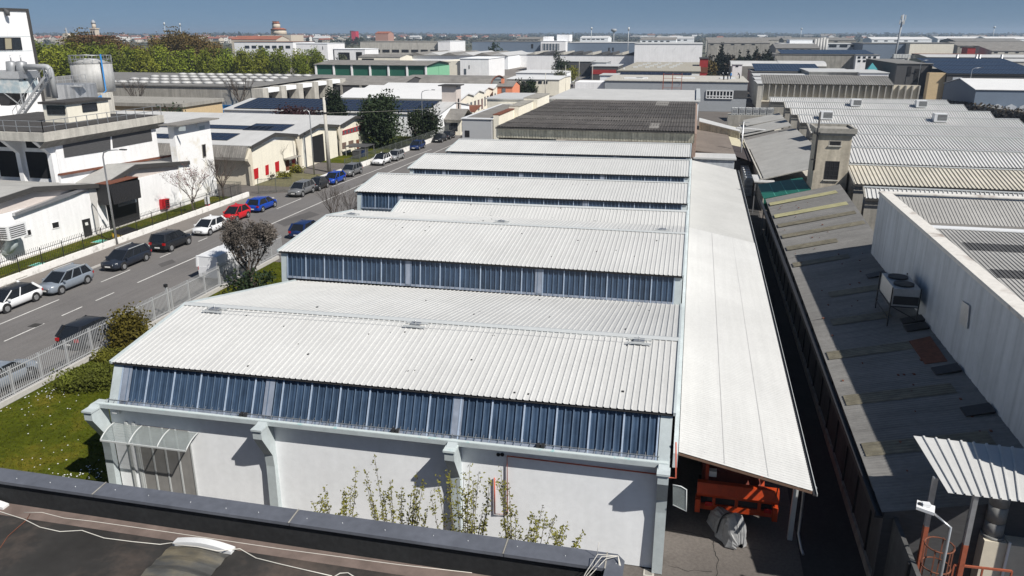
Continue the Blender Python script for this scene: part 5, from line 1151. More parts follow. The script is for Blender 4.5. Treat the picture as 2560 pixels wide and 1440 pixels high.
# ================================================================== cream factory with red shutters
CXP=-56.2
cf=thing('cream_factory','cream-rendered factory with three gables, red shutters and solar panels on the roof','factory',(-60,105,0))
def C(px,py): return PX(px,py,CXP)
secs=[('A',C(622,364),C(674,336),C(738,340)),('B',C(743,338),C(792,312.5),C(841,315)),('C',C(846,312),C(883,292),C(919,297))]
BX=-108.
yl0=secs[0][1].y
ze=min(s[1].z for s in secs)
for i,(nm,l,pk,r_) in enumerate(secs):
    ze=(l.z+r_.z)/2; zp=pk.z; yl,yr=l.y,r_.y; yp=(yl+yr)/2
    q=B(); q.prism([(CXP,yl+.1,0),(CXP,yr-.1,0),(CXP,yr-.1,ze),(CXP,yp,zp-.1),(CXP,yl+.1,ze)],(-.3,0,0)); q.build('wall',CREAM,cf)
    q=B(); q.prism([(CXP+.02,yl+.6,ze-.05),(CXP+.02,yr-.6,ze-.05),(CXP+.02,yp,zp-.45)],(-.015,0,0)); q.build('gable_panel',WWALL2,cf)
    rl_=[]
    for (y0,z0,y1,z1) in ((yl,ze,yp,zp),(yp,zp,yr,ze)):
        b=B(); b.sheet((CXP+.5,y0,z0),(CXP+.5,y1,z1),(BX,y1,z1),(BX,y0,z0),50,0); 
        b=B(); b.prism([(CXP+.5,y0,z0+.05),(CXP+.5,y1,z1+.05),(BX,y1,z1+.05),(BX,y0,z0+.05)],(0,0,.08)); rl_.append(b.build('roof',WROOF2,cf))
        q=B(); q.prism([(CXP+.52,y0,z0-.25),(CXP+.52,y1,z1-.25),(CXP+.52,y1,z1+.16),(CXP+.52,y0,z0+.16)],(-.12,0,0)); q.build('fascia',FASCIA,rl_[-1])
    # V-shaped frames at the gable feet
    for yy in ((yl,) if i else ()):
        q=B(); q.prism([(CXP+.25,yy-1.1,ze-.1),(CXP+.25,yy+1.1,ze-.1),(CXP+.25,yy+.35,ze-2.4),(CXP+.25,yy+.3,0),(CXP+.25,yy-.3,0),(CXP+.25,yy-.35,ze-2.4)],(-.24,0,0)); q.build('frame_pillar',CREAM2,cf)
    # solar panels on the near slope
    if i<2:
        def onr(x,f,off=.16): return Vector((x,yl+(yp-yl)*f,ze+(zp-ze)*f+off))
        for (x0,x1,f0,f1) in (((-100,-64.5,.30,.62),(-66.5,-60.5,.30,.82)) if i==0 else ((-100,-62,.30,.62),(-66,-59.5,.25,.85))):
            q=B(); q.prism([onr(x0,f0),onr(x1,f0),onr(x1,f1),onr(x0,f1)],(0,0,.05)); pv=q.build('solar_array',PV,cf)
            q=B(); n=int((x1-x0)/1.05)
            for k in range(n+1): x=x0+(x1-x0)*k/n; q.bar(onr(x,f0,.22),onr(x,f1,.22),.04,.02)
            m=max(1,round((f1-f0)*(yp-yl)/1.7))
            for k in range(m+1): f=f0+(f1-f0)*k/m; q.bar(onr(x0,f,.22),onr(x1,f,.22),.04,.02)
            q.build('panel_frame',PVF,pv)
# end wall, shade put into its darker beige, and sheet band facing the camera
l=secs[0][1]
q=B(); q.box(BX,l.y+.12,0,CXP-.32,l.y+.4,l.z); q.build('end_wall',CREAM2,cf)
q=B(); q.sheet((BX,l.y-.9,l.z-1.5),(CXP-.2,l.y-.9,l.z-1.5),(CXP-.2,l.y+.05,l.z-.05),(BX,l.y+.05,l.z-.05),.6,.05); q.build('sheet_band',OLDROOF,cf)
q=B(); q.box(BX,l.y-1.0,l.z-1.85,CXP-.2,l.y+.1,l.z-1.52); q.build('gutter',OLDROOF,cf)
q=B(); q.prism([(CXP+.2,l.y-.9,l.z-1.6),(CXP+.2,l.y+.2,l.z-.4),(CXP+.2,l.y+.2,0),(CXP+.2,l.y-.35,0),(CXP+.2,l.y-.35,l.z-2.6),(CXP+.2,l.y-.9,l.z-1.9)],(-.4,0,0)); q.build('frame_pillar',CREAM2,cf)
for qd in (((632,424),(645,419),(646,445),(634,449)),((663,414),(671,411),(672,436),(664,438)),((687,406),(697,402),(698,430),(689,431)),((729,400),(738,397),(739,417),(731,420))): xwin(cf,CXP,qd,'shutter',RED,.04)
xwin(cf,CXP,((713,403),(722,399),(724,424),(715,427)),'door',RUSTD,.04)
q=B(); a=C(708,399);c=C(737,391); q.box(CXP+.005,a.y,a.z,CXP+1.0,c.y,a.z+.12); q.build('door_canopy',CONC,cf)
xwin(cf,CXP,((778,342),(807,333),(813,408),(784,406)),'gate_opening',BLACK,.02,frame=CREAM2)
q=B(); a=C(757,350); q.box(CXP+.01,a.y-.15,0,CXP+.3,a.y+.15,secs[1][1].z-.3); q.build('downpipe',GREYMET,cf)
o=xwin(cf,CXP,((850,329),(907,312),(907,324),(851,338)),'window_band',GLASSG,.03,frame=RED)
for k in range(1,7): 
    f=k/7; a=C(850+57*f,329-17*f); c=C(850.5+57*f,338-14*f); q=B(); q.bar(a+Vector((.06,0,0)),c+Vector((.06,0,0)),.14); q.build('mullion',RED,o)
for qd in (((852,358),(865,355),(865,371),(853,373)),((871,353),(883,350),(884,368),(872,370))): xwin(cf,CXP,qd,'shutter',mat('brown_shutter',(.16,.11,.09),.7,0,.1,4) if 'brown_shutter' not in MATS else MATS['brown_shutter'],.04)
xwin(cf,CXP,((890,350),(897,348),(898,372),(892,373)),'door',RUSTD,.04)
wf2=thing('bin_shelter','low metal canopy over bins beside the last cream gable','shelter',(-53,121,0)); a=G(880,386); q=B(); q.box(-55.3,a.y-2,1.5,-51.5,a.y+2,1.58); q.build('roof',DKGREY,wf2)
for x in (-55.1,-51.7):
    for dy in (-1.8,1.8): q=B(); q.box(x,a.y+dy-.05,0,x+.1,a.y+dy+.05,1.5); q.build('post',GALV,wf2)
for k in range(3): p=G(893+k*9,396-k*3.5); t=thing('waste_bin',('dark waste bin by the low canopy, nearest the gate','dark blue waste bin in the middle by the low canopy','dark waste bin by the low canopy, nearest the railings')[k],'bin',(p.x,p.y,0)); q=B(); q.prism([(p.x-.5,p.y-.5,.1),(p.x+.5,p.y-.5,.1),(p.x+.6,p.y-.5,1.2),(p.x-.6,p.y-.5,1.2)],(0,.9,0)); q.build('body',PDB if k==1 else DKGREY,t); q=B(); q.box(p.x-.62,p.y-.55,1.2,p.x+.62,p.y+.45,1.28); q.build('lid',DKGREY,t)
# ================================================================== halls: generic
def hall(name,label,cat,xl,xr,yt,Yf,wall,roof,depth=None,yb=None,zb=None,over=.25,wins=(),group=None,shape='flat',side=True,pitch=None,zr=None):
    a=PY(xl,yt,Yf); c=PY(xr,yt,Yf); z=(a.z+c.z)/2; zb=z if zb is None else zb
    Y2=Yf+depth if depth else G((xl+xr)/2,yb,zb).y
    t=thing(name,label,cat,((a.x+c.x)/2,Yf,0),0,group)
    q=B(); q.prism([(a.x,Yf,0),(a.x,Yf,z-.02),(a.x,Y2,zb-.02),(a.x,Y2,0)],(c.x-a.x,0,0)); q.build('wall',wall,t)
    if shape=='flat':
        q=B(); q.prism([(a.x-over,Yf-over,z+.01),(c.x+over,Yf-over,z+.01),(c.x+over,Y2,zb+.01),(a.x-over,Y2,zb+.01)],(0,0,.18)); q.build('roof',roof,t)
    elif shape=='gable':   # ridge along x
        ym=(Yf+Y2)/2; zr_=zr or z+1.2
        for (y0,z0,y1,z1) in ((Yf-over,z,ym,zr_),(ym,zr_,Y2+over,z)):
            q=B(); 
            if pitch: q.sheet((a.x-over,y0,z0+.05),(c.x+over,y0,z0+.05),(c.x+over,y1,z1+.05),(a.x-over,y1,z1+.05),pitch,.08)
            else: q.prism([(a.x-over,y0,z0+.03),(c.x+over,y0,z0+.03),(c.x+over,y1,z1+.03),(a.x-over,y1,z1+.03)],(0,0,.12))
            q.build('roof',roof,t)
        for x in (a.x,c.x-.3): q=B(); q.prism([(x,Yf,z-.02),(x,Y2,z-.02),(x,ym,zr_-.03)],(.3,0,0)); q.build('gable_wall',wall,t)
    elif shape=='arch':
        n=10; ym=(Yf+Y2)/2; hw=(Y2-Yf)/2; zr_=zr or z+2; pts=[(ym-hw*math.cos(math.pi*k/n),z+(zr_-z)*math.sin(math.pi*k/n)) for k in range(n+1)]
        q=B()
        for (y0,z0),(y1,z1) in zip(pts,pts[1:]): q.prism([(a.x-over,y0,z0),(c.x+over,y0,z0),(c.x+over,y1,z1),(a.x-over,y1,z1)],(0,0,.15))
        q.build('roof',roof,t)
        for x in (a.x,c.x-.3): q=B(); q.prism([(x,y,zz) for y,zz in pts],(.3,0,0)); q.build('gable_wall',wall,t)
    for w_ in wins:
        x0,y0,x1,y1,m=w_[:5]; ywin(t,Yf,x0,y0,x1,y1,w_[5] if len(w_)>5 else 'window',m,.12)
    return t,a,c,z,Y2
def PVon(par,x0,x1,y0,y1,z0,z1,nx,ny):
    q=B(); q.prism([(x0,y0,z0+.22),(x1,y0,z0+.22),(x1,y1,z1+.22),(x0,y1,z1+.22)],(0,0,.06)); pv=q.build('solar_array',PV,par)
    q=B(); P=lambda fx,fy: Vector((x0+(x1-x0)*fx,y0+(y1-y0)*fy,z0+(z1-z0)*fy+.3))
    for k in range(nx+1): q.bar(P(k/nx,0),P(k/nx,1),.07,.03)
    for k in range(ny+1): q.bar(P(0,k/ny),P(1,k/ny),.07,.03)
    q.build('panel_frame',PVF,pv)
# hall with solar roof, white roofs behind it, small tower, orange house
SY=G(1080,352).y
t,a,c,z,Y2=hall('solar_hall','hall with a roof covered in dark solar panels behind the dark conifers','factory hall',560,1095,281,146,WWALL,WROOF2,depth=22,shape='gable',zr=PY(900,252,157).z)
zr_=PY(900,252,157).z
PVon(t,a.x+2,c.x-3,146.6,156.4,z+.15,zr_,36,5)
ywin(t,146,1068,292,1082,335,'gate_opening',BLACK); ywin(t,146,1022,300,1062,330,'wall_panel',WWALL2)
WR=[('nearest white roof behind the solar hall',1150,247,172),('second white roof behind the solar hall',1180,238,184),('third white roof behind the solar hall',1205,229,198),('farthest white roof behind the solar hall',1232,221,214)]
for k,(lab,xr_,yt,Yf) in enumerate(WR):
    t,a,c,z,Y2=hall('white_hall',lab,'factory hall',(850,862,905,955)[k],xr_,yt,Yf,CREAM,WROOFB,depth=11.5,shape='gable',group='white-roofed halls with cream gables',zr=PY(1100,yt,Yf).z+.9)
    # gable end windows facing the road
    for dy in (2.5,5.7,9): q=B(); q.box(c.x+.004,Yf+dy-.7,1.2,c.x+.1,Yf+dy+.7,z-1.2); q.build('window',GLASSG,t)
    q=B(); 
    for s_ in (0,1): q.prism([(c.x+.35,Yf-.25+s_*6,z+(.9*s_)),(c.x+.35,Yf+5.75+s_*6,z+.9-.9*s_),(c.x+.35,Yf+5.75+s_*6,z+1.2-.9*s_),(c.x+.35,Yf-.25+s_*6,z+.3+.9*s_)],(-.15,0,0))
    q.build('verge_trim',WHITEMET,t)
t=thing('small_tower','plain grey square tower with a flat dark slab roof near the orange house','tower',(-50,160,0)); TY2=158.; a=PY(1104,215,TY2); c=PY(1140,215,TY2); q=B(); q.box(a.x,TY2,0,c.x,TY2+3.4,a.z); q.build('wall',PINKB,t); q=B(); q.box(a.x-.6,TY2-.6,a.z,c.x+.6,TY2+4,a.z+.2); q.build('roof',ROOFFELT,t); q=B(); q.box(c.x+.004,TY2+1,4.2,c.x+.04,TY2+2,6.3); q.build('window',BLACK,t)
t=thing('porch_building','low grey-roofed porch building with dark windows beside the pale sheet fence','building',(-50,152,0)); YP=150.; a=PY(1092,268,YP); c=PY(1150,288,YP)
q=B(); q.box(a.x,YP,0,c.x,YP+8,3.0); q.build('wall',CREAM,t); q=B(); q.prism([(a.x-.5,YP-.6,2.9),(c.x+.5,YP-.6,2.9),(c.x+.5,YP+4.2,4.6),(a.x-.5,YP+4.2,4.6)],(0,0,.15)); q.build('roof',OLDROOF,t); q=B(); q.prism([(a.x-.5,YP+4.2,4.6),(c.x+.5,YP+4.2,4.6),(c.x+.5,YP+8.6,2.9),(a.x-.5,YP+8.6,2.9)],(0,0,.15)); q.build('roof',OLDROOF,t)
for k in range(4): x=a.x+.5+(c.x-a.x-1)*k/4; q=B(); q.box(x,YP-.05,.8,x+(c.x-a.x)*.19,YP-.004,2.4); q.build('window',DARKGLASS,t)
q=B(); q.box(c.x+.004,YP+1,.6,c.x+.04,YP+7,2.4); q.build('window',DARKGLASS,t)
t=thing('brown_awning','small rust-brown lean-to roof in front of the cream gables','lean-to',(-48,165,0)); q=B(); a=G(1150,278,2.6); q.prism([(a.x,a.y,2.4),(a.x+3.4,a.y,2.4),(a.x+3.4,a.y+6,3.4),(a.x,a.y+6,3.4)],(0,0,.12)); q.build('roof',RUSTD,t)
for dx in (.1,3.2): q=B(); q.box(a.x+dx,a.y+.1,0,a.x+dx+.1,a.y+.2,2.4); q.build('post',GALV,t)
t,a,c,z,Y2=hall('orange_house','small orange rendered house with a grey pitched roof','house',1243,1281,217,205,ORANGER,OLDROOF,depth=9,shape='gable',wins=((1255,221,1264,231,GLASSG),)); 
q=B(); q.box(a.x+.6,207,z+.2,a.x+1.3,207.7,z+1.9); q.build('chimney',ORANGER,t)
# big grey concrete warehouse with skylight domes and portals
WYF=G(628,286).y
t=thing('concrete_warehouse','long grey concrete warehouse with rows of white roof domes and tall portals','warehouse',(-110,WYF,0))
a=PY(300,214,WYF); c=PY(628,219,WYF); zW=c.z; Y2=G(560,190,zW).y
q=B(); q.box(a.x-40,WYF,0,c.x,WYF+.6,zW); q.build('wall',CONC,t); q=B(); q.box(a.x-40,WYF+.6,0,c.x,Y2,zW-.3); q.build('wall',CONCL,t)
pr_=PY(848,200,1).x
q=B(); q.prism([(a.x-40.3,WYF-.3,zW+.01),(c.x+.4,WYF-.3,zW+.01),(c.x+.4,Y2,zW+.5),(a.x-40.3,Y2,zW+.5)],(0,0,.3)); q.build('roof',GREYROOF,t)
for px in ((600,262,611,283),(625,262,634,283)): pass
for (x0,y0,x1,y1) in ((536,262,545,283),(559,262,569,282)): ywin(t,WYF,x0,y0,x1,y1,'window',BLACK,.1)
nrow=4; DOMEM=mat('milky_roof_dome',(.43,.43,.42),.4,0,.1,2)
for r_ in range(nrow):
    for k in range(14):
        x=a.x-10+ (c.x-a.x+4)*(k+.5*(r_%2))/13; y=WYF+ (Y2-WYF)*(.12+.23*r_); zz=zW+.31+.5*(y-WYF)/(Y2-WYF)
        if x>c.x-1.5: continue
        q=B(); q.tube([(x,y,zz),(x,y,zz+.3),(x,y,zz+.55),(x,y,zz+.62)],[1.25,1.25,.8,.15],10); q.build('roof_dome',DOMEM,t)
# portals along the road-side: concrete fins with dark bays
yq=WYF
for k in range(6):
    y=WYF+ (Y2-WYF)*k/5.2; q=B(); q.box(c.x+.004,y-.2,0,c.x+3.2,y+.2+2.2,zW-.2); q.build('portal_fin',CONCL,t)
    if k<5:
        y2=WYF+(Y2-WYF)*(k+1)/5.2; q=B(); q.box(c.x+.01,y+2.45,0,c.x+.3,y2-.25,zW-2.6); q.build('bay_opening',BLACK,t)
        q=B(); q.box(c.x+.01,y+2.45,zW-1.4,c.x+2.6,y2-.25,zW-.4); q.build('bay_header',WWALL,t)
tl=thing('low_annex','low flat tan annex in front of the grey warehouse','annex',(-105,150,0)); YA=140.; a2=PY(300,259,YA); c2=PY(455,268,YA); q=B(); q.box(a2.x-20,YA,0,c2.x,YA+14,c2.z); q.build('wall',mat('tan_wall',(.52,.40,.24),.9,0,.1,2),tl); q=B(); q.box(a2.x-20.4,YA-.4,c2.z,c2.x+.4,YA+14.4,c2.z+.7); q.build('roof',CONC,tl)
bt=thing('blue_skip','bright blue open skip beside the bare tree in front of the grey warehouse','skip',(-90,170,0)); p=G(572,286); q=B(); q.prism([(p.x-2,p.y-1.2,.3),(p.x+2,p.y-1.2,.3),(p.x+2.6,p.y-1.2,2.2),(p.x-2.6,p.y-1.2,2.2)],(0,2.6,0)); q.build('body',BLUEP,bt); q=B(); q.box(p.x-2.7,p.y-1.3,2.2,p.x+2.7,p.y-1.15,2.35); q.build('rim',BLUEP,bt)
# brown arched halls
t,a,c,z,Y2=hall('arched_hall','long brown fibre-cement hall with an open dark front behind the white roofs','hall',620,1000,212,222,DKGREY,OLDROOF,depth=26,shape='gable',zr=PY(850,189,236).z)
for k in range(9): x=a.x+(c.x-a.x)*k/8; q=B(); q.box(x-.3,221.6,0,x+.3,221.97,z); q.build('pillar',CONC,t)
t,a,c,z,Y2=hall('arched_hall','barrel-roofed brown hall with a round glazed end near the orange house','hall',1010,1225,213,238,CONC,OLDROOF,depth=18,shape='arch',zr=PY(1120,189,247).z)
q=B(); q.prism([(c.x+.02,247+7.0*math.cos(math.pi*k/12),z+ (PY(1120,189,247).z-z)*.85*math.sin(math.pi*k/12)) for k in range(13)],(.1,0,0)); q.build('glazed_end',GLASSG,t)
q=B(); q.tube([(c.x+.3,247-8.9*math.cos(math.pi*k/12),z+(PY(1120,189,247).z-z+.1)*math.sin(math.pi*k/12)) for k in range(13)],.2,6); q.build('arch_trim',RUSTD,t)
hall('white_workshop','white-roofed workshop with a row of windows behind the orange house','workshop',1268,1398,199,256,CREAM,WROOFB,depth=24,shape='gable',zr=PY(1340,193,268).z+.2,wins=tuple((1290+k*14,203,1299+k*14,209,DARKGLASS) for k in range(6)))
hall('white_workshop','long white roof between the cream workshop and the pale hall','workshop',1290,1412,183,305,WWALL,WROOFB,depth=26,shape='gable',zr=PY(1340,178,318).z)
# green hall, white cube, concrete hall, modern white block
t,a,c,z,Y2=hall('green_hall','hall with dark green panels between white pillars under a grey gabled roof','hall',790,1065,163,300,GREENW,OLDROOF,depth=30,shape='gable',zr=PY(900,151,315).z,over=.8)
for k in range(7): x=a.x+(c.x-a.x)*k/6; q=B(); q.box(x-.35,299.5,0,x+.35,299.98,z); q.build('pillar',WWALL2,t)
for k in range(2):
    y0=300+15*k; q=B(); q.prism([(c.x+.05,y0,0),(c.x+.05,y0+14.5,0),(c.x+.05,y0+14.5,z-.8),(c.x+.05,y0,z-.8)],(.3,0,0)); q.build('end_panel',GREENL,t)
t,a,c,z,Y2=hall('white_block','plain white windowless block with a small grey door, right of the green hall','block',1150,1222,147,345,WWALL2,WWALL,depth=30,wins=((1160,172,1166,186,GLASSG,'door'),(1172,163,1174,172,BLACK)))
q=B(); q.box(a.x-9,346,0,a.x-.01,370,z-1); q.build('annex',CREAM,t)
t,a,c,z,Y2=hall('concrete_hall','long pale concrete hall with a plain white end wall in the distance','hall',900,1094,104,600,CONCL,CONC,depth=40,wins=tuple((908+k*24,124,926+k*24,131,BLACK) for k in range(8)))
hall('white_end_block','white end block attached to the distant concrete hall','block',1094.5,1125,103.5,598,WWALL2,WWALL,depth=42)
t,a,c,z,Y2=hall('modern_block','white modern block with a black frame and dark square openings','block',832,912,123,430,WWALL2,WWALL,depth=20,wins=((846,131,875,150,BLACK,'opening'),(890,130,906,150,BLACK,'opening'),(833,124,837,152,BLACK,'frame')))
hall('white_block','white block with a row of windows behind the green trees','block',585,732,105,470,WWALL2,TILE2,depth=30,wins=tuple((612+k*17,114,624+k*17,121,DARKGLASS) for k in range(7)))
hall('white_block','low white windowless block right of the green tree row','block',740,818,109,460,WWALL2,WWALL,depth=25,wins=((806,116,808,124,BLACK),))
hall('grey_hall','low hall with rippled grey roof and dark eaves behind the modern block','hall',895,1000,143,420,CREAM,OLDROOF,depth=22,shape='gable',wins=((905,146,935,151,BLACK),))
# folded roofs right of the concrete hall
t,a,c,z,Y2=hall('folded_roof_hall','wide hall with a pale folded roof of repeated shallow gables','hall',1020,1270,139,440,WWALL,WROOF2,depth=60)
for k in range(6):
    x0=a.x+(c.x-a.x)*k/6;x1=a.x+(c.x-a.x)*(k+1)/6; q=B(); q.prism([(x0,439,z+.2),(x1,439,z+.2),((x0+x1)/2,439,z+1.7)],(0,60,0)); q.build('roof_fold',WROOF2 if k%2 else OLDROOF,t)
t,a,c,z,Y2=hall('white_hall','white hall with ribbed side wall beyond the folded roofs','hall',1225,1335,137,470,WWALL2,WROOF,depth=60)
# blue-grey buildings in the distance
hall('blue_grey_building','long blue-grey panel building in the distance, left part','building',1180,1352,104,640,BLUEWALL,GREYROOF,depth=60,wins=((1328,110,1333,121,BLACK),))
hall('blue_grey_building','long blue-grey panel building in the distance, right of the white offices','building',1415,1588,107,640,BLUEWALL,WROOF,depth=60,wins=((1521,119,1524,128,BLACK),(1531,119,1534,128,BLACK)))
t,a,c,z,Y2=hall('white_offices','white flat-roofed offices with tall dark glazing in the distance','office building',1352,1414,103,630,WWALL2,WWALL,depth=30,wins=((1355,109,1398,126,GLASSG,'glazing'),))
q=B(); q.box(a.x,640,z,a.x+6,655,z+3.4); q.build('roof_block',WWALL2,t); q=B(); q.box(a.x+11,640,z,a.x+21,655,z+4.8); q.build('roof_block',WWALL2,t)
for k in range(6): x=a.x+1.5+k*2.4; q=B(); q.box(x,629.6,0,x+.35,629.85,z-1.5); q.build('column',WWALL2,t)
t,a,c,z,Y2=hall('long_white_hall','long low white wall below a dark saw-tooth roof by the far road','hall',1317,1586,138,430,WWALL2,DKGREY,depth=45)
for k in range(11): x=a.x+ (c.x-a.x)*k/11; q=B(); q.prism([(x,431,z+.2),(x+4.2,431,z+.2),(x+4.2,431,z+1.6)],(0,40,0)); q.build('roof_tooth',CONCL if k%3==0 else DKGREY,t)
hall('grey_shed','grey panel shed with a white canopy beside the far road','shed',1480,1516,156,370,GREYWALL,WROOF,depth=20)
hall('white_canopy','long white canopy over a dark loading bay by the far road','canopy',1407,1476,154,375,DKGREY,WROOF,depth=20)
hall('dark_loading_hall','low dark hall with a red container front beyond the road','hall',1478,1545,166,350,DKGREY,WROOF,depth=25,wins=((1480,174,1540,186,REDB,'red_front'),))
t,a,c,z,Y2=hall('white_box_hall','very large plain white box hall in the middle distance','hall',1587,1757,110,420,WWALL2,WROOF,depth=60)
for k in range(3): x=a.x+(c.x-a.x)*(.3+.28*k); q=B(); q.bar((x,419.6,z-3.0),(x+1.2,419.6,z-1.4),.12); q.build('mark',GREYMET,t)
t,a,c,z,Y2=hall('beige_roof_hall','broad beige flat roof with rows of small skylights in front of the white box','hall',1545,1750,178,258,CONC,mat('beige_gravel_roof',(.33,.31,.26),.95,0,.15,2),yb=156,zb=7.6)
for k in range(16):
    x=a.x+(c.x-a.x)*(.15+.16*(k//4)+.03*(k%4)); y=258+(Y2-258)*(.25+.15*(k%4)); zz=z+(7.6-z)*(y-258)/(Y2-258)+.2; q=B(); q.box(x-.7,y-.7,zz,x+.7,y+.7,zz+.5); q.build('skylight',PLASTIC,t)
t,a,c,z,Y2=hall('solar_strip_roof','low white roof edge carrying two rows of solar panels','roof',1500,1746,190,246,WWALL,WROOF,depth=11)
PVon(t,a.x+6,c.x-2,247,249,z+.1,z+.6,16,1); PVon(t,a.x+12,c.x-10,251,253,z+.1,z+.6,12,1)
hall('red_building','narrow dark red clad building with a broken brick base','building',1750,1771,147,300,REDB,FASCIA,depth=14,wins=((1752,168,1768,182,RUSTD,'brick_base'),))
t,a,c,z,Y2=hall('grey_panel_building','wide grey panel building with a framed window strip and workers on its roof','building',1512,1870,204,212,GREYWALL,CONCL,yb=190,zb=PY(1690,204,212).z)
GPZ=z; GPY=(212,Y2)
o=ywin(t,212,1766,227,1832,246,'window_strip',DARKGLASS,.1)
for k in range(9): x0=PY(1766+66*k/8,236,212).x; q=B(); q.box(x0-.12,211.75,PY(1800,246,212).z,x0+.12,211.88,PY(1800,227,212).z); q.build('mullion',WHITEMET,o)
for yy in (227,240,246): q=B(); zz=PY(1800,yy,212).z; q.box(PY(1766,yy,212).x,211.72,zz-.1,PY(1832,yy,212).x,211.9,zz+.1); q.build('transom',WHITEMET,o)
ywin(t,212,1836,226,1868,246,'dark_panel',DKGREY,.1)
q=B(); q.box(a.x-8,213,0,a.x-.2,222,z-.5); q.build('white_annex',WWALL2,t)
for k,(px,w_) in enumerate(((1560,5),(1590,3),(1690,5),(1800,4))): p=G(px,197,z+.2); q=B(); q.box(p.x,p.y,z+.2,p.x+w_,p.y+3,z+.5); q.build('roof_sheet',WHITEMET,t)
sc2=thing('scaffold','steel scaffold stair tower against the grey panel building','scaffold',(-3,208,0)); a=PY(1658,205,209.); c=PY(1704,205,209.)
for x in (a.x,(a.x+c.x)/2,c.x):
    for y in (208,210): q=B(); q.box(x-.06,y-.06,0,x+.06,y+.06,z+2.2); q.build('upright',RUST,sc2)
for zz in (2,4,6,z+1,z+2): q=B(); q.bar((a.x,208,zz),(c.x,208,zz),.08); q.build('rail',RUST,sc2)
q=B(); q.bar((a.x,208.5,2.5),(c.x,208.5,z),.5,.1); q.build('stair_flight',GALV,sc2)
# workers on the roof
def person(label,x,y,z,shirt,trous,lean=0,face=0):
    t=thing('person',label,'person',(x,y,z),face,'workers on the far roofs')
    V=[(0,0,.93),(0,.02+lean*.3,1.25),(0,.03+lean*.6,1.46),(0,.05+lean*.75,1.56),(0,.07+lean*.85,1.70),(.11,0,.90),(.13,.05,.48),(.14,0,.06),(.14,.14,.04),(-.11,0,.90),(-.13,-.05,.48),(-.14,-.02,.06),(-.14,.12,.04),(.2,.03+lean*.55,1.42),(.27,.1+lean*.6,1.15),(.25,.28+lean*.6,.98),(-.2,.03+lean*.55,1.42),(-.27,.06+lean*.6,1.14),(-.26,.2+lean*.6,.95)]
    E_=[(0,1),(1,2),(2,3),(3,4),(0,5),(5,6),(6,7),(7,8),(0,9),(9,10),(10,11),(11,12),(2,13),(13,14),(14,15),(2,16),(16,17),(17,18)]
    rad=[.16,.15,.14,.06,.105,.09,.07,.05,.045,.09,.07,.05,.045,.07,.05,.035,.07,.05,.035]
    me=bpy.data.meshes.new('body'); me.from_pydata(V,E_,[]); o=bpy.data.objects.new('body',me); COL.objects.link(o); o.parent=t
    sk=o.modifiers.new('skin','SKIN'); 
    for v,r_ in zip(me.skin_vertices[0].data if me.skin_vertices else [],rad): v.radius=(r_,r_)
    if not me.skin_vertices: me.skin_vertices  # layer is made by the modifier
    o.modifiers.new('sub','SUBSURF').levels=1; me.materials.append(shirt)
    for k,(a_,b_,r_) in enumerate((((.11,0,.9),(.13,.05,.48),.1),((-.11,0,.9),(-.13,-.05,.48),.1))):
        q=B(); q.tube([a_,b_,(b_[0]*1.07,b_[1]-.03,.1)],[.12,.095,.075],8); oo=q.build('trousers',trous,None,(0,0,0)); oo.parent=t; oo.location=(0,0,0)
    q=B(); q.tube([(0,.07+lean*.85,1.60),(0,.07+lean*.85,1.70),(0,.07+lean*.85,1.80),(0,.07+lean*.85,1.83)],[.095,.125,.11,.03],10); oo=q.build('helmet',WHITEMET,None,(0,0,0)); oo.parent=t; oo.location=(0,0,0)
    return t
NAVY=mat('navy_workwear',(.02,.03,.06),.9,0,.1,6); BLK=mat('black_workwear',(.015,.015,.016),.9,0,.1,6); SKY=mat('sky_blue_shirt',(.06,.22,.5),.9,0,.1,6); WSH=mat('white_shirt',(.6,.6,.58),.9,0,.1,6)
for lab,px,py,sh,tr_,ln,ph_ in (('worker in black bending over at the left of the group on the grey building',1809,200,BLK,BLK,.5,.6),('worker in dark clothes standing in the middle of the roof group',1819,199,BLK,NAVY,.1,2),('worker in a blue shirt at the right of the roof group',1826,198,SKY,NAVY,.15,4),('worker crouching forward farther right on the grey roof',1848,197,BLK,BLK,.5,1.4)):
    p=G(px,py,GPZ+.2); person(lab,p.x,p.y,GPZ+.2,sh,tr_,ln,ph_)
p=G(1577,178,6.2); person('worker in a white shirt on the beige roof',p.x,264,6.9,WSH,NAVY,0,0)
# white flat roof and brown corrugated hall right behind the sheds
t,a,c,z,Y2=hall('white_flat_hall','hall with a broad pale flat roof behind the brown corrugated hall','hall',1372,1747,252,153,WWALL,mat('pale_membrane_roof',(.46,.46,.45),.8,0,.06,2,.1,.3),yb=225,zb=6.9)
q=B(); q.box(c.x-.5,155,z,c.x+.3,Y2,z+.5); q.build('roof_edge',GREYMET,t)
bh=thing('brown_corrugated_hall','hall with a mottled brown corrugated roof above a cream ribbed strip','hall',(-12,100,0))
yb0=98.2; l=PY(1238,328,yb0); r_=PY(1737,331,yb0)
zf_=r_.z; zb2=8.5; lb=G(1372,257,zb2); rb2=G(1740,256,zb2)
NB=8
for r_i in range(NB):
    f0=r_i/NB; f1=(r_i+1)/NB+.008; q0=Vector((l.x,yb0,zf_)).lerp(Vector((lb.x,rb2.y,zb2)),f0); q1=Vector((r_.x,yb0,zf_)).lerp(Vector((r_.x,rb2.y,zb2)),f0); q2=Vector((r_.x,yb0,zf_)).lerp(Vector((r_.x,rb2.y,zb2)),f1); q3=Vector((l.x,yb0,zf_)).lerp(Vector((lb.x,rb2.y,zb2)),f1)
    up=Vector((0,0,.045)); b=B(); b.sheet(q0+up,q1+up,q2,q3,.36,.09,'wave',0,3); b.build('roof_sheets',BROWNROOF,bh)
r_=PY(1737,331,yb0)
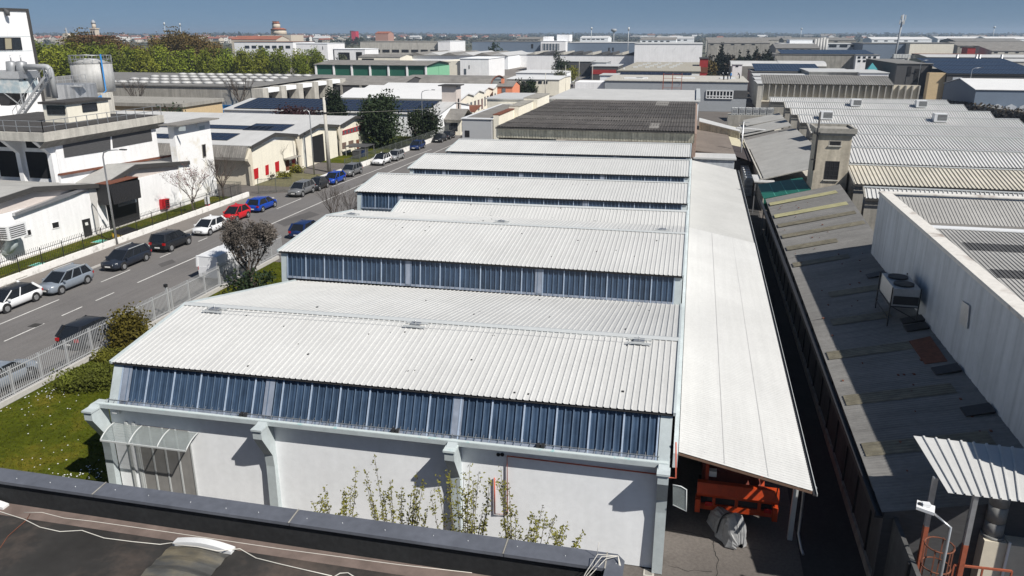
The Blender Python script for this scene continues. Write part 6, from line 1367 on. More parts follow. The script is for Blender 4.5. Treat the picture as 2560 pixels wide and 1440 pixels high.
b=B(); b.prism([(l.x+.05,yb0+.02,zf_-.012),(r_.x-.02,yb0+.02,zf_-.012),(r_.x-.02,rb2.y,zb2-.012),(lb.x+.05,rb2.y,zb2-.012)],(0,0,-.14)); b.build('roof_boarding',FASCIA,bh)
q=B(); q.sheet((l.x+.2,yb0+.45,zf_-1.35),(r_.x,yb0+.45,zf_-1.35),(r_.x,yb0+.25,zf_-.16),(l.x+.2,yb0+.25,zf_-.16),.36,.06); q.build('ribbed_strip',CREAMSHEET,bh)
q=B(); q.box(l.x,yb0-.05,zf_-.16,r_.x,yb0+.05,zf_-.03); q.build('gutter',FASCIA,bh)
q=B(); q.prism([(r_.x-.2,yb0+.5,0),(r_.x-.2,yb0+.5,zf_-.2),(r_.x-.2,rb2.y,zb2-.15),(r_.x-.2,rb2.y,0)],(.45,0,0)); q.build('gable_wall',mat('pinkish_brick_wall',(.30,.22,.18),.9,0,.25,5),bh)
q=B(); q.prism([(l.x,yb0+.5,0),(l.x,yb0+.5,zf_-.2),(lb.x,rb2.y,zb2-.15),(lb.x,rb2.y,0)],(.3,0,0)); q.build('gable_wall',CREAM,bh)
q=B(); a_=G(1628,262,8.4); q.box(a_.x,a_.y-3.5,8.36,a_.x+1.9,a_.y+3.0,8.6); 
q=B(); fy=lambda y: zf_+(zb2-zf_)*(y-yb0)/(rb2.y-yb0)+.06
for (px,y0,y1,w_) in ((1630,rb2.y-6.5,rb2.y-.5,2.0),(1640,yb0+2,yb0+7,1.2)):
    x=PY(px,275,yb0+20).x; q=B(); q.prism([(x,y0,fy(y0)),(x+w_,y0,fy(y0)),(x+w_,y1,fy(y1)),(x,y1,fy(y1))],(0,0,.05)); q.build('pale_patch',OLDROOF,bh)
# grey cube and beige stepped wall left of the brown hall
gc_=thing('grey_cube','pale grey flat-roofed block with one dark window left of the brown hall','block',(-34,118,0)); YC=117.; a=PY(1155,297,YC); c=PY(1229,297,YC)
q=B(); q.box(a.x,YC,0,c.x,YC+26,a.z); q.build('wall',mat('plain_grey_render',(.40,.41,.42),.8,0,.04,2),gc_); q=B(); q.box(a.x-.15,YC-.15,a.z,c.x+.15,YC+26.2,a.z+.12); q.build('roof',WHITEMET,gc_); ywin(gc_,YC,1162,326,1174,343,'window',BLACK)
q=B(); q.box(a.x+.5,YC+1,a.z+.125,c.x-.4,YC+25,a.z+.16); q.build('roof_felt',OLDROOF,gc_)
sw=thing('stepped_wall','long cream parapet building with stepped roof edges left of the brown hall','building',(-31,130,0))
for k,(ya_,yb_,zz) in enumerate(((117.5,128,7.3),(128,140,7.7),(140,152,8.1))):
    q=B(); q.box(c.x+.15,ya_,0,c.x+1.0+k*.8,yb_,zz); q.build('wall',CREAM,sw); q=B(); q.box(c.x+.05,ya_,zz,c.x+1.1+k*.8,yb_,zz+.14); q.build('coping',CONC if k else RUSTD,sw)
q=B(); q.box(c.x-7.5,143.4,0,c.x+.1,158,7.6); q.build('wall',CREAM,sw); q=B(); q.box(c.x-7.8,143.2,7.6,c.x+.1,158,7.8); q.build('roof',WROOF,sw)
# low roofs between the brown hall and the alley
lb_=thing('low_brown_roof','low worn brown felt roof between the brown hall and the alley','shed',(3,106,0))
P=[G(1738,376,4.2),G(1836,380,3.7),G(1800,309,3.7),G(1740,300,4.2)]
b=B(); b.prism([(P[0].x,P[0].y,4.2),(P[1].x,P[0].y,3.7),(P[1].x-.3,P[2].y,3.7),(P[0].x,P[2].y,4.2)],(0,0,-.12)); b.build('roof',mat('worn_brown_felt',(.17,.145,.125),.95,0,.15,3,.2,.4),lb_)
q=B(); q.box(P[0].x+.2,P[0].y+.2,0,P[1].x-.4,P[2].y-.2,3.5); q.build('wall',CONC,lb_)
xk=P[1].x
cd_=thing('cream_sheet_roof','narrow roof strip, half cream sheet and half dark brown, beside the alley','shed',(5.6,110,0))
yA=P[0].y; yB=P[2].y
q=B(); q.prism([(xk+.05,yA+1,3.5),(xk+2.5,yA-2,3.1),(xk+2.4,yA+11.5,3.1),(xk,yA+12,3.5)],(0,0,-.1)); q.build('roof',mat('dark_brown_sheet',(.055,.045,.043),.8,0,.1,3),cd_)
q=B(); q.prism([(xk,yA+12.02,3.5),(xk+2.4,yA+11.52,3.1),(xk+2.3,yB,3.1),(xk-.2,yB,3.5)],(0,0,-.1)); q.build('roof',mat('cream_sheet_roof',(.50,.46,.33),.7,0,.1,2),cd_,label='cream far half of the roof strip')
q=B(); q.box(xk+.1,yA+1,0,xk+2.2,yB,3.0); q.build('wall',DKGREY,cd_)
cc=thing('white_canopy','long white-topped canopy with a cream ribbed front at the end of the low roofs','canopy',(4,135,0))
a=G(1742,264,5.2); d=G(1833,292,4.2); q=B(); q.prism([(1.2,133,5.4),(7.6,130,4.3),(7.6,134.5,4.3),(1.2,139,5.4)],(0,0,.12)); q.build('roof',WROOF,cc)
q=B(); q.sheet((1.2,133.2,3.6),(7.6,130.2,2.9),(7.6,130.2,4.3),(1.2,133.2,5.4),.45,.06); q.build('front',CREAMSHEET,cc); q=B(); q.box(1.4,134,0,7.4,138,3.5); q.build('wall',CONC,cc)
q=B(); q.prism([(7.2,133,4.5),(13,132,4.3),(13,133.4,4.3),(7.2,134.6,4.5)],(0,0,.1)); q.build('roof',WROOF,cc)
wb=thing('white_roof_box','low white flat-roofed annex at the top of the lean-to roof','annex',(3,100,0)); 
q=B(); q.box(.6,98.6,0,5.4,102.3,4.55); q.build('wall',SHEETWALL,wb); q=B(); q.box(.5,98.4,4.55,5.6,102.4,4.75); q.build('roof',WROOF,wb)
wb2=thing('pale_flat_roof','pale flat roof strip with a ladder lying on it behind the white annex','roof',(3,104,0)); q=B(); q.box(.5,102.6,0,5.0,104.4,4.1); q.build('wall',CONC,wb2); q=B(); q.box(.4,102.5,4.1,5.1,104.5,4.25); q.build('roof',WROOF2,wb2)
t=thing('ladder','aluminium ladder lying on the pale flat roof','ladder',(2,103.5,4.25))
for dy in (0,.4): q=B(); q.bar((.9,103.2+dy,4.34),(3.4,103.2+dy,4.34),.06); q.build('stile',GALV,t)
for k in range(8): q=B(); q.bar((1.0+.3*k,103.2,4.34),(1.0+.3*k,103.6,4.34),.04); q.build('rung',GALV,t)
# stacked white container tanks
def ibc():
    t=thing('container_tank','white caged container tank','container tank',(0,0,0),0,'white caged container tanks'); t['_w']=0
    q=B(); q.prism([(-.46,-.58,.16),(.46,-.58,.16),(.46,.58,.16),(-.46,.58,.16)],(0,0,.92)); q.cyl(0,0,1.08,1.13,.14,.14,10); q.build('bottle',PLASTIC,t)
    q=B()
    for z in (.2,.42,.64,.86,1.08):
        q.bar((-.5,-.61,z),(.5,-.61,z),.022);q.bar((-.5,.61,z),(.5,.61,z),.022);q.bar((-.5,-.61,z),(-.5,.61,z),.022);q.bar((.5,-.61,z),(.5,.61,z),.022)
    for k in range(6):
        x=-.5+.2*k
        for y in (-.61,.61): q.bar((x,y,.14),(x,y,1.1),.022)
        y=-.61+.244*k
        for x in (-.5,.5): q.bar((x,y,.14),(x,y,1.1),.022)
    q.build('cage',GALV,t)
    q=B(); q.box(-.22,-.63,.45,.22,-.615,.85); q.build('label_plate',GALV,t)
    q=B(); q.box(-.5,-.6,.0,.5,.6,.03); q.box(-.5,-.6,.1,.5,.6,.14)
    for x in (-.5,-.08,.36): q.box(x,-.6,.03,x+.14,.6,.1)
    q.build('pallet',GREYMET,t); return t
proto=None
for k in range(6):
    for lv in (0,1):
        lab='white caged tank in the %s layer of the alley stack, %s'%(('lower','upper')[lv],('nearest the camera','second from the front','third from the front','fourth from the front','fifth from the front','at the back')[k])
        L_=(7.35,100.2+k*1.9,lv*1.18)
        if proto is None: proto=ibc(); proto.location=L_; proto['label']=lab
        else: copy_tree(proto,L_,0,None,lab)
for k in range(6):
    copy_tree(proto,(8.0+k*1.32,160+.1*k,4.2),0,1.2,('leftmost','second from the left','third from the left','third from the right','second from the right','rightmost')[k]+' white tank of the row below the grey panel building',group='row of white tanks on the low ledge')
t=thing('tank_ledge','low concrete ledge carrying a row of white tanks','ledge',(11.5,160,0)); q=B(); q.box(6.8,159,0,17,163,4.18); q.build('block',CONC,t)
# clutter in the alley: pallet piles and a pole
cl=thing('alley_pole','grey pole with cross brackets and lamps in the alley','pole',(7.0,114,0)); q=B(); q.tube([(7.0,114,0),(7.0,114,7.6)],.11,8); q.build('pole',GALV,cl)
for zz in (5.2,6.1,6.9,7.4): q=B(); q.bar((6.4,114,zz),(7.8,114,zz+.1),.06); q.build('bracket',GALV,cl)
rr2=random.Random(11)
for k in range(14):
    x=6.5+rr2.uniform(-.1,1.0); y=116+k*1.9; z=0; t=thing('scrap_pallet',['pile of white pallets and sheeting in the dark alley','grey crates and sheeting heaped in the dark alley'][k%2],'junk pile',(x,y,0),0,['white pallet piles in the alley','grey crate heaps in the alley'][k%2]); q=B()
    for j in range(4): h_=rr2.uniform(.3,.9); q.box(x-.5+rr2.uniform(-.2,.2),y-.5+rr2.uniform(-.2,.2),z,x+.5+rr2.uniform(-.2,.2),y+.5+rr2.uniform(-.2,.2),z+h_*.8); z+=h_
    q.build('stack',PLASTIC if k%2==0 else GREYMET,t)
# ================================================================== trees and plants
nr=np.random.default_rng(5)
LG=leafm('fresh_green_leaves',(.14,.17,.016)); LO=leafm('olive_brown_buds',(.125,.085,.028)); LD=leafm('dark_evergreen_leaves',(.022,.036,.014)); LP=leafm('dark_purple_leaves',(.035,.014,.016)); LY=leafm('golden_conifer_leaves',(.13,.10,.015)); LJ=leafm('juniper_green_leaves',(.095,.105,.013))
LYB=leafm('yellow_green_bush_leaves',(.17,.16,.025)); LGB=leafm('grey_green_leaves',(.085,.095,.055)); LPK=leafm('grey_pink_blossom',(.115,.10,.085)); LPB=leafm('pink_blossom',(.26,.13,.13)); LFAR=leafm('distant_green_leaves',(.055,.07,.03)); LFB=leafm('distant_brown_twigs',(.075,.062,.048)); LYG=leafm('young_yellow_green_leaves',(.17,.165,.03),orand=0); LCY=leafm('cypress_leaves',(.015,.022,.014))
def leaves(name,m,parent,cen,rad,n,size,clumps=24,shell=.75,spread=.26,flat=1.,cone=0.,bottom=-1.):
    """leaf-sized faces gathered in clumps through an uneven crown"""
    c=np.array(cen); r=np.array(rad)
    d=nr.normal(size=(clumps,3)); d/=np.linalg.norm(d,axis=1)[:,None]; d[:,2]=np.maximum(d[:,2],bottom)
    cc=d*(shell+nr.uniform(-.35,.18,size=(clumps,1)))
    if cone: 
        zz=(cc[:,2]+1)/2; cc[:,:2]*=np.clip(1.05-zz*cone,.06,1)[:,None]*1.1
    k=nr.integers(0,clumps,n); cs=nr.uniform(.6,1.3,clumps)
    off=np.clip(nr.normal(size=(n,3)),-1.5,1.5)*spread*cs[k][:,None]
    if cone: off[:,:2]*=np.clip(1.1-(cc[k][:,2:3]+1)/2*cone,.12,1)
    p=c+(cc[k]+off)*r
    a=nr.normal(size=(n,3)); a/=np.linalg.norm(a,axis=1)[:,None]; b_=np.cross(a,nr.normal(size=(n,3))); b_/=np.linalg.norm(b_,axis=1)[:,None]
    s=size*nr.uniform(.6,1.4,(n,1)); a*=s; b_*=s*.7; 
    V=np.stack([p-a,p+b_,p+a,p-b_],1).reshape(-1,3)
    me=bpy.data.meshes.new(name); me.vertices.add(4*n); me.vertices.foreach_set('co',V.ravel()); me.loops.add(4*n); me.loops.foreach_set('vertex_index',np.arange(4*n,dtype=np.int32)); me.polygons.add(n); me.polygons.foreach_set('loop_start',np.arange(0,4*n,4,dtype=np.int32)); me.update(calc_edges=True); me.validate()
    me.materials.append(m); o=bpy.data.objects.new(name,me); COL.objects.link(o); o.parent=parent; return o
def branches(b,p,d,L,r,depth,rg,spread=.55,up=.25,n=(2,3)):
    p=Vector(p); d=Vector(d).normalized(); e=p+d*L; mid_=p.lerp(e,.5)+Vector((rg.uniform(-1,1),rg.uniform(-1,1),rg.uniform(-.5,.5)))*L*.07
    b.tube([p,mid_,e],[r,r*.82,r*.62],5 if r>.03 else 3,0,False)
    if depth==0: return
    for k in range(rg.randint(*n)):
        nd=Vector((d.x+rg.uniform(-spread,spread),d.y+rg.uniform(-spread,spread),d.z+rg.uniform(-spread*.5,spread*.5)+up)); st_=p.lerp(e,rg.uniform(.55,1.0))
        branches(b,st_,nd,L*rg.uniform(.6,.85),r*.6,depth-1,rg,spread,up,n)
def tree(label,cat,x,y,h,w,lm,bark=BARK,n=1500,size=.22,clumps=28,trunk=.22,name='tree',group=None,cone=0.,shell=.75,spread=.26,base=.28,z0=0.,seed=1):
    t=thing(name,label,cat,(x,y,z0),0,group); rg=random.Random(seed)
    b=B(); tr=w*.035+.06
    b.tube([(0,0,0),(rg.uniform(-.1,.1),rg.uniform(-.1,.1),h*trunk),(rg.uniform(-.2,.2),rg.uniform(-.2,.2),h*.62)],[tr,tr*.8,tr*.3],7)
    if not cone:
        for k in range(6): 
            a=rg.uniform(0,6.28); b.tube([(0,0,h*(trunk+.05*k)),(w*.2*math.cos(a),w*.2*math.sin(a),h*(.45+.04*k)),(w*.36*math.cos(a),w*.36*math.sin(a),h*(.6+.05*k))],[tr*.5,tr*.35,tr*.12],5)
    o=b.build('trunk',bark,None,(0,0,0)); o.location=(0,0,0); o.parent=t
    leaves('crown',lm,t,(0,0,h*(base+(1-base)/2)),(w/2,w/2,h*(1-base)/2),n,size,clumps,shell,spread,cone=cone)
    return t
def bare(label,x,y,h,bark=BARKG,depth=4,name='bare_tree',cat='tree',seed=1,spread=.6,leaf=None,nl=0,ls=.07,trunk=.3,up=.25,r=None,z0=0,nmain=5):
    t=thing(name,label,cat,(x,y,z0)); rg=random.Random(seed); b=B(); r=r or h*.022
    b.tube([(0,0,0),(.03*h*rg.uniform(-1,1),0,h*trunk)],[r*1.3,r],7)
    for k in range(nmain):
        a=6.28*k/nmain+rg.uniform(-.4,.4); branches(b,(0,0,h*trunk*rg.uniform(.85,1)),(math.cos(a)*.55,math.sin(a)*.55,1),h*.30,r*.62,depth,rg,spread,up)
    o=b.build('branches',bark,None,(0,0,0)); o.location=(0,0,0); o.parent=t
    if leaf:
        V=np.array(b.v); V=V[V[:,2]>h*.3]; idx=nr.integers(0,len(V),nl); P=V[idx]+nr.normal(size=(nl,3))*h*.02
        n=nl; a=nr.normal(size=(n,3)); a/=np.linalg.norm(a,axis=1)[:,None]; c=np.cross(a,nr.normal(size=(n,3))); c/=np.linalg.norm(c,axis=1)[:,None]; s=ls*nr.uniform(.5,1.4,(n,1)); a*=s;c*=s*.6
        V2=np.stack([P-a,P+c,P+a,P-c],1).reshape(-1,3); me=bpy.data.meshes.new('leaves'); me.from_pydata(V2.tolist(),[],[(4*i,4*i+1,4*i+2,4*i+3) for i in range(n)]); me.materials.append(leaf); o=bpy.data.objects.new('crown',me); COL.objects.link(o); o.parent=t
    return t
# row of green trees at the far left and olive ones behind
gp=[tree('x','tree',0,-900,15,9.4,LG,n=3400,size=.34,clumps=40,seed=k,base=.06,trunk=.12,spread=.24) for k in range(3)]; op=[tree('x','tree',0,-900,18,15,LO,n=7500,size=.33,clumps=46,seed=9+k,base=.15) for k in range(2)]
pos=[]
for k in range(16): pos.append((75+k*48+rnd.uniform(-9,9),240+k*5.0+rnd.uniform(-5,5),15.6-.27*k+rnd.uniform(-.9,.9),0))
for k in range(17): pos.append((95+k*43+rnd.uniform(-9,9),272+k*4.2+rnd.uniform(-5,5),15.8-.2*k+rnd.uniform(-.9,.9),0))
for px,Y,h in ((205,300,19.3),(250,305,19),(440,310,19.8),(480,312,19.2),(415,312,18),(290,318,15.5),(520,335,15),(140,300,14),(345,330,13.5),(228,296,19),(270,302,17.5),(462,308,19),(495,314,17.5),(425,306,17.8),(180,304,16)): pos.append((px,Y,h,1))
ug=[0,0,0];uo=[0,0]
for i,(px,Y,h,kd) in enumerate(pos):
    x=PY(px,100,Y).x; pr_=(gp if kd==0 else op)[i%(3 if kd==0 else 2)]; s=h/(15 if kd==0 else 18)
    lab='bushy fresh green tree in the dense row beyond the grey warehouse' if kd==0 else 'olive-brown budding tree rising behind the green row'
    g='green trees beyond the grey warehouse' if kd==0 else 'olive-brown trees behind the green row'
    c=copy_tree(pr_,(x,Y,0),rnd.uniform(0,6.28),(s*rnd.uniform(.95,1.2),s*rnd.uniform(.95,1.2),s),lab,group=g)
for pr_ in gp+op:
    for ch in list(pr_.children): bpy.data.objects.remove(ch)
    bpy.data.objects.remove(pr_)
def gt(px,py): p=G(px,py); return p.x,p.y
x,y=gt(958,366); tree('big dark evergreen tree beside the red-banded cream gable','tree',x,y-1,8.8,6.4,LD,n=9000,size=.21,clumps=70,base=.04,trunk=.1,shell=.82,seed=2)
tree('dark conical evergreen behind the concrete pole','tree',PY(835,260,141).x,141,9.2,5.0,LD,n=5000,size=.19,clumps=60,base=.03,cone=.55,seed=3)
tree('dark purple-leaved tree in front of the solar hall','tree',PY(742,265,142).x,142,6.0,9.0,LP,n=5200,size=.2,clumps=50,base=.03,seed=4)
tree('dark shrub tree in front of the grey porch building','tree',PY(1068,300,142).x,142,6.5,5.5,LD,n=3600,size=.19,clumps=40,base=.03,seed=5)
tree('narrow dark conifer beside the grey porch building','tree',PY(1035,300,139).x,139,5.5,3.6,LD,n=900,size=.2,clumps=20,base=.03,cone=.6,seed=15)
bare('leafless dark tree by the pale sheet fence',*gt(1082,322),5.5,BARK,3,seed=6)
tree('rounded olive bush beside the tan annex','bush',PY(432,282,128).x,128,7.5,5.2,LD,n=900,size=.2,clumps=24,base=.05,seed=7)
bare('bare tree standing against the corner of the grey concrete warehouse',*gt(604,288),9.5,BARK,4,seed=8,spread=.5)
bare('bare wide tree in front of the long grey warehouse wall',PY(342,250,172).x,172,8.5,BARK,4,seed=12)
bare('bare pollarded tree beside the foot of the white tower',*gt(560,500),5.4,BARK,4,seed=13,spread=.55,nmain=6)
bare('pink-budded bare tree in the grass strip before the white wall',*gt(486,540),5.6,BARKG,4,seed=14,leaf=LPB,nl=900,ls=.06,spread=.65,nmain=6,r=.07)
bare('small bare tree in front of the red shutters',*gt(704,436),4.2,BARKG,4,seed=16,r=.05)
bare('bare tree between the sheds, above the parked dark blue car',PY(845,520,64).x,64.5,6.6,BARK,5,seed=17,spread=.55,nmain=7,r=.09,trunk=.2)
bare('bare branches at the left edge over the white wall',PX(-12,640,-55.5).x,PX(-12,640,-55.5).y,3.6,BARKG,4,seed=22,r=.05)
x,y=PY(645,620,53.5).x,53.0
bare('grey blossoming tree beside the white van and the second shed',x-.6,y,5.8,BARK,5,seed=19,leaf=LPK,nl=15000,ls=.07,spread=.42,nmain=8,r=.10,trunk=.14,up=.3)
tree('dark low bush at the foot of the grey blossoming tree','bush',x+1.4,y-3.2,2.4,3.6,LD,n=1300,size=.12,clumps=26,base=0,seed=20)
def shrub(label,x,y,w,d,h,lm,n,size,rz=0,name='shrub',cl=30,cone=0.,z0=0):
    t=thing(name,label,'shrub',(x,y,z0),rz); leaves('foliage',lm,t,(0,0,h*.45),(w/2,d/2,h*.55),n,size,cl,.7,.3,cone=cone,bottom=-.6)
    b=B(); 
    for k in range(5): a=k*1.256; b.tube([(0,0,0),(w*.25*math.cos(a),d*.25*math.sin(a),h*.5)],[.05,.02],5)
    o=b.build('stem',BARK,None,(0,0,0)); o.location=(0,0,0); o.parent=t; return t
x,y=gt(338,868); shrub('golden-brown conifer bush by the pale fence at the near shed corner',x,y-.3,2.4,2.4,2.7,LY,6500,.085,cl=60,cone=.35)
x,y=gt(178,985); shrub('wide spreading green juniper on the lawn by the pale fence',x+.3,y+1.6,4.0,3.0,.9,LJ,16000,.06,.5,cl=110)
x,y=gt(255,925); shrub('smaller juniper joined to the right of the wide one',x,y+1.5,2.6,2.0,.7,LJ,7000,.06,cl=60)
for lab,px,py,w,h,m,n in (('dry brown hedge under the red shutters',655,448,4.,1.3,LFB,900),('round straw-coloured bush by the cream factory door',742,432,2.2,1.3,LYG,700),('low dry bush in the bed before the cream factory',712,445,2.6,.9,LYG,500),('dark hedge below the dark round tree',1000,372,6.,1.5,LD,1200),('green hedge before the grey porch building',1118,318,5,1.6,LD,1000)):
    x,y=gt(px,py); shrub(lab,x,y,w,w*.6,h,m,n,.12)
# daisies in the lawn
b=B()
for (px,py,n,sp) in ((60,1010,26,1.6),(120,985,36,.9),(150,1060,14,2.2),(190,1195,70,.7),(80,1150,18,2.0),(370,815,50,.8),(300,900,20,.8)):
    p=G(px,py)
    for k in range(n):
        x=p.x+nr.normal()*sp; y=p.y+nr.normal()*sp*.7
        if -35<x<-23.4: s_=.024*rnd.uniform(.7,1.4); b.face([(x-s_,y-s_,.035),(x+s_,y-s_,.03),(x+s_,y+s_,.035),(x-s_,y+s_,.04)])
tag(b.build('daisies',WHITEMET),'white daisies scattered over the lawn','flowers',kind='stuff')
# grass tufts over lawn and grass strip
n=26000; X=np.concatenate([nr.uniform(-35.1,-23.2,n),nr.uniform(-56.5,-52.9,9000)]); Y=np.concatenate([nr.uniform(22,60,n),nr.uniform(28,83,9000)]); Z=np.concatenate([np.full(n,-.02),np.full(9000,.215)])
N=len(X); an=nr.uniform(0,6.28,N); hh=nr.uniform(.03,.10,N); ww=nr.uniform(.02,.05,N)
V=np.stack([np.stack([X-ww*np.cos(an),Y-ww*np.sin(an),Z],1),np.stack([X+ww*np.cos(an),Y+ww*np.sin(an),Z],1),np.stack([X+nr.normal(size=N)*.03,Y+nr.normal(size=N)*.03,Z+hh],1)],1).reshape(-1,3)
me=bpy.data.meshes.new('grass'); me.vertices.add(3*N); me.vertices.foreach_set('co',V.ravel()); me.loops.add(3*N); me.loops.foreach_set('vertex_index',np.arange(3*N,dtype=np.int32)); me.polygons.add(N); me.polygons.foreach_set('loop_start',np.arange(0,3*N,3,dtype=np.int32)); me.update(calc_edges=True); me.materials.append(GRASS)
o=bpy.data.objects.new('grass',me); COL.objects.link(o); tag(o,'short grass blades growing on the lawn and the grass strip','grass',kind='stuff')
# young tree with fresh leaves between the parapet and the white wall
t=thing('young_tree','young tree with upright leafy shoots before the white front wall','tree',(-8,21.6,0)); b=B(); P_=[]
tips=[(935,1133),(890,1168),(915,1200),(1043,1178),(1060,1200),(1092,1186),(1118,1176),(975,1200),(1005,1215),(1175,1158),(1185,1200),(1197,1180),(1225,1195),(1252,1168),(1256,1205),(812,1220),(800,1240),(865,1228),(858,1250),(960,1235),(1030,1230),(1070,1270),(1140,1200),(1165,1230),(1290,1272),(1330,1280),(1357,1262),(1338,1300),(1388,1290),(1420,1310),(1405,1325),(1455,1332),(1300,1320),(1262,1300),(1210,1260)]
rg=random.Random(4)
hubs=[Vector((-11.2,21.5,1.2)),Vector((-9.0,21.6,1.0)),Vector((-6.6,21.5,1.0)),Vector((-4.6,21.4,.9))]
b.tube([(-8,21.6,0),(-8,21.6,.7)],[.12,.10],8)
for h_ in hubs: b.tube([(-8,21.6,.6),Vector((-8,21.6,.6)).lerp(h_,.5)+Vector((0,0,.05)),h_],[.08,.06,.045],6)
for k,(px,py) in enumerate(tips):
    for rep in range(2):
        e=PY(px+ (rg.uniform(-22,22) if rep else 0),py+(rg.uniform(15,45) if rep else 0),21.4+rg.uniform(-.7,.7)); h_=min(hubs,key=lambda q:abs(q.x-e.x)+rg.uniform(0,.6)); m1=h_.lerp(e,.45); m1.x=h_.x+(e.x-h_.x)*.62; m1.z=h_.z+(e.z-h_.z)*.35
        pts=[h_,m1,m1.lerp(e,.5)+Vector((rg.uniform(-.06,.06),0,0)),e]; b.tube(pts,[.024,.016,.011,.005],4,0,False)
        for (a_,c_) in zip(pts[1:],pts[2:]):
            for j in range(38): P_.append(a_.lerp(c_,rg.random())+Vector((rg.gauss(0,.045),rg.gauss(0,.045),rg.gauss(0,.04))))
            if rg.random()<.7:
                q_=a_.lerp(c_,rg.uniform(.2,.8)); e2=q_+Vector((rg.uniform(-.3,.3),rg.uniform(-.15,.15),rg.uniform(.12,.42))); b.tube([q_,e2],[.008,.004],3,0,False)
                for j in range(18): P_.append(q_.lerp(e2,rg.uniform(.2,1))+Vector((rg.gauss(0,.04),rg.gauss(0,.04),rg.gauss(0,.04))))
b.build('branches',BARKG,t)
b=B()
for p in P_:
    d=Vector((rg.uniform(-1,1),rg.uniform(-1,1),rg.uniform(-.6,1))).normalized(); u=d.orthogonal().normalized(); s_=rg.uniform(.03,.066); b.face([p,p+d*s_+u*s_*.5,p+d*s_*2,p+d*s_-u*s_*.5])
b.build('leaves',LYG,t)
# conifer row, hedge and bushes in the middle distance
for k,px in enumerate((1803,1821,1835,1848,1860,1872,1885,1893,1900,1912,1924)):
    tree('narrow dark cypress in the row behind the grey panel building','tree',PY(px,140,380+rnd.uniform(-6,6)).x,380,(13.8,10.5,9.5,10.5,9,11,9,12.5,10,11.5,12.)[k],5.0,LCY,n=900,size=.42,clumps=30,base=.02,cone=.75,name='cypress',group='cypress row',seed=30+k)
for k in range(9):
    tree('dense dark shrub of the hedge under the cypress row','shrub',PY(1778+k*18,150,372).x,372,9.5,6.6,LCY if k%3 else LFB,n=900,size=.5,clumps=26,base=0,name='hedge_shrub',group='dark hedge under the cypresses',seed=50+k)
tree('olive-green tree beside the red building','tree',PY(1775,165,320).x,320,9.5,7,LO,n=800,size=.35,clumps=26,base=.05,seed=61)
tree('dark evergreen bush between the red building and the wooden pole','bush',PY(1779,175,285).x,285,6,6,LD,n=700,size=.3,clumps=24,base=0,seed=62)
for lab,px,py,h,w,m in (('bright yellow-green round bush beside the far road',1428,208,6.8,5.4,LYB),('green round bush beside the far road, left of the yellow one',1396,218,6.2,6,LGB),('dark round shrub behind the orange house',1303,243,6.0,7.0,LD),('dark small shrub right of the round one by the orange house',1330,238,5,4,LD),('dark tree between the white hall and the round bushes',1410,205,9,4.5,LD)):
    x,y=gt(px,py); tree(lab,'bush' if 'tree' not in lab else 'tree',x,y,h,w,m,n=1300,size=.26,clumps=34,base=.02,seed=int(px))
tree('dark upright tree against the pale white hall wall','tree',PY(1393,155,395).x,395,10,5.5,LD,n=700,size=.35,clumps=24,base=.03,seed=64)
tree('dark cedar in front of the blue-grey building','tree',PY(1237,112,560).x,560,13.5,11,LD,n=600,size=.6,clumps=24,base=.05,cone=.5,seed=65)
tree('greyish round tree beside the modern white block','tree',PY(857,140,400).x,400,9,6,LGB,n=500,size=.4,clumps=20,base=.1,seed=66)
# ================================================================== right-hand distance
for k,(lab,yt,Yf,xr,xl) in enumerate((('nearest white ribbed roof behind the pillared building',206,226,2110,1895),('middle white ribbed roof behind the pillared building',196,243,2090,1890),('farthest white ribbed roof behind the pillared building',186,262,2075,1885))):
    hall('white_roof_hall',lab,'hall',xl,xr,yt+5,Yf,CONCL,WROOF,depth=15,shape='gable',zr=PY(2000,yt,Yf+7).z,group='white roofs behind the pillared building')
t,a,c,z,Y2=hall('solar_roof_hall','hall with a gridded solar roof beyond the white roofs','hall',1880,2065,181,285,CONCL,GREYROOF,depth=22); PVon(t,a.x+1,c.x-1,286,306,z+.1,z+1.8,22,3)
for k,(xl,xr) in enumerate(((1828,1945),(1948,2065))):
    hall('arched_hall',('left','right')[k]+' one of two low arched pale roofs behind the gridded solar roof','hall',xl,xr,166,330,OLDROOF,WROOF2,depth=20,shape='arch',zr=PY(xl+50,153,340).z)
hall('white_stair_block','small white stair block left of the arched roofs','block',1832,1856,162,318,WWALL2,WROOF,depth=8,wins=((1840,164,1846,167,BLACK),))
t,a,c,z,Y2=hall('white_house','white flat-roofed building with one dark window beyond the pillared front','building',2150,2222,183,262,WWALL2,WROOF,depth=22,wins=((2203,190,2212,206,BLACK),))
q=B(); q.box(a.x-14,266,0,a.x-.1,290,z); q.build('wing',CONCL,t); q=B(); q.box(a.x-14.3,265.6,z,a.x-.1,290,z+.2); q.build('wing_roof',WROOF,t)
px_=PY(2180,165,300); t=thing('pyramid_roof','small teal pyramid roof lantern','pavilion',(px_.x,300,0)); q=B(); q.box(px_.x-2.6,297.4,0,px_.x+2.6,302.6,5.6); q.build('wall',CONCL,t); q=B(); zt2=PY(2180,157,300).z
for s_ in range(4):
    cs=[(px_.x-3,297),(px_.x+3,297),(px_.x+3,303),(px_.x-3,303)]; q.face([(*cs[s_],5.62),(*cs[(s_+1)%4],5.62),(px_.x,300,zt2)])
q.build('roof',mat('teal_roof',(.03,.22,.25),.5,0,.1,2),t)
hall('factory','white and pale blue factory with silo tanks in the right distance','factory',1955,2150,110,560,SHEETWALL,WROOF,depth=50,wins=tuple((1965+k*27,112,1983+k*27,118,DARKGLASS) for k in range(7)))
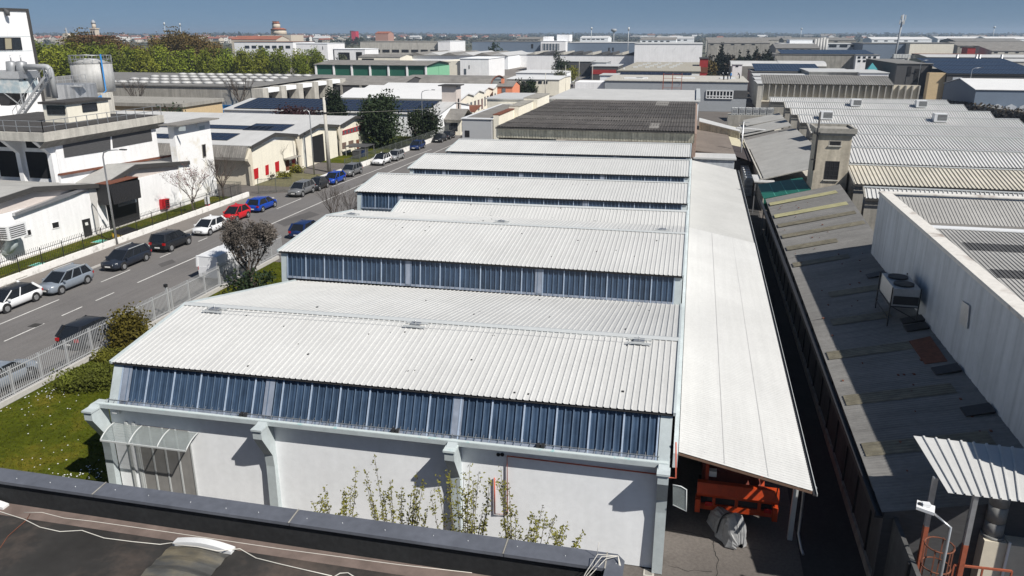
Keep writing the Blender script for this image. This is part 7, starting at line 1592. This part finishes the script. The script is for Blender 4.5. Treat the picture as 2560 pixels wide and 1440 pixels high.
for k in range(5): p=PY(2036+k*7,110,555); q=B(); q.cyl(p.x,552,0,PY(2036,97,555).z+.3*k%1,1.0,1.0,10); t=thing('silo',('leftmost','second','middle','fourth','rightmost')[k]+' pale silo tank in the row before the far blue-white factory','silo',(p.x,552,0),0,'silos of the far factory'); q.build('shell',TANKM,t)
hall('factory_annex','raised white plant room on the far factory roof','block',1975,2032,99,575,WWALL,WROOF,depth=20)
t,a,c,z,Y2=hall('solar_hall','long low hall with solar panels in front of the far white factory','hall',1938,2200,137,420,CONC,GREYROOF,depth=30,wins=tuple((2145+k*14,143,2152+k*14,150,BLACK) for k in range(4)))
PVon(t,a.x+3,c.x-2,422,446,z+.1,z+1.6,30,2)
hall('white_offices','white offices with two rows of windows at the end of the far solar hall','offices',2141,2200,138,415,WWALL2,GREYROOF,depth=12,wins=tuple((2145+k*13,y0,2151+k*13,y0+5,DARKGLASS) for k in range(4) for y0 in (141,150)))
hall('blue_grey_hall','blue-grey panel hall in front of the tall mast','hall',2158,2275,109,530,BLUEWALL,GREYROOF,depth=40)
t,a,c,z,Y2=hall('cream_hall','long cream wall running away beside the tall mast','hall',2276,2386,108,520,CREAM,GREYROOF,depth=30)
t=thing('container_rack','rack of stacked white containers in front of the blue-grey hall','rack',(PY(2258,140,400).x,400,0)); a=PY(2237,124,400); c=PY(2280,124,400)
for k in range(6):
    for j in range(5):
        if rnd.random()<.85: x=a.x+(c.x-a.x)*k/6; q=B(); q.box(x,400,j*2.1,x+(c.x-a.x)/6.6,403,j*2.1+1.7); q.build('container',PLASTIC,t)
t,a,c,z,Y2=hall('dark_hall','dark grey hall with a tan end and a blue solar roof','hall',2243,2332,160,282,DKGREY,GREYROOF,depth=50,wins=((2270,166,2276,190,BLACK),(2288,172,2298,205,BLACK)))
t,a,c,z,Y2=hall('solar_hall','broad low hall with a deep blue solar roof at the right edge','hall',2368,2620,188,262,DKGREY,FASCIA,depth=40,zb=None); PVon(t,a.x,c.x,262,300,z+.1,z+3.4,26,4)
q=B(); q.box(a.x-4.6,263,0,a.x-.1,266,z+.4); q.build('tan_wall',MATS['tan_wall'],t); ywin(t,262,2382,193,2402,214,'white_door',SHEETWALL,.1)
for k,(yt,Yf) in enumerate(((140,380),(150,345))): hall('white_roof_hall',('far','near')[k]+' white stepped roof above the blue solar hall','hall',2318+k*0,2620,yt+4,Yf,CONCL,WROOF,depth=28,shape='gable',zr=PY(2450,yt-3,Yf+14).z)
for k,px in enumerate((2392,2440,2448,2503)): p=PY(px,150,350); q=B(); q.cyl(p.x,350,0,PY(px,136,350).z,.5,.5,8); tag(q.build('vent_stack',GALV),('leftmost silver vent stack over the white stepped roofs','second silver vent stack over the white stepped roofs','third silver vent stack over the white stepped roofs','rightmost silver vent stack over the white stepped roofs')[k],'vent stack','vent stacks')
hall('red_block','plain brick-red block behind the white stepped roofs','block',2420,2440,119,480,REDB,FASCIA,depth=10)
hall('dark_red_roof','long dark red roof before the white stepped roofs','hall',2300,2470,137,430,DKGREY,RUSTD,depth=16)
t,a,c,z,Y2=hall('blue_white_hall','blue-walled hall with a bright white roof at the right edge','hall',2440,2620,226,214,BLUEWALL,WROOFB,depth=26,shape='gable',zr=PY(2500,198,227).z)
for k in range(9): x=a.x+1+k*3.; q=B(); q.prism([(x,213.5,0),(x+2.4,213.5,0),(x+2.4,213.5,2.4),(x+1.2,213.5,3.0),(x,213.5,2.4)],(0,.3,0)); q.build('panel_arch',SHEETWALL,t)
b=B(); b.face([(44,120,-.015),(140,120,-.015),(140,262,-.015),(44,262,-.015)]); struct('yard',b,ASPH)
HB=mat('brown_hedge',(.05,.045,.033),.95,0,.3,2)
t=thing('hedge','dark brown hedge wall along the yard at the right','hedge',(66,165,0)); a=G(2345,262,1.5); c=G(2580,300,1.5); q=B(); q.prism([(a.x,a.y,0),(c.x+6,c.y-8,0),(c.x+6,c.y-8,2.4),(a.x,a.y,2.6)],(.3,1.6,0)); q.build('wall',CONC,t); leaves('foliage',LFB,t,(0,0,0),(1,1,1),1,.1) if False else None
n=2600; f=nr.uniform(0,1,n); me=bpy.data.meshes.new('foliage'); P=np.stack([a.x+(c.x+6-a.x)*f+nr.normal(size=n)*.5,a.y+(c.y-8-a.y)*f+nr.normal(size=n)*.5,nr.uniform(.3,3.1,n)],1)-np.array([66,165,0]); aa=nr.normal(size=(n,3))*.18; bb=nr.normal(size=(n,3))*.14
me.from_pydata(np.stack([P-aa,P+bb,P+aa,P-bb],1).reshape(-1,3).tolist(),[],[(4*i,4*i+1,4*i+2,4*i+3) for i in range(n)]); me.materials.append(LFB); o=bpy.data.objects.new('foliage',me); COL.objects.link(o); o.parent=t
for lab,px,py,h,arm in (('tall curved street lamp beside the white ribbed roofs at the right',2413,272,10.5,1),('curved street lamp behind the ribbed sheds beside the blue crates',2290,240,11,1),('slim lamp pole in front of the dark hall',2245,206,11,.3),('street lamp at the far right edge before the blue-white hall',2520,270,5.5,.8)): lamp(lab,px,py,h,arm,'street lamps in the right-hand yard')
for lab,px,py,pt_,k in (('white delivery van in the right-hand yard, left one',2376,221,PW,'van'),('white van in the right-hand yard, beside the black truck',2402,222,PW,'van'),('white pickup-like car parked before the blue-white hall',2450,224,PW,'van'),('silver off-roader in front of the tan wall',2350,210,PG2,'suv'),('dark car behind the brown hedge at the right',2370,255,PK,'hatch')):
    p=G(px,py); car(lab,pt_,p.x,p.y,-1,kind=k,L=4.8,W=1.9,H=2.1 if k=='van' else 1.6,group='vehicles in the right-hand yard')
p=G(2488,246); t=thing('yellow_digger','yellow digger standing behind the brown hedge','digger',(p.x,p.y,0)); q=B(); q.prism([(p.x-1.4,p.y,.8),(p.x+1.6,p.y,.8),(p.x+1.6,p.y,2.0),(p.x+.4,p.y,3.0),(p.x-1.0,p.y,3.0),(p.x-1.4,p.y,1.8)],(0,1.8,0)); q.build('body',YELLOW,t); q=B(); q.box(p.x-1.6,p.y-.2,0,p.x+1.6,p.y+2,.8); q.build('track',DARKMET,t); q=B(); q.bar((p.x+1.2,p.y+.9,2.2),(p.x+3.2,p.y+.9,3.4),.35); q.bar((p.x+3.2,p.y+.9,3.4),(p.x+3.9,p.y+.9,1.2),.3); q.build('arm',YELLOW,t)
t=thing('crate_stack','long stack of blue and grey crates in the right-hand yard','crates',(0,0,0)); p=G(2325,236); t.location=p
for k in range(9):
    for j in range(3): q=B(); x=p.x-7+k*1.7; q.box(x,p.y,j*1.05,x+1.5,p.y+1.5,j*1.05+.9); q.build('crate',BLUEP if (k*3+j*2)%5<2 else GREYMET,t)
t=thing('sign_totem','tall white totem sign in the right-hand yard','sign',(0,0,0)); p=G(2358,228); t.location=p; q=B(); q.box(p.x-.35,p.y,.3,p.x+.35,p.y+.25,5.0); q.build('panel',WHITEMET,t); q=B(); q.box(p.x-.2,p.y+.05,0,p.x+.2,p.y+.2,.3); q.build('foot',DKGREY,t)
b=B(); b.face([(44,300,-.01),(80,300,-.01),(95,395,-.01),(52,395,-.01)]); struct('meadow',b,GRASS)
# tall phone mast
p=PY(2240,110,470.); t=thing('phone_mast','tall slim phone mast with antenna panels rising above the horizon at the right','mast',(p.x,470,0)); zt2=PY(2254,36,470).z; q=B(); q.tube([(p.x,470,0),(p.x+1.6,470,zt2)],[.6,.42],8); q.build('pole',GREYWALL,t)
for k in range(6): a_=k*1.05; q=B(); q.box(p.x+1.6+1.2*math.cos(a_)-.25,470+1.2*math.sin(a_)-.2,zt2-2.6-(k%2)*2.4,p.x+1.6+1.2*math.cos(a_)+.25,470+1.2*math.sin(a_)+.2,zt2-.3-(k%2)*2.4); q.build('antenna',GREYMET,t)
for lab,px,py,Y in (('thin antenna mast left of the round towers on the horizon',410,56,900),('second thin antenna mast on the horizon at the left',449,58,900),('slim mast left of the mushroom tower on the horizon',1479,68,1000),('white slim mast right of the mushroom tower',1572,68,620),('tiny pylon at the right end of the horizon',2487,66,1800),('tiny pylon above the far right factories',2004,70,1800)):
    a_=PY(px,py,Y); q=B(); q.tube([(a_.x,Y,0),(a_.x,Y,a_.z)],[.5*Y/900,.22*Y/900],5); q.tube([(a_.x,Y,a_.z*.9),(a_.x,Y,a_.z)],[1.0*Y/900,1.0*Y/900],6); tag(q.build('antenna_mast',GREYMET),lab,'mast','thin masts on the horizon')
a_=PY(1535,72,800); t=thing('water_tower','mushroom-headed mast above the far white offices','tower',(a_.x,800,0)); q=B(); q.cyl(a_.x,800,0,a_.z-1,.7,.5,8); q.build('stem',GREYWALL,t); q=B(); q.tube([(a_.x,800,a_.z-3.4),(a_.x,800,a_.z-1.6),(a_.x,800,a_.z)],[.8,3.0,2.2],10); q.build('head',GREYWALL,t)
# ================================================================== far town
def church_tower(px,pt_,pb,Y,w,label,dome=True,m=STONE):
    a=PY(px,pt_,Y); t=thing('church_tower',label,'church tower',(a.x,Y,0)); z=a.z
    q=B(); q.box(a.x-w/2,Y-w/2,0,a.x+w/2,Y+w/2,z*.72); q.build('shaft',m,t)
    for s_ in (-1,1): q=B(); q.box(a.x+s_*w*.22-w*.12,Y-w/2-.1,z*.52,a.x+s_*w*.22+w*.12,Y-w/2+.01,z*.66); q.build('belfry_opening',BLACK,t)
    q=B(); q.box(a.x-w*.6,Y-w*.6,z*.72,a.x+w*.6,Y+w*.6,z*.75); q.build('cornice',m,t)
    q=B(); q.cyl(a.x,Y,z*.75,z*.88,w*.36,w*.34,8); q.build('drum',m,t)
    q=B(); q.tube([(a.x,Y,z*.88),(a.x,Y,z*.93),(a.x,Y,z*.97),(a.x,Y,z)],[w*.40,w*.38,w*.2,w*.04],10); q.build('dome',GREYWALL if dome else TILE2,t); return t
church_tower(232,49,82,700,5.6,'white bell tower with a small dome on the left horizon')
BRICK=mat('pale_brick',(.42,.30,.22),.9,0,.1,.5)
t=thing('round_church','church with a tiered drum and a brick lantern tower left of centre on the horizon','church',(PY(680,80,700).x,700,0)); X0=PY(676,80,700).x
q=B(); q.box(X0-12,705,0,X0+18,730,17.5); q.build('nave',STONE,t); q=B(); q.tube([(X0+2,712,18),(X0+2,712,22.5)],[7.5,7],12); q.build('lower_drum',STONE,t); q=B(); q.tube([(X0+2,712,22.5),(X0+2,712,24)],[8,4.4],12); q.build('lower_roof',TILE,t)
q=B(); q.tube([(X0,712,23.5),(X0,712,28)],[4.0,3.8],8); q.build('upper_drum',STONE,t); q=B(); q.tube([(X0,712,28),(X0,712,29.2)],[4.3,2.4],8); q.build('upper_roof',TILE,t); zt2=PY(671,53,712).z; q=B(); q.box(X0-2.0,710,28.6,X0+1.4,714,zt2-1); q.build('lantern',BRICK,t); q=B(); q.box(X0-2.4,709.4,zt2-1,X0+1.8,714.6,zt2); q.build('lantern_roof',TILE2,t)
t=thing('church','church with a stepped stone facade and a tiled roof on the left horizon','church',(PY(165,85,650).x,650,0)); X0=PY(163,85,650).x; q=B(); q.prism([(X0-8,650,0),(X0+8,650,0),(X0+8,650,13.5),(X0+4,650,16),(X0+2.5,650,19),(X0-2.5,650,19),(X0-4,650,16),(X0-8,650,13.5)],(0,3,0)); q.build('facade',STONE,t); q=B(); q.prism([(X0-.8,651,19),(X0+.8,651,19),(X0,651,24)],(0,1.5,0)); q.build('finial',GREYWALL,t); q=B(); q.box(X0-7,653,0,X0+26,690,14); q.build('nave',STONE,t); q=B(); q.prism([(X0-8,653,14),(X0+27,653,14),(X0+27,671,17),(X0-8,671,17)],(0,0,.4)); q.prism([(X0-8,671,17),(X0+27,671,17),(X0+27,691,14),(X0-8,691,14)],(0,0,.4)); q.build('roof',TILE,t)
hall('red_block','tall red block with a dark left side on the horizon','block',877,889,78,1500,mat('pinkish_red_wall',(.50,.04,.07),.7,0,.05),FASCIA,depth=14); hall('grey_block','dark grey slab joined to the left of the red block','block',874.5,876.9,77,1498,DKGREY,FASCIA,depth=14)
hall('villa','large pinkish villa with a hipped tiled roof on the horizon','villa',938,970,84,800,mat('villa_pink',(.40,.24,.2),.9,0,.05),TILE,depth=16,shape='gable',zr=PY(950,79,808).z)
t,a,c,z,Y2=hall('long_villa','long pale building with a red hipped roof before the brick lantern church','building',578,690,99,560,STONE,TILE,depth=20,shape='gable',zr=PY(630,90,570).z)
fx=[('long pale roof',1765,1960,100,820,CONCL,OLDROOF),('low white hall',1640,1735,97,900,WWALL,WROOF),('long grey hall',1960,2140,101,760,CONC,GREYROOF),('wide white hall',2180,2330,99,850,WWALL,WROOFB),('low grey hall',2390,2560,104,700,CONC,GREYROOF),('pale hall',2345,2460,97,980,WWALL,WROOFB),('long pale hall',2470,2640,98,900,WWALL,WROOFB),('low brown hall',1770,1925,108,640,CONC,OLDROOF),('pale workshop',1600,1690,100,780,WWALL,OLDROOF),('grey workshop',1290,1350,98,900,CONC,OLDROOF),('white workshop',1450,1520,95,1050,WWALL,WROOFB),('long low workshop',2395,2600,115,560,CONC,OLDROOF),('pale low hall',2480,2640,128,470,CONCL,OLDROOF),('grey low hall',1940,2050,121,500,CONC,GREYROOF)]
for i_,(nm_,xl,xr,yt,Yf,wm,rm) in enumerate(fx):
    hall('distant_hall',nm_+' in the far industrial plain, '+('right of the white box hall','right of centre','beyond the cypress row','behind the far blue-white factory','right of the tall mast','near the right edge')[min(5,int((xl-1280)/220)) if xl>1280 else 0],'hall',xl,xr,yt,Yf,wm,rm,depth=45,shape='gable',zr=PY((xl+xr)/2,yt,Yf).z+2.2,wins=tuple((xl+6+k*(xr-xl)/6,yt+2,xl+14+k*(xr-xl)/6,yt+4.5,DARKGLASS) for k in range(5)),group='distant low halls')
# house prototypes
def house(w,d,h,wm,rm,nm='town_house'):
    t=thing(nm,'x','house',(0,-900,0)); t['_w']=0
    q=B(); q.prism([(-w/2,-d/2,0),(-w/2,d/2,0),(-w/2,d/2,h),(-w/2,0,h+d*.22),(-w/2,-d/2,h)],(w,0,0)); q.build('wall',wm,t)
    q=B()
    for s_ in (-1,1): q.prism([(-w/2-.5,s_*(d/2+.5),h-.15),(w/2+.5,s_*(d/2+.5),h-.15),(w/2+.5,0,h+d*.22+.05),(-w/2-.5,0,h+d*.22+.05)],(0,0,.25))
    r=q.build('roof',rm,t); q=B(); q.box(w*.2,-.6,h+d*.1,w*.2+.8,.4,h+d*.22+1.2); q.build('chimney',wm,r)
    for k in range(max(2,int(w/3.2))):
        for zz in ([1.,4.] if h>5 else [1.]): x=-w/2+1.2+k*(w-2.2)/max(1,int(w/3.2)-1)*.92; q=B(); q.box(x-.5,-d/2-.03,zz,x+.5,-d/2-.005,zz+1.4); q.build('window',DARKGLASS,t)
    return t
W3=mat('pale_house_wall',(.60,.55,.47),.9,0,.08,.3); W4=mat('white_house_wall',(.72,.70,.66),.9,0,.06,.3)
hp_=[house(14,10,6.2,W3,TILE),house(18,11,8.0,W4,TILE2),house(11,9,5.4,STONE,TILE),house(24,14,5.6,W4,WROOF2),house(30,18,6.0,W3,OLDROOF)]
hl=['pale house with a terracotta roof in the distant town','white house with a brown tiled roof in the distant town','small stone house with a terracotta roof in the distant town','white flat-looking workshop in the distant town','wide grey-roofed workshop in the distant town']
hg=['terracotta-roofed houses','brown-roofed houses','small stone houses','white workshops','grey-roofed workshops']
tp=[tree('x','tree',0,-900,9,8,LFAR,n=260,size=.7,clumps=18,base=.05,seed=70),tree('x','tree',0,-900,9,8,LFB,n=260,size=.7,clumps=18,base=.05,seed=71),tree('x','tree',0,-900,10,6,LD,n=240,size=.7,clumps=18,base=.02,cone=.3,seed=72)]
tlb=['distant green tree among the town roofs','distant brown leafless-looking tree among the town roofs','distant dark evergreen among the town roofs']; tg=['distant green trees','distant brown trees','distant dark evergreens']
def ndist(): return 1
r3=random.Random(21); cnt=0
for k in range(420):
    px=r3.uniform(60,2620); left=px<1320; px=px if r3.random()<.45 else r3.uniform(60,1320); left=px<1320
    py=r3.choice([87.5,88.5,90,91.5,93,95,97,99,102]) if not left else r3.choice([88,89.5,91,93,95,97,99,102,105,108])
    py+=r3.uniform(-.6,.6)
    if 890<px<1130 and py>101 : continue
    if 1180<px<1600 and py>99: continue
    p=G(px,py); d_=r3.random()
    i=(0 if d_<.42 else 1 if d_<.62 else 2 if d_<.86 else 3 if d_<.95 else 4) if left else (0 if d_<.14 else 1 if d_<.24 else 2 if d_<.36 else 3 if d_<.66 else 4)
    s=r3.uniform(.95,1.45); copy_tree(hp_[i],(p.x,p.y,0),r3.choice([0,0,.3,-.3,1.57,.8]),(s,s,s*r3.uniform(.9,1.2)),hl[i],group=hg[i]); cnt+=1
for k in range(240):
    px=r3.uniform(40,2640); py=88.2+ (r3.random()**1.7)*17
    if 890<px<1130 and py>102: continue
    if 1180<px<1600 and py>100: continue
    p=G(px,py); i=r3.choice([0,1,1,2]) if px<1500 else r3.choice([0,0,1,1,2]); s=r3.uniform(.7,1.45)*(1.15 if p.y>900 else 1); copy_tree(tp[i],(p.x,p.y,0),r3.uniform(0,6),s,tlb[i],group=tg[i])
for px,py,h,i in ((1783,98,17,0),(1868,97,14,0),(1765,100,11,2),(1730,97,9,2),(1155,116,12,1),(1120,108,11,1),(1275,112,11,1),(2330,148,11,0),(2350,146,12,1),(2310,150,10,2),(2295,146,11,1),(2200,160,9,1),(2180,158,7,1),(2105,158,8,1),(2060,158,7,1),(2000,156,6,1),(1960,155,6,1),(2395,125,13,0),(2430,122,12,0),(560,97,22,2),(600,96,23,2),(620,95,21,0),(650,96,20,0),(530,98,18,0),(580,97,20,0),(2100,103,14,2),(2150,100,14,2),(2190,102,13,2),(2380,112,15,0),(870,118,10,2),(905,110,12,2),(770,112,12,2),(800,115,11,1),(830,112,10,0),(1070,105,13,2),(1160,104,16,1),(876,113,13,0),(884,114,12,1),(892,113,13,2),(900,112,12,0),(868,112,12,1),(938,108,13,1),(950,109,12,0),(962,108,13,2),(972,107,12,1)):
    p=G(px,py); copy_tree(tp[i],(p.x,p.y,0),r3.uniform(0,6),h/9.,tlb[i],group=tg[i])
for o_ in hp_+tp:
    for ch in list(o_.children_recursive): bpy.data.objects.remove(ch)
    bpy.data.objects.remove(o_)
# woods closing the horizon
n=52000; px=nr.uniform(-300,2900,n); dd=2300+4200*nr.random(n)**1.2; f=np.hypot(F,637)
ang=(px-CX)/f; X=dd*(np.sin(np.arctan(ang)-YAW)); Y=dd*np.cos(np.arctan(ang)-YAW)
hz=np.interp(dd,[2300,6500],[7,20])*(.6+.5*np.sin(px*.021+dd*.004)*np.sin(px*.0077)+.35*nr.random(n)); Z=np.abs(hz)*nr.random(n)
sz=dd/900*1.25; P=np.stack([X,Y,Z],1); aa=nr.normal(size=(n,3))*sz[:,None]*.9; aa[:,2]*=.5; bb=nr.normal(size=(n,3))*sz[:,None]*.6; bb[:,2]=np.abs(bb[:,2])*.6
V=np.stack([P-aa,P+bb,P+aa,P-bb],1).reshape(-1,3); me=bpy.data.meshes.new('woods'); me.vertices.add(4*n); me.vertices.foreach_set('co',V.ravel()); me.loops.add(4*n); me.loops.foreach_set('vertex_index',np.arange(4*n,dtype=np.int32)); me.polygons.add(n); me.polygons.foreach_set('loop_start',np.arange(0,4*n,4,dtype=np.int32)); me.update(calc_edges=True)
me.materials.append(leafm('far_wood_foliage',(.05,.055,.035))); o=bpy.data.objects.new('woods',me); COL.objects.link(o); tag(o,'far-off woods and hedgerows closing the plain at the horizon','woods',kind='stuff')

n=30000; px=nr.uniform(-200,2800,n); dd=560+1900*nr.random(n); cl=np.sin(px*.031+dd*.013)*np.sin(px*.0113-dd*.021)+nr.normal(size=n)*.25; keep=cl>.25; px=px[keep]; dd=dd[keep]; n=len(px)
ang=(px-CX)/f; X=dd*(np.sin(np.arctan(ang)-YAW)); Y=dd*np.cos(np.arctan(ang)-YAW); Z=nr.random(n)*np.interp(dd,[560,2400],[3.2,6.5])
sz=dd/900*1.5; P=np.stack([X,Y,Z],1); aa=nr.normal(size=(n,3))*sz[:,None]*.9; aa[:,2]*=.5; bb=nr.normal(size=(n,3))*sz[:,None]*.6; bb[:,2]=np.abs(bb[:,2])*.6
V=np.stack([P-aa,P+bb,P+aa,P-bb],1).reshape(-1,3); me=bpy.data.meshes.new('scrub'); me.vertices.add(4*n); me.vertices.foreach_set('co',V.ravel()); me.loops.add(4*n); me.loops.foreach_set('vertex_index',np.arange(4*n,dtype=np.int32)); me.polygons.add(n); me.polygons.foreach_set('loop_start',np.arange(0,4*n,4,dtype=np.int32)); me.update(calc_edges=True)
me.materials.append(leafm('scrub_foliage',(.07,.065,.042))); o=bpy.data.objects.new('scrub',me); COL.objects.link(o); tag(o,'brownish scrub and hedgerows between the distant buildings','scrub',kind='stuff')
# ================================================================== thin spring haze over the whole plain
HAZE=.00016
hb=B(); hb.box(-7500,-60,-1.2,7500,9500,62)
hz_=hb.build('haze',[]) if False else None
me=bpy.data.meshes.new('haze'); me.from_pydata(hb.v,[],hb.f); hz_=bpy.data.objects.new('haze',me); COL.objects.link(hz_); tag(hz_,'thin bluish haze lying over the plain towards the horizon','haze',kind='stuff')
hm=bpy.data.materials.new('haze_air'); hm.use_nodes=True; hn=hm.node_tree; 
for nd in list(hn.nodes): 
    if nd.type!='OUTPUT_MATERIAL': hn.nodes.remove(nd)
vp=hn.nodes.new('ShaderNodeVolumePrincipled'); vp.inputs['Color'].default_value=(.62,.78,.97,1); vp.inputs['Density'].default_value=HAZE; vp.inputs['Anisotropy'].default_value=.2
out=[nd for nd in hn.nodes if nd.type=='OUTPUT_MATERIAL'][0]; hn.links.new(vp.outputs[0],out.inputs['Volume']); me.materials.append(hm)
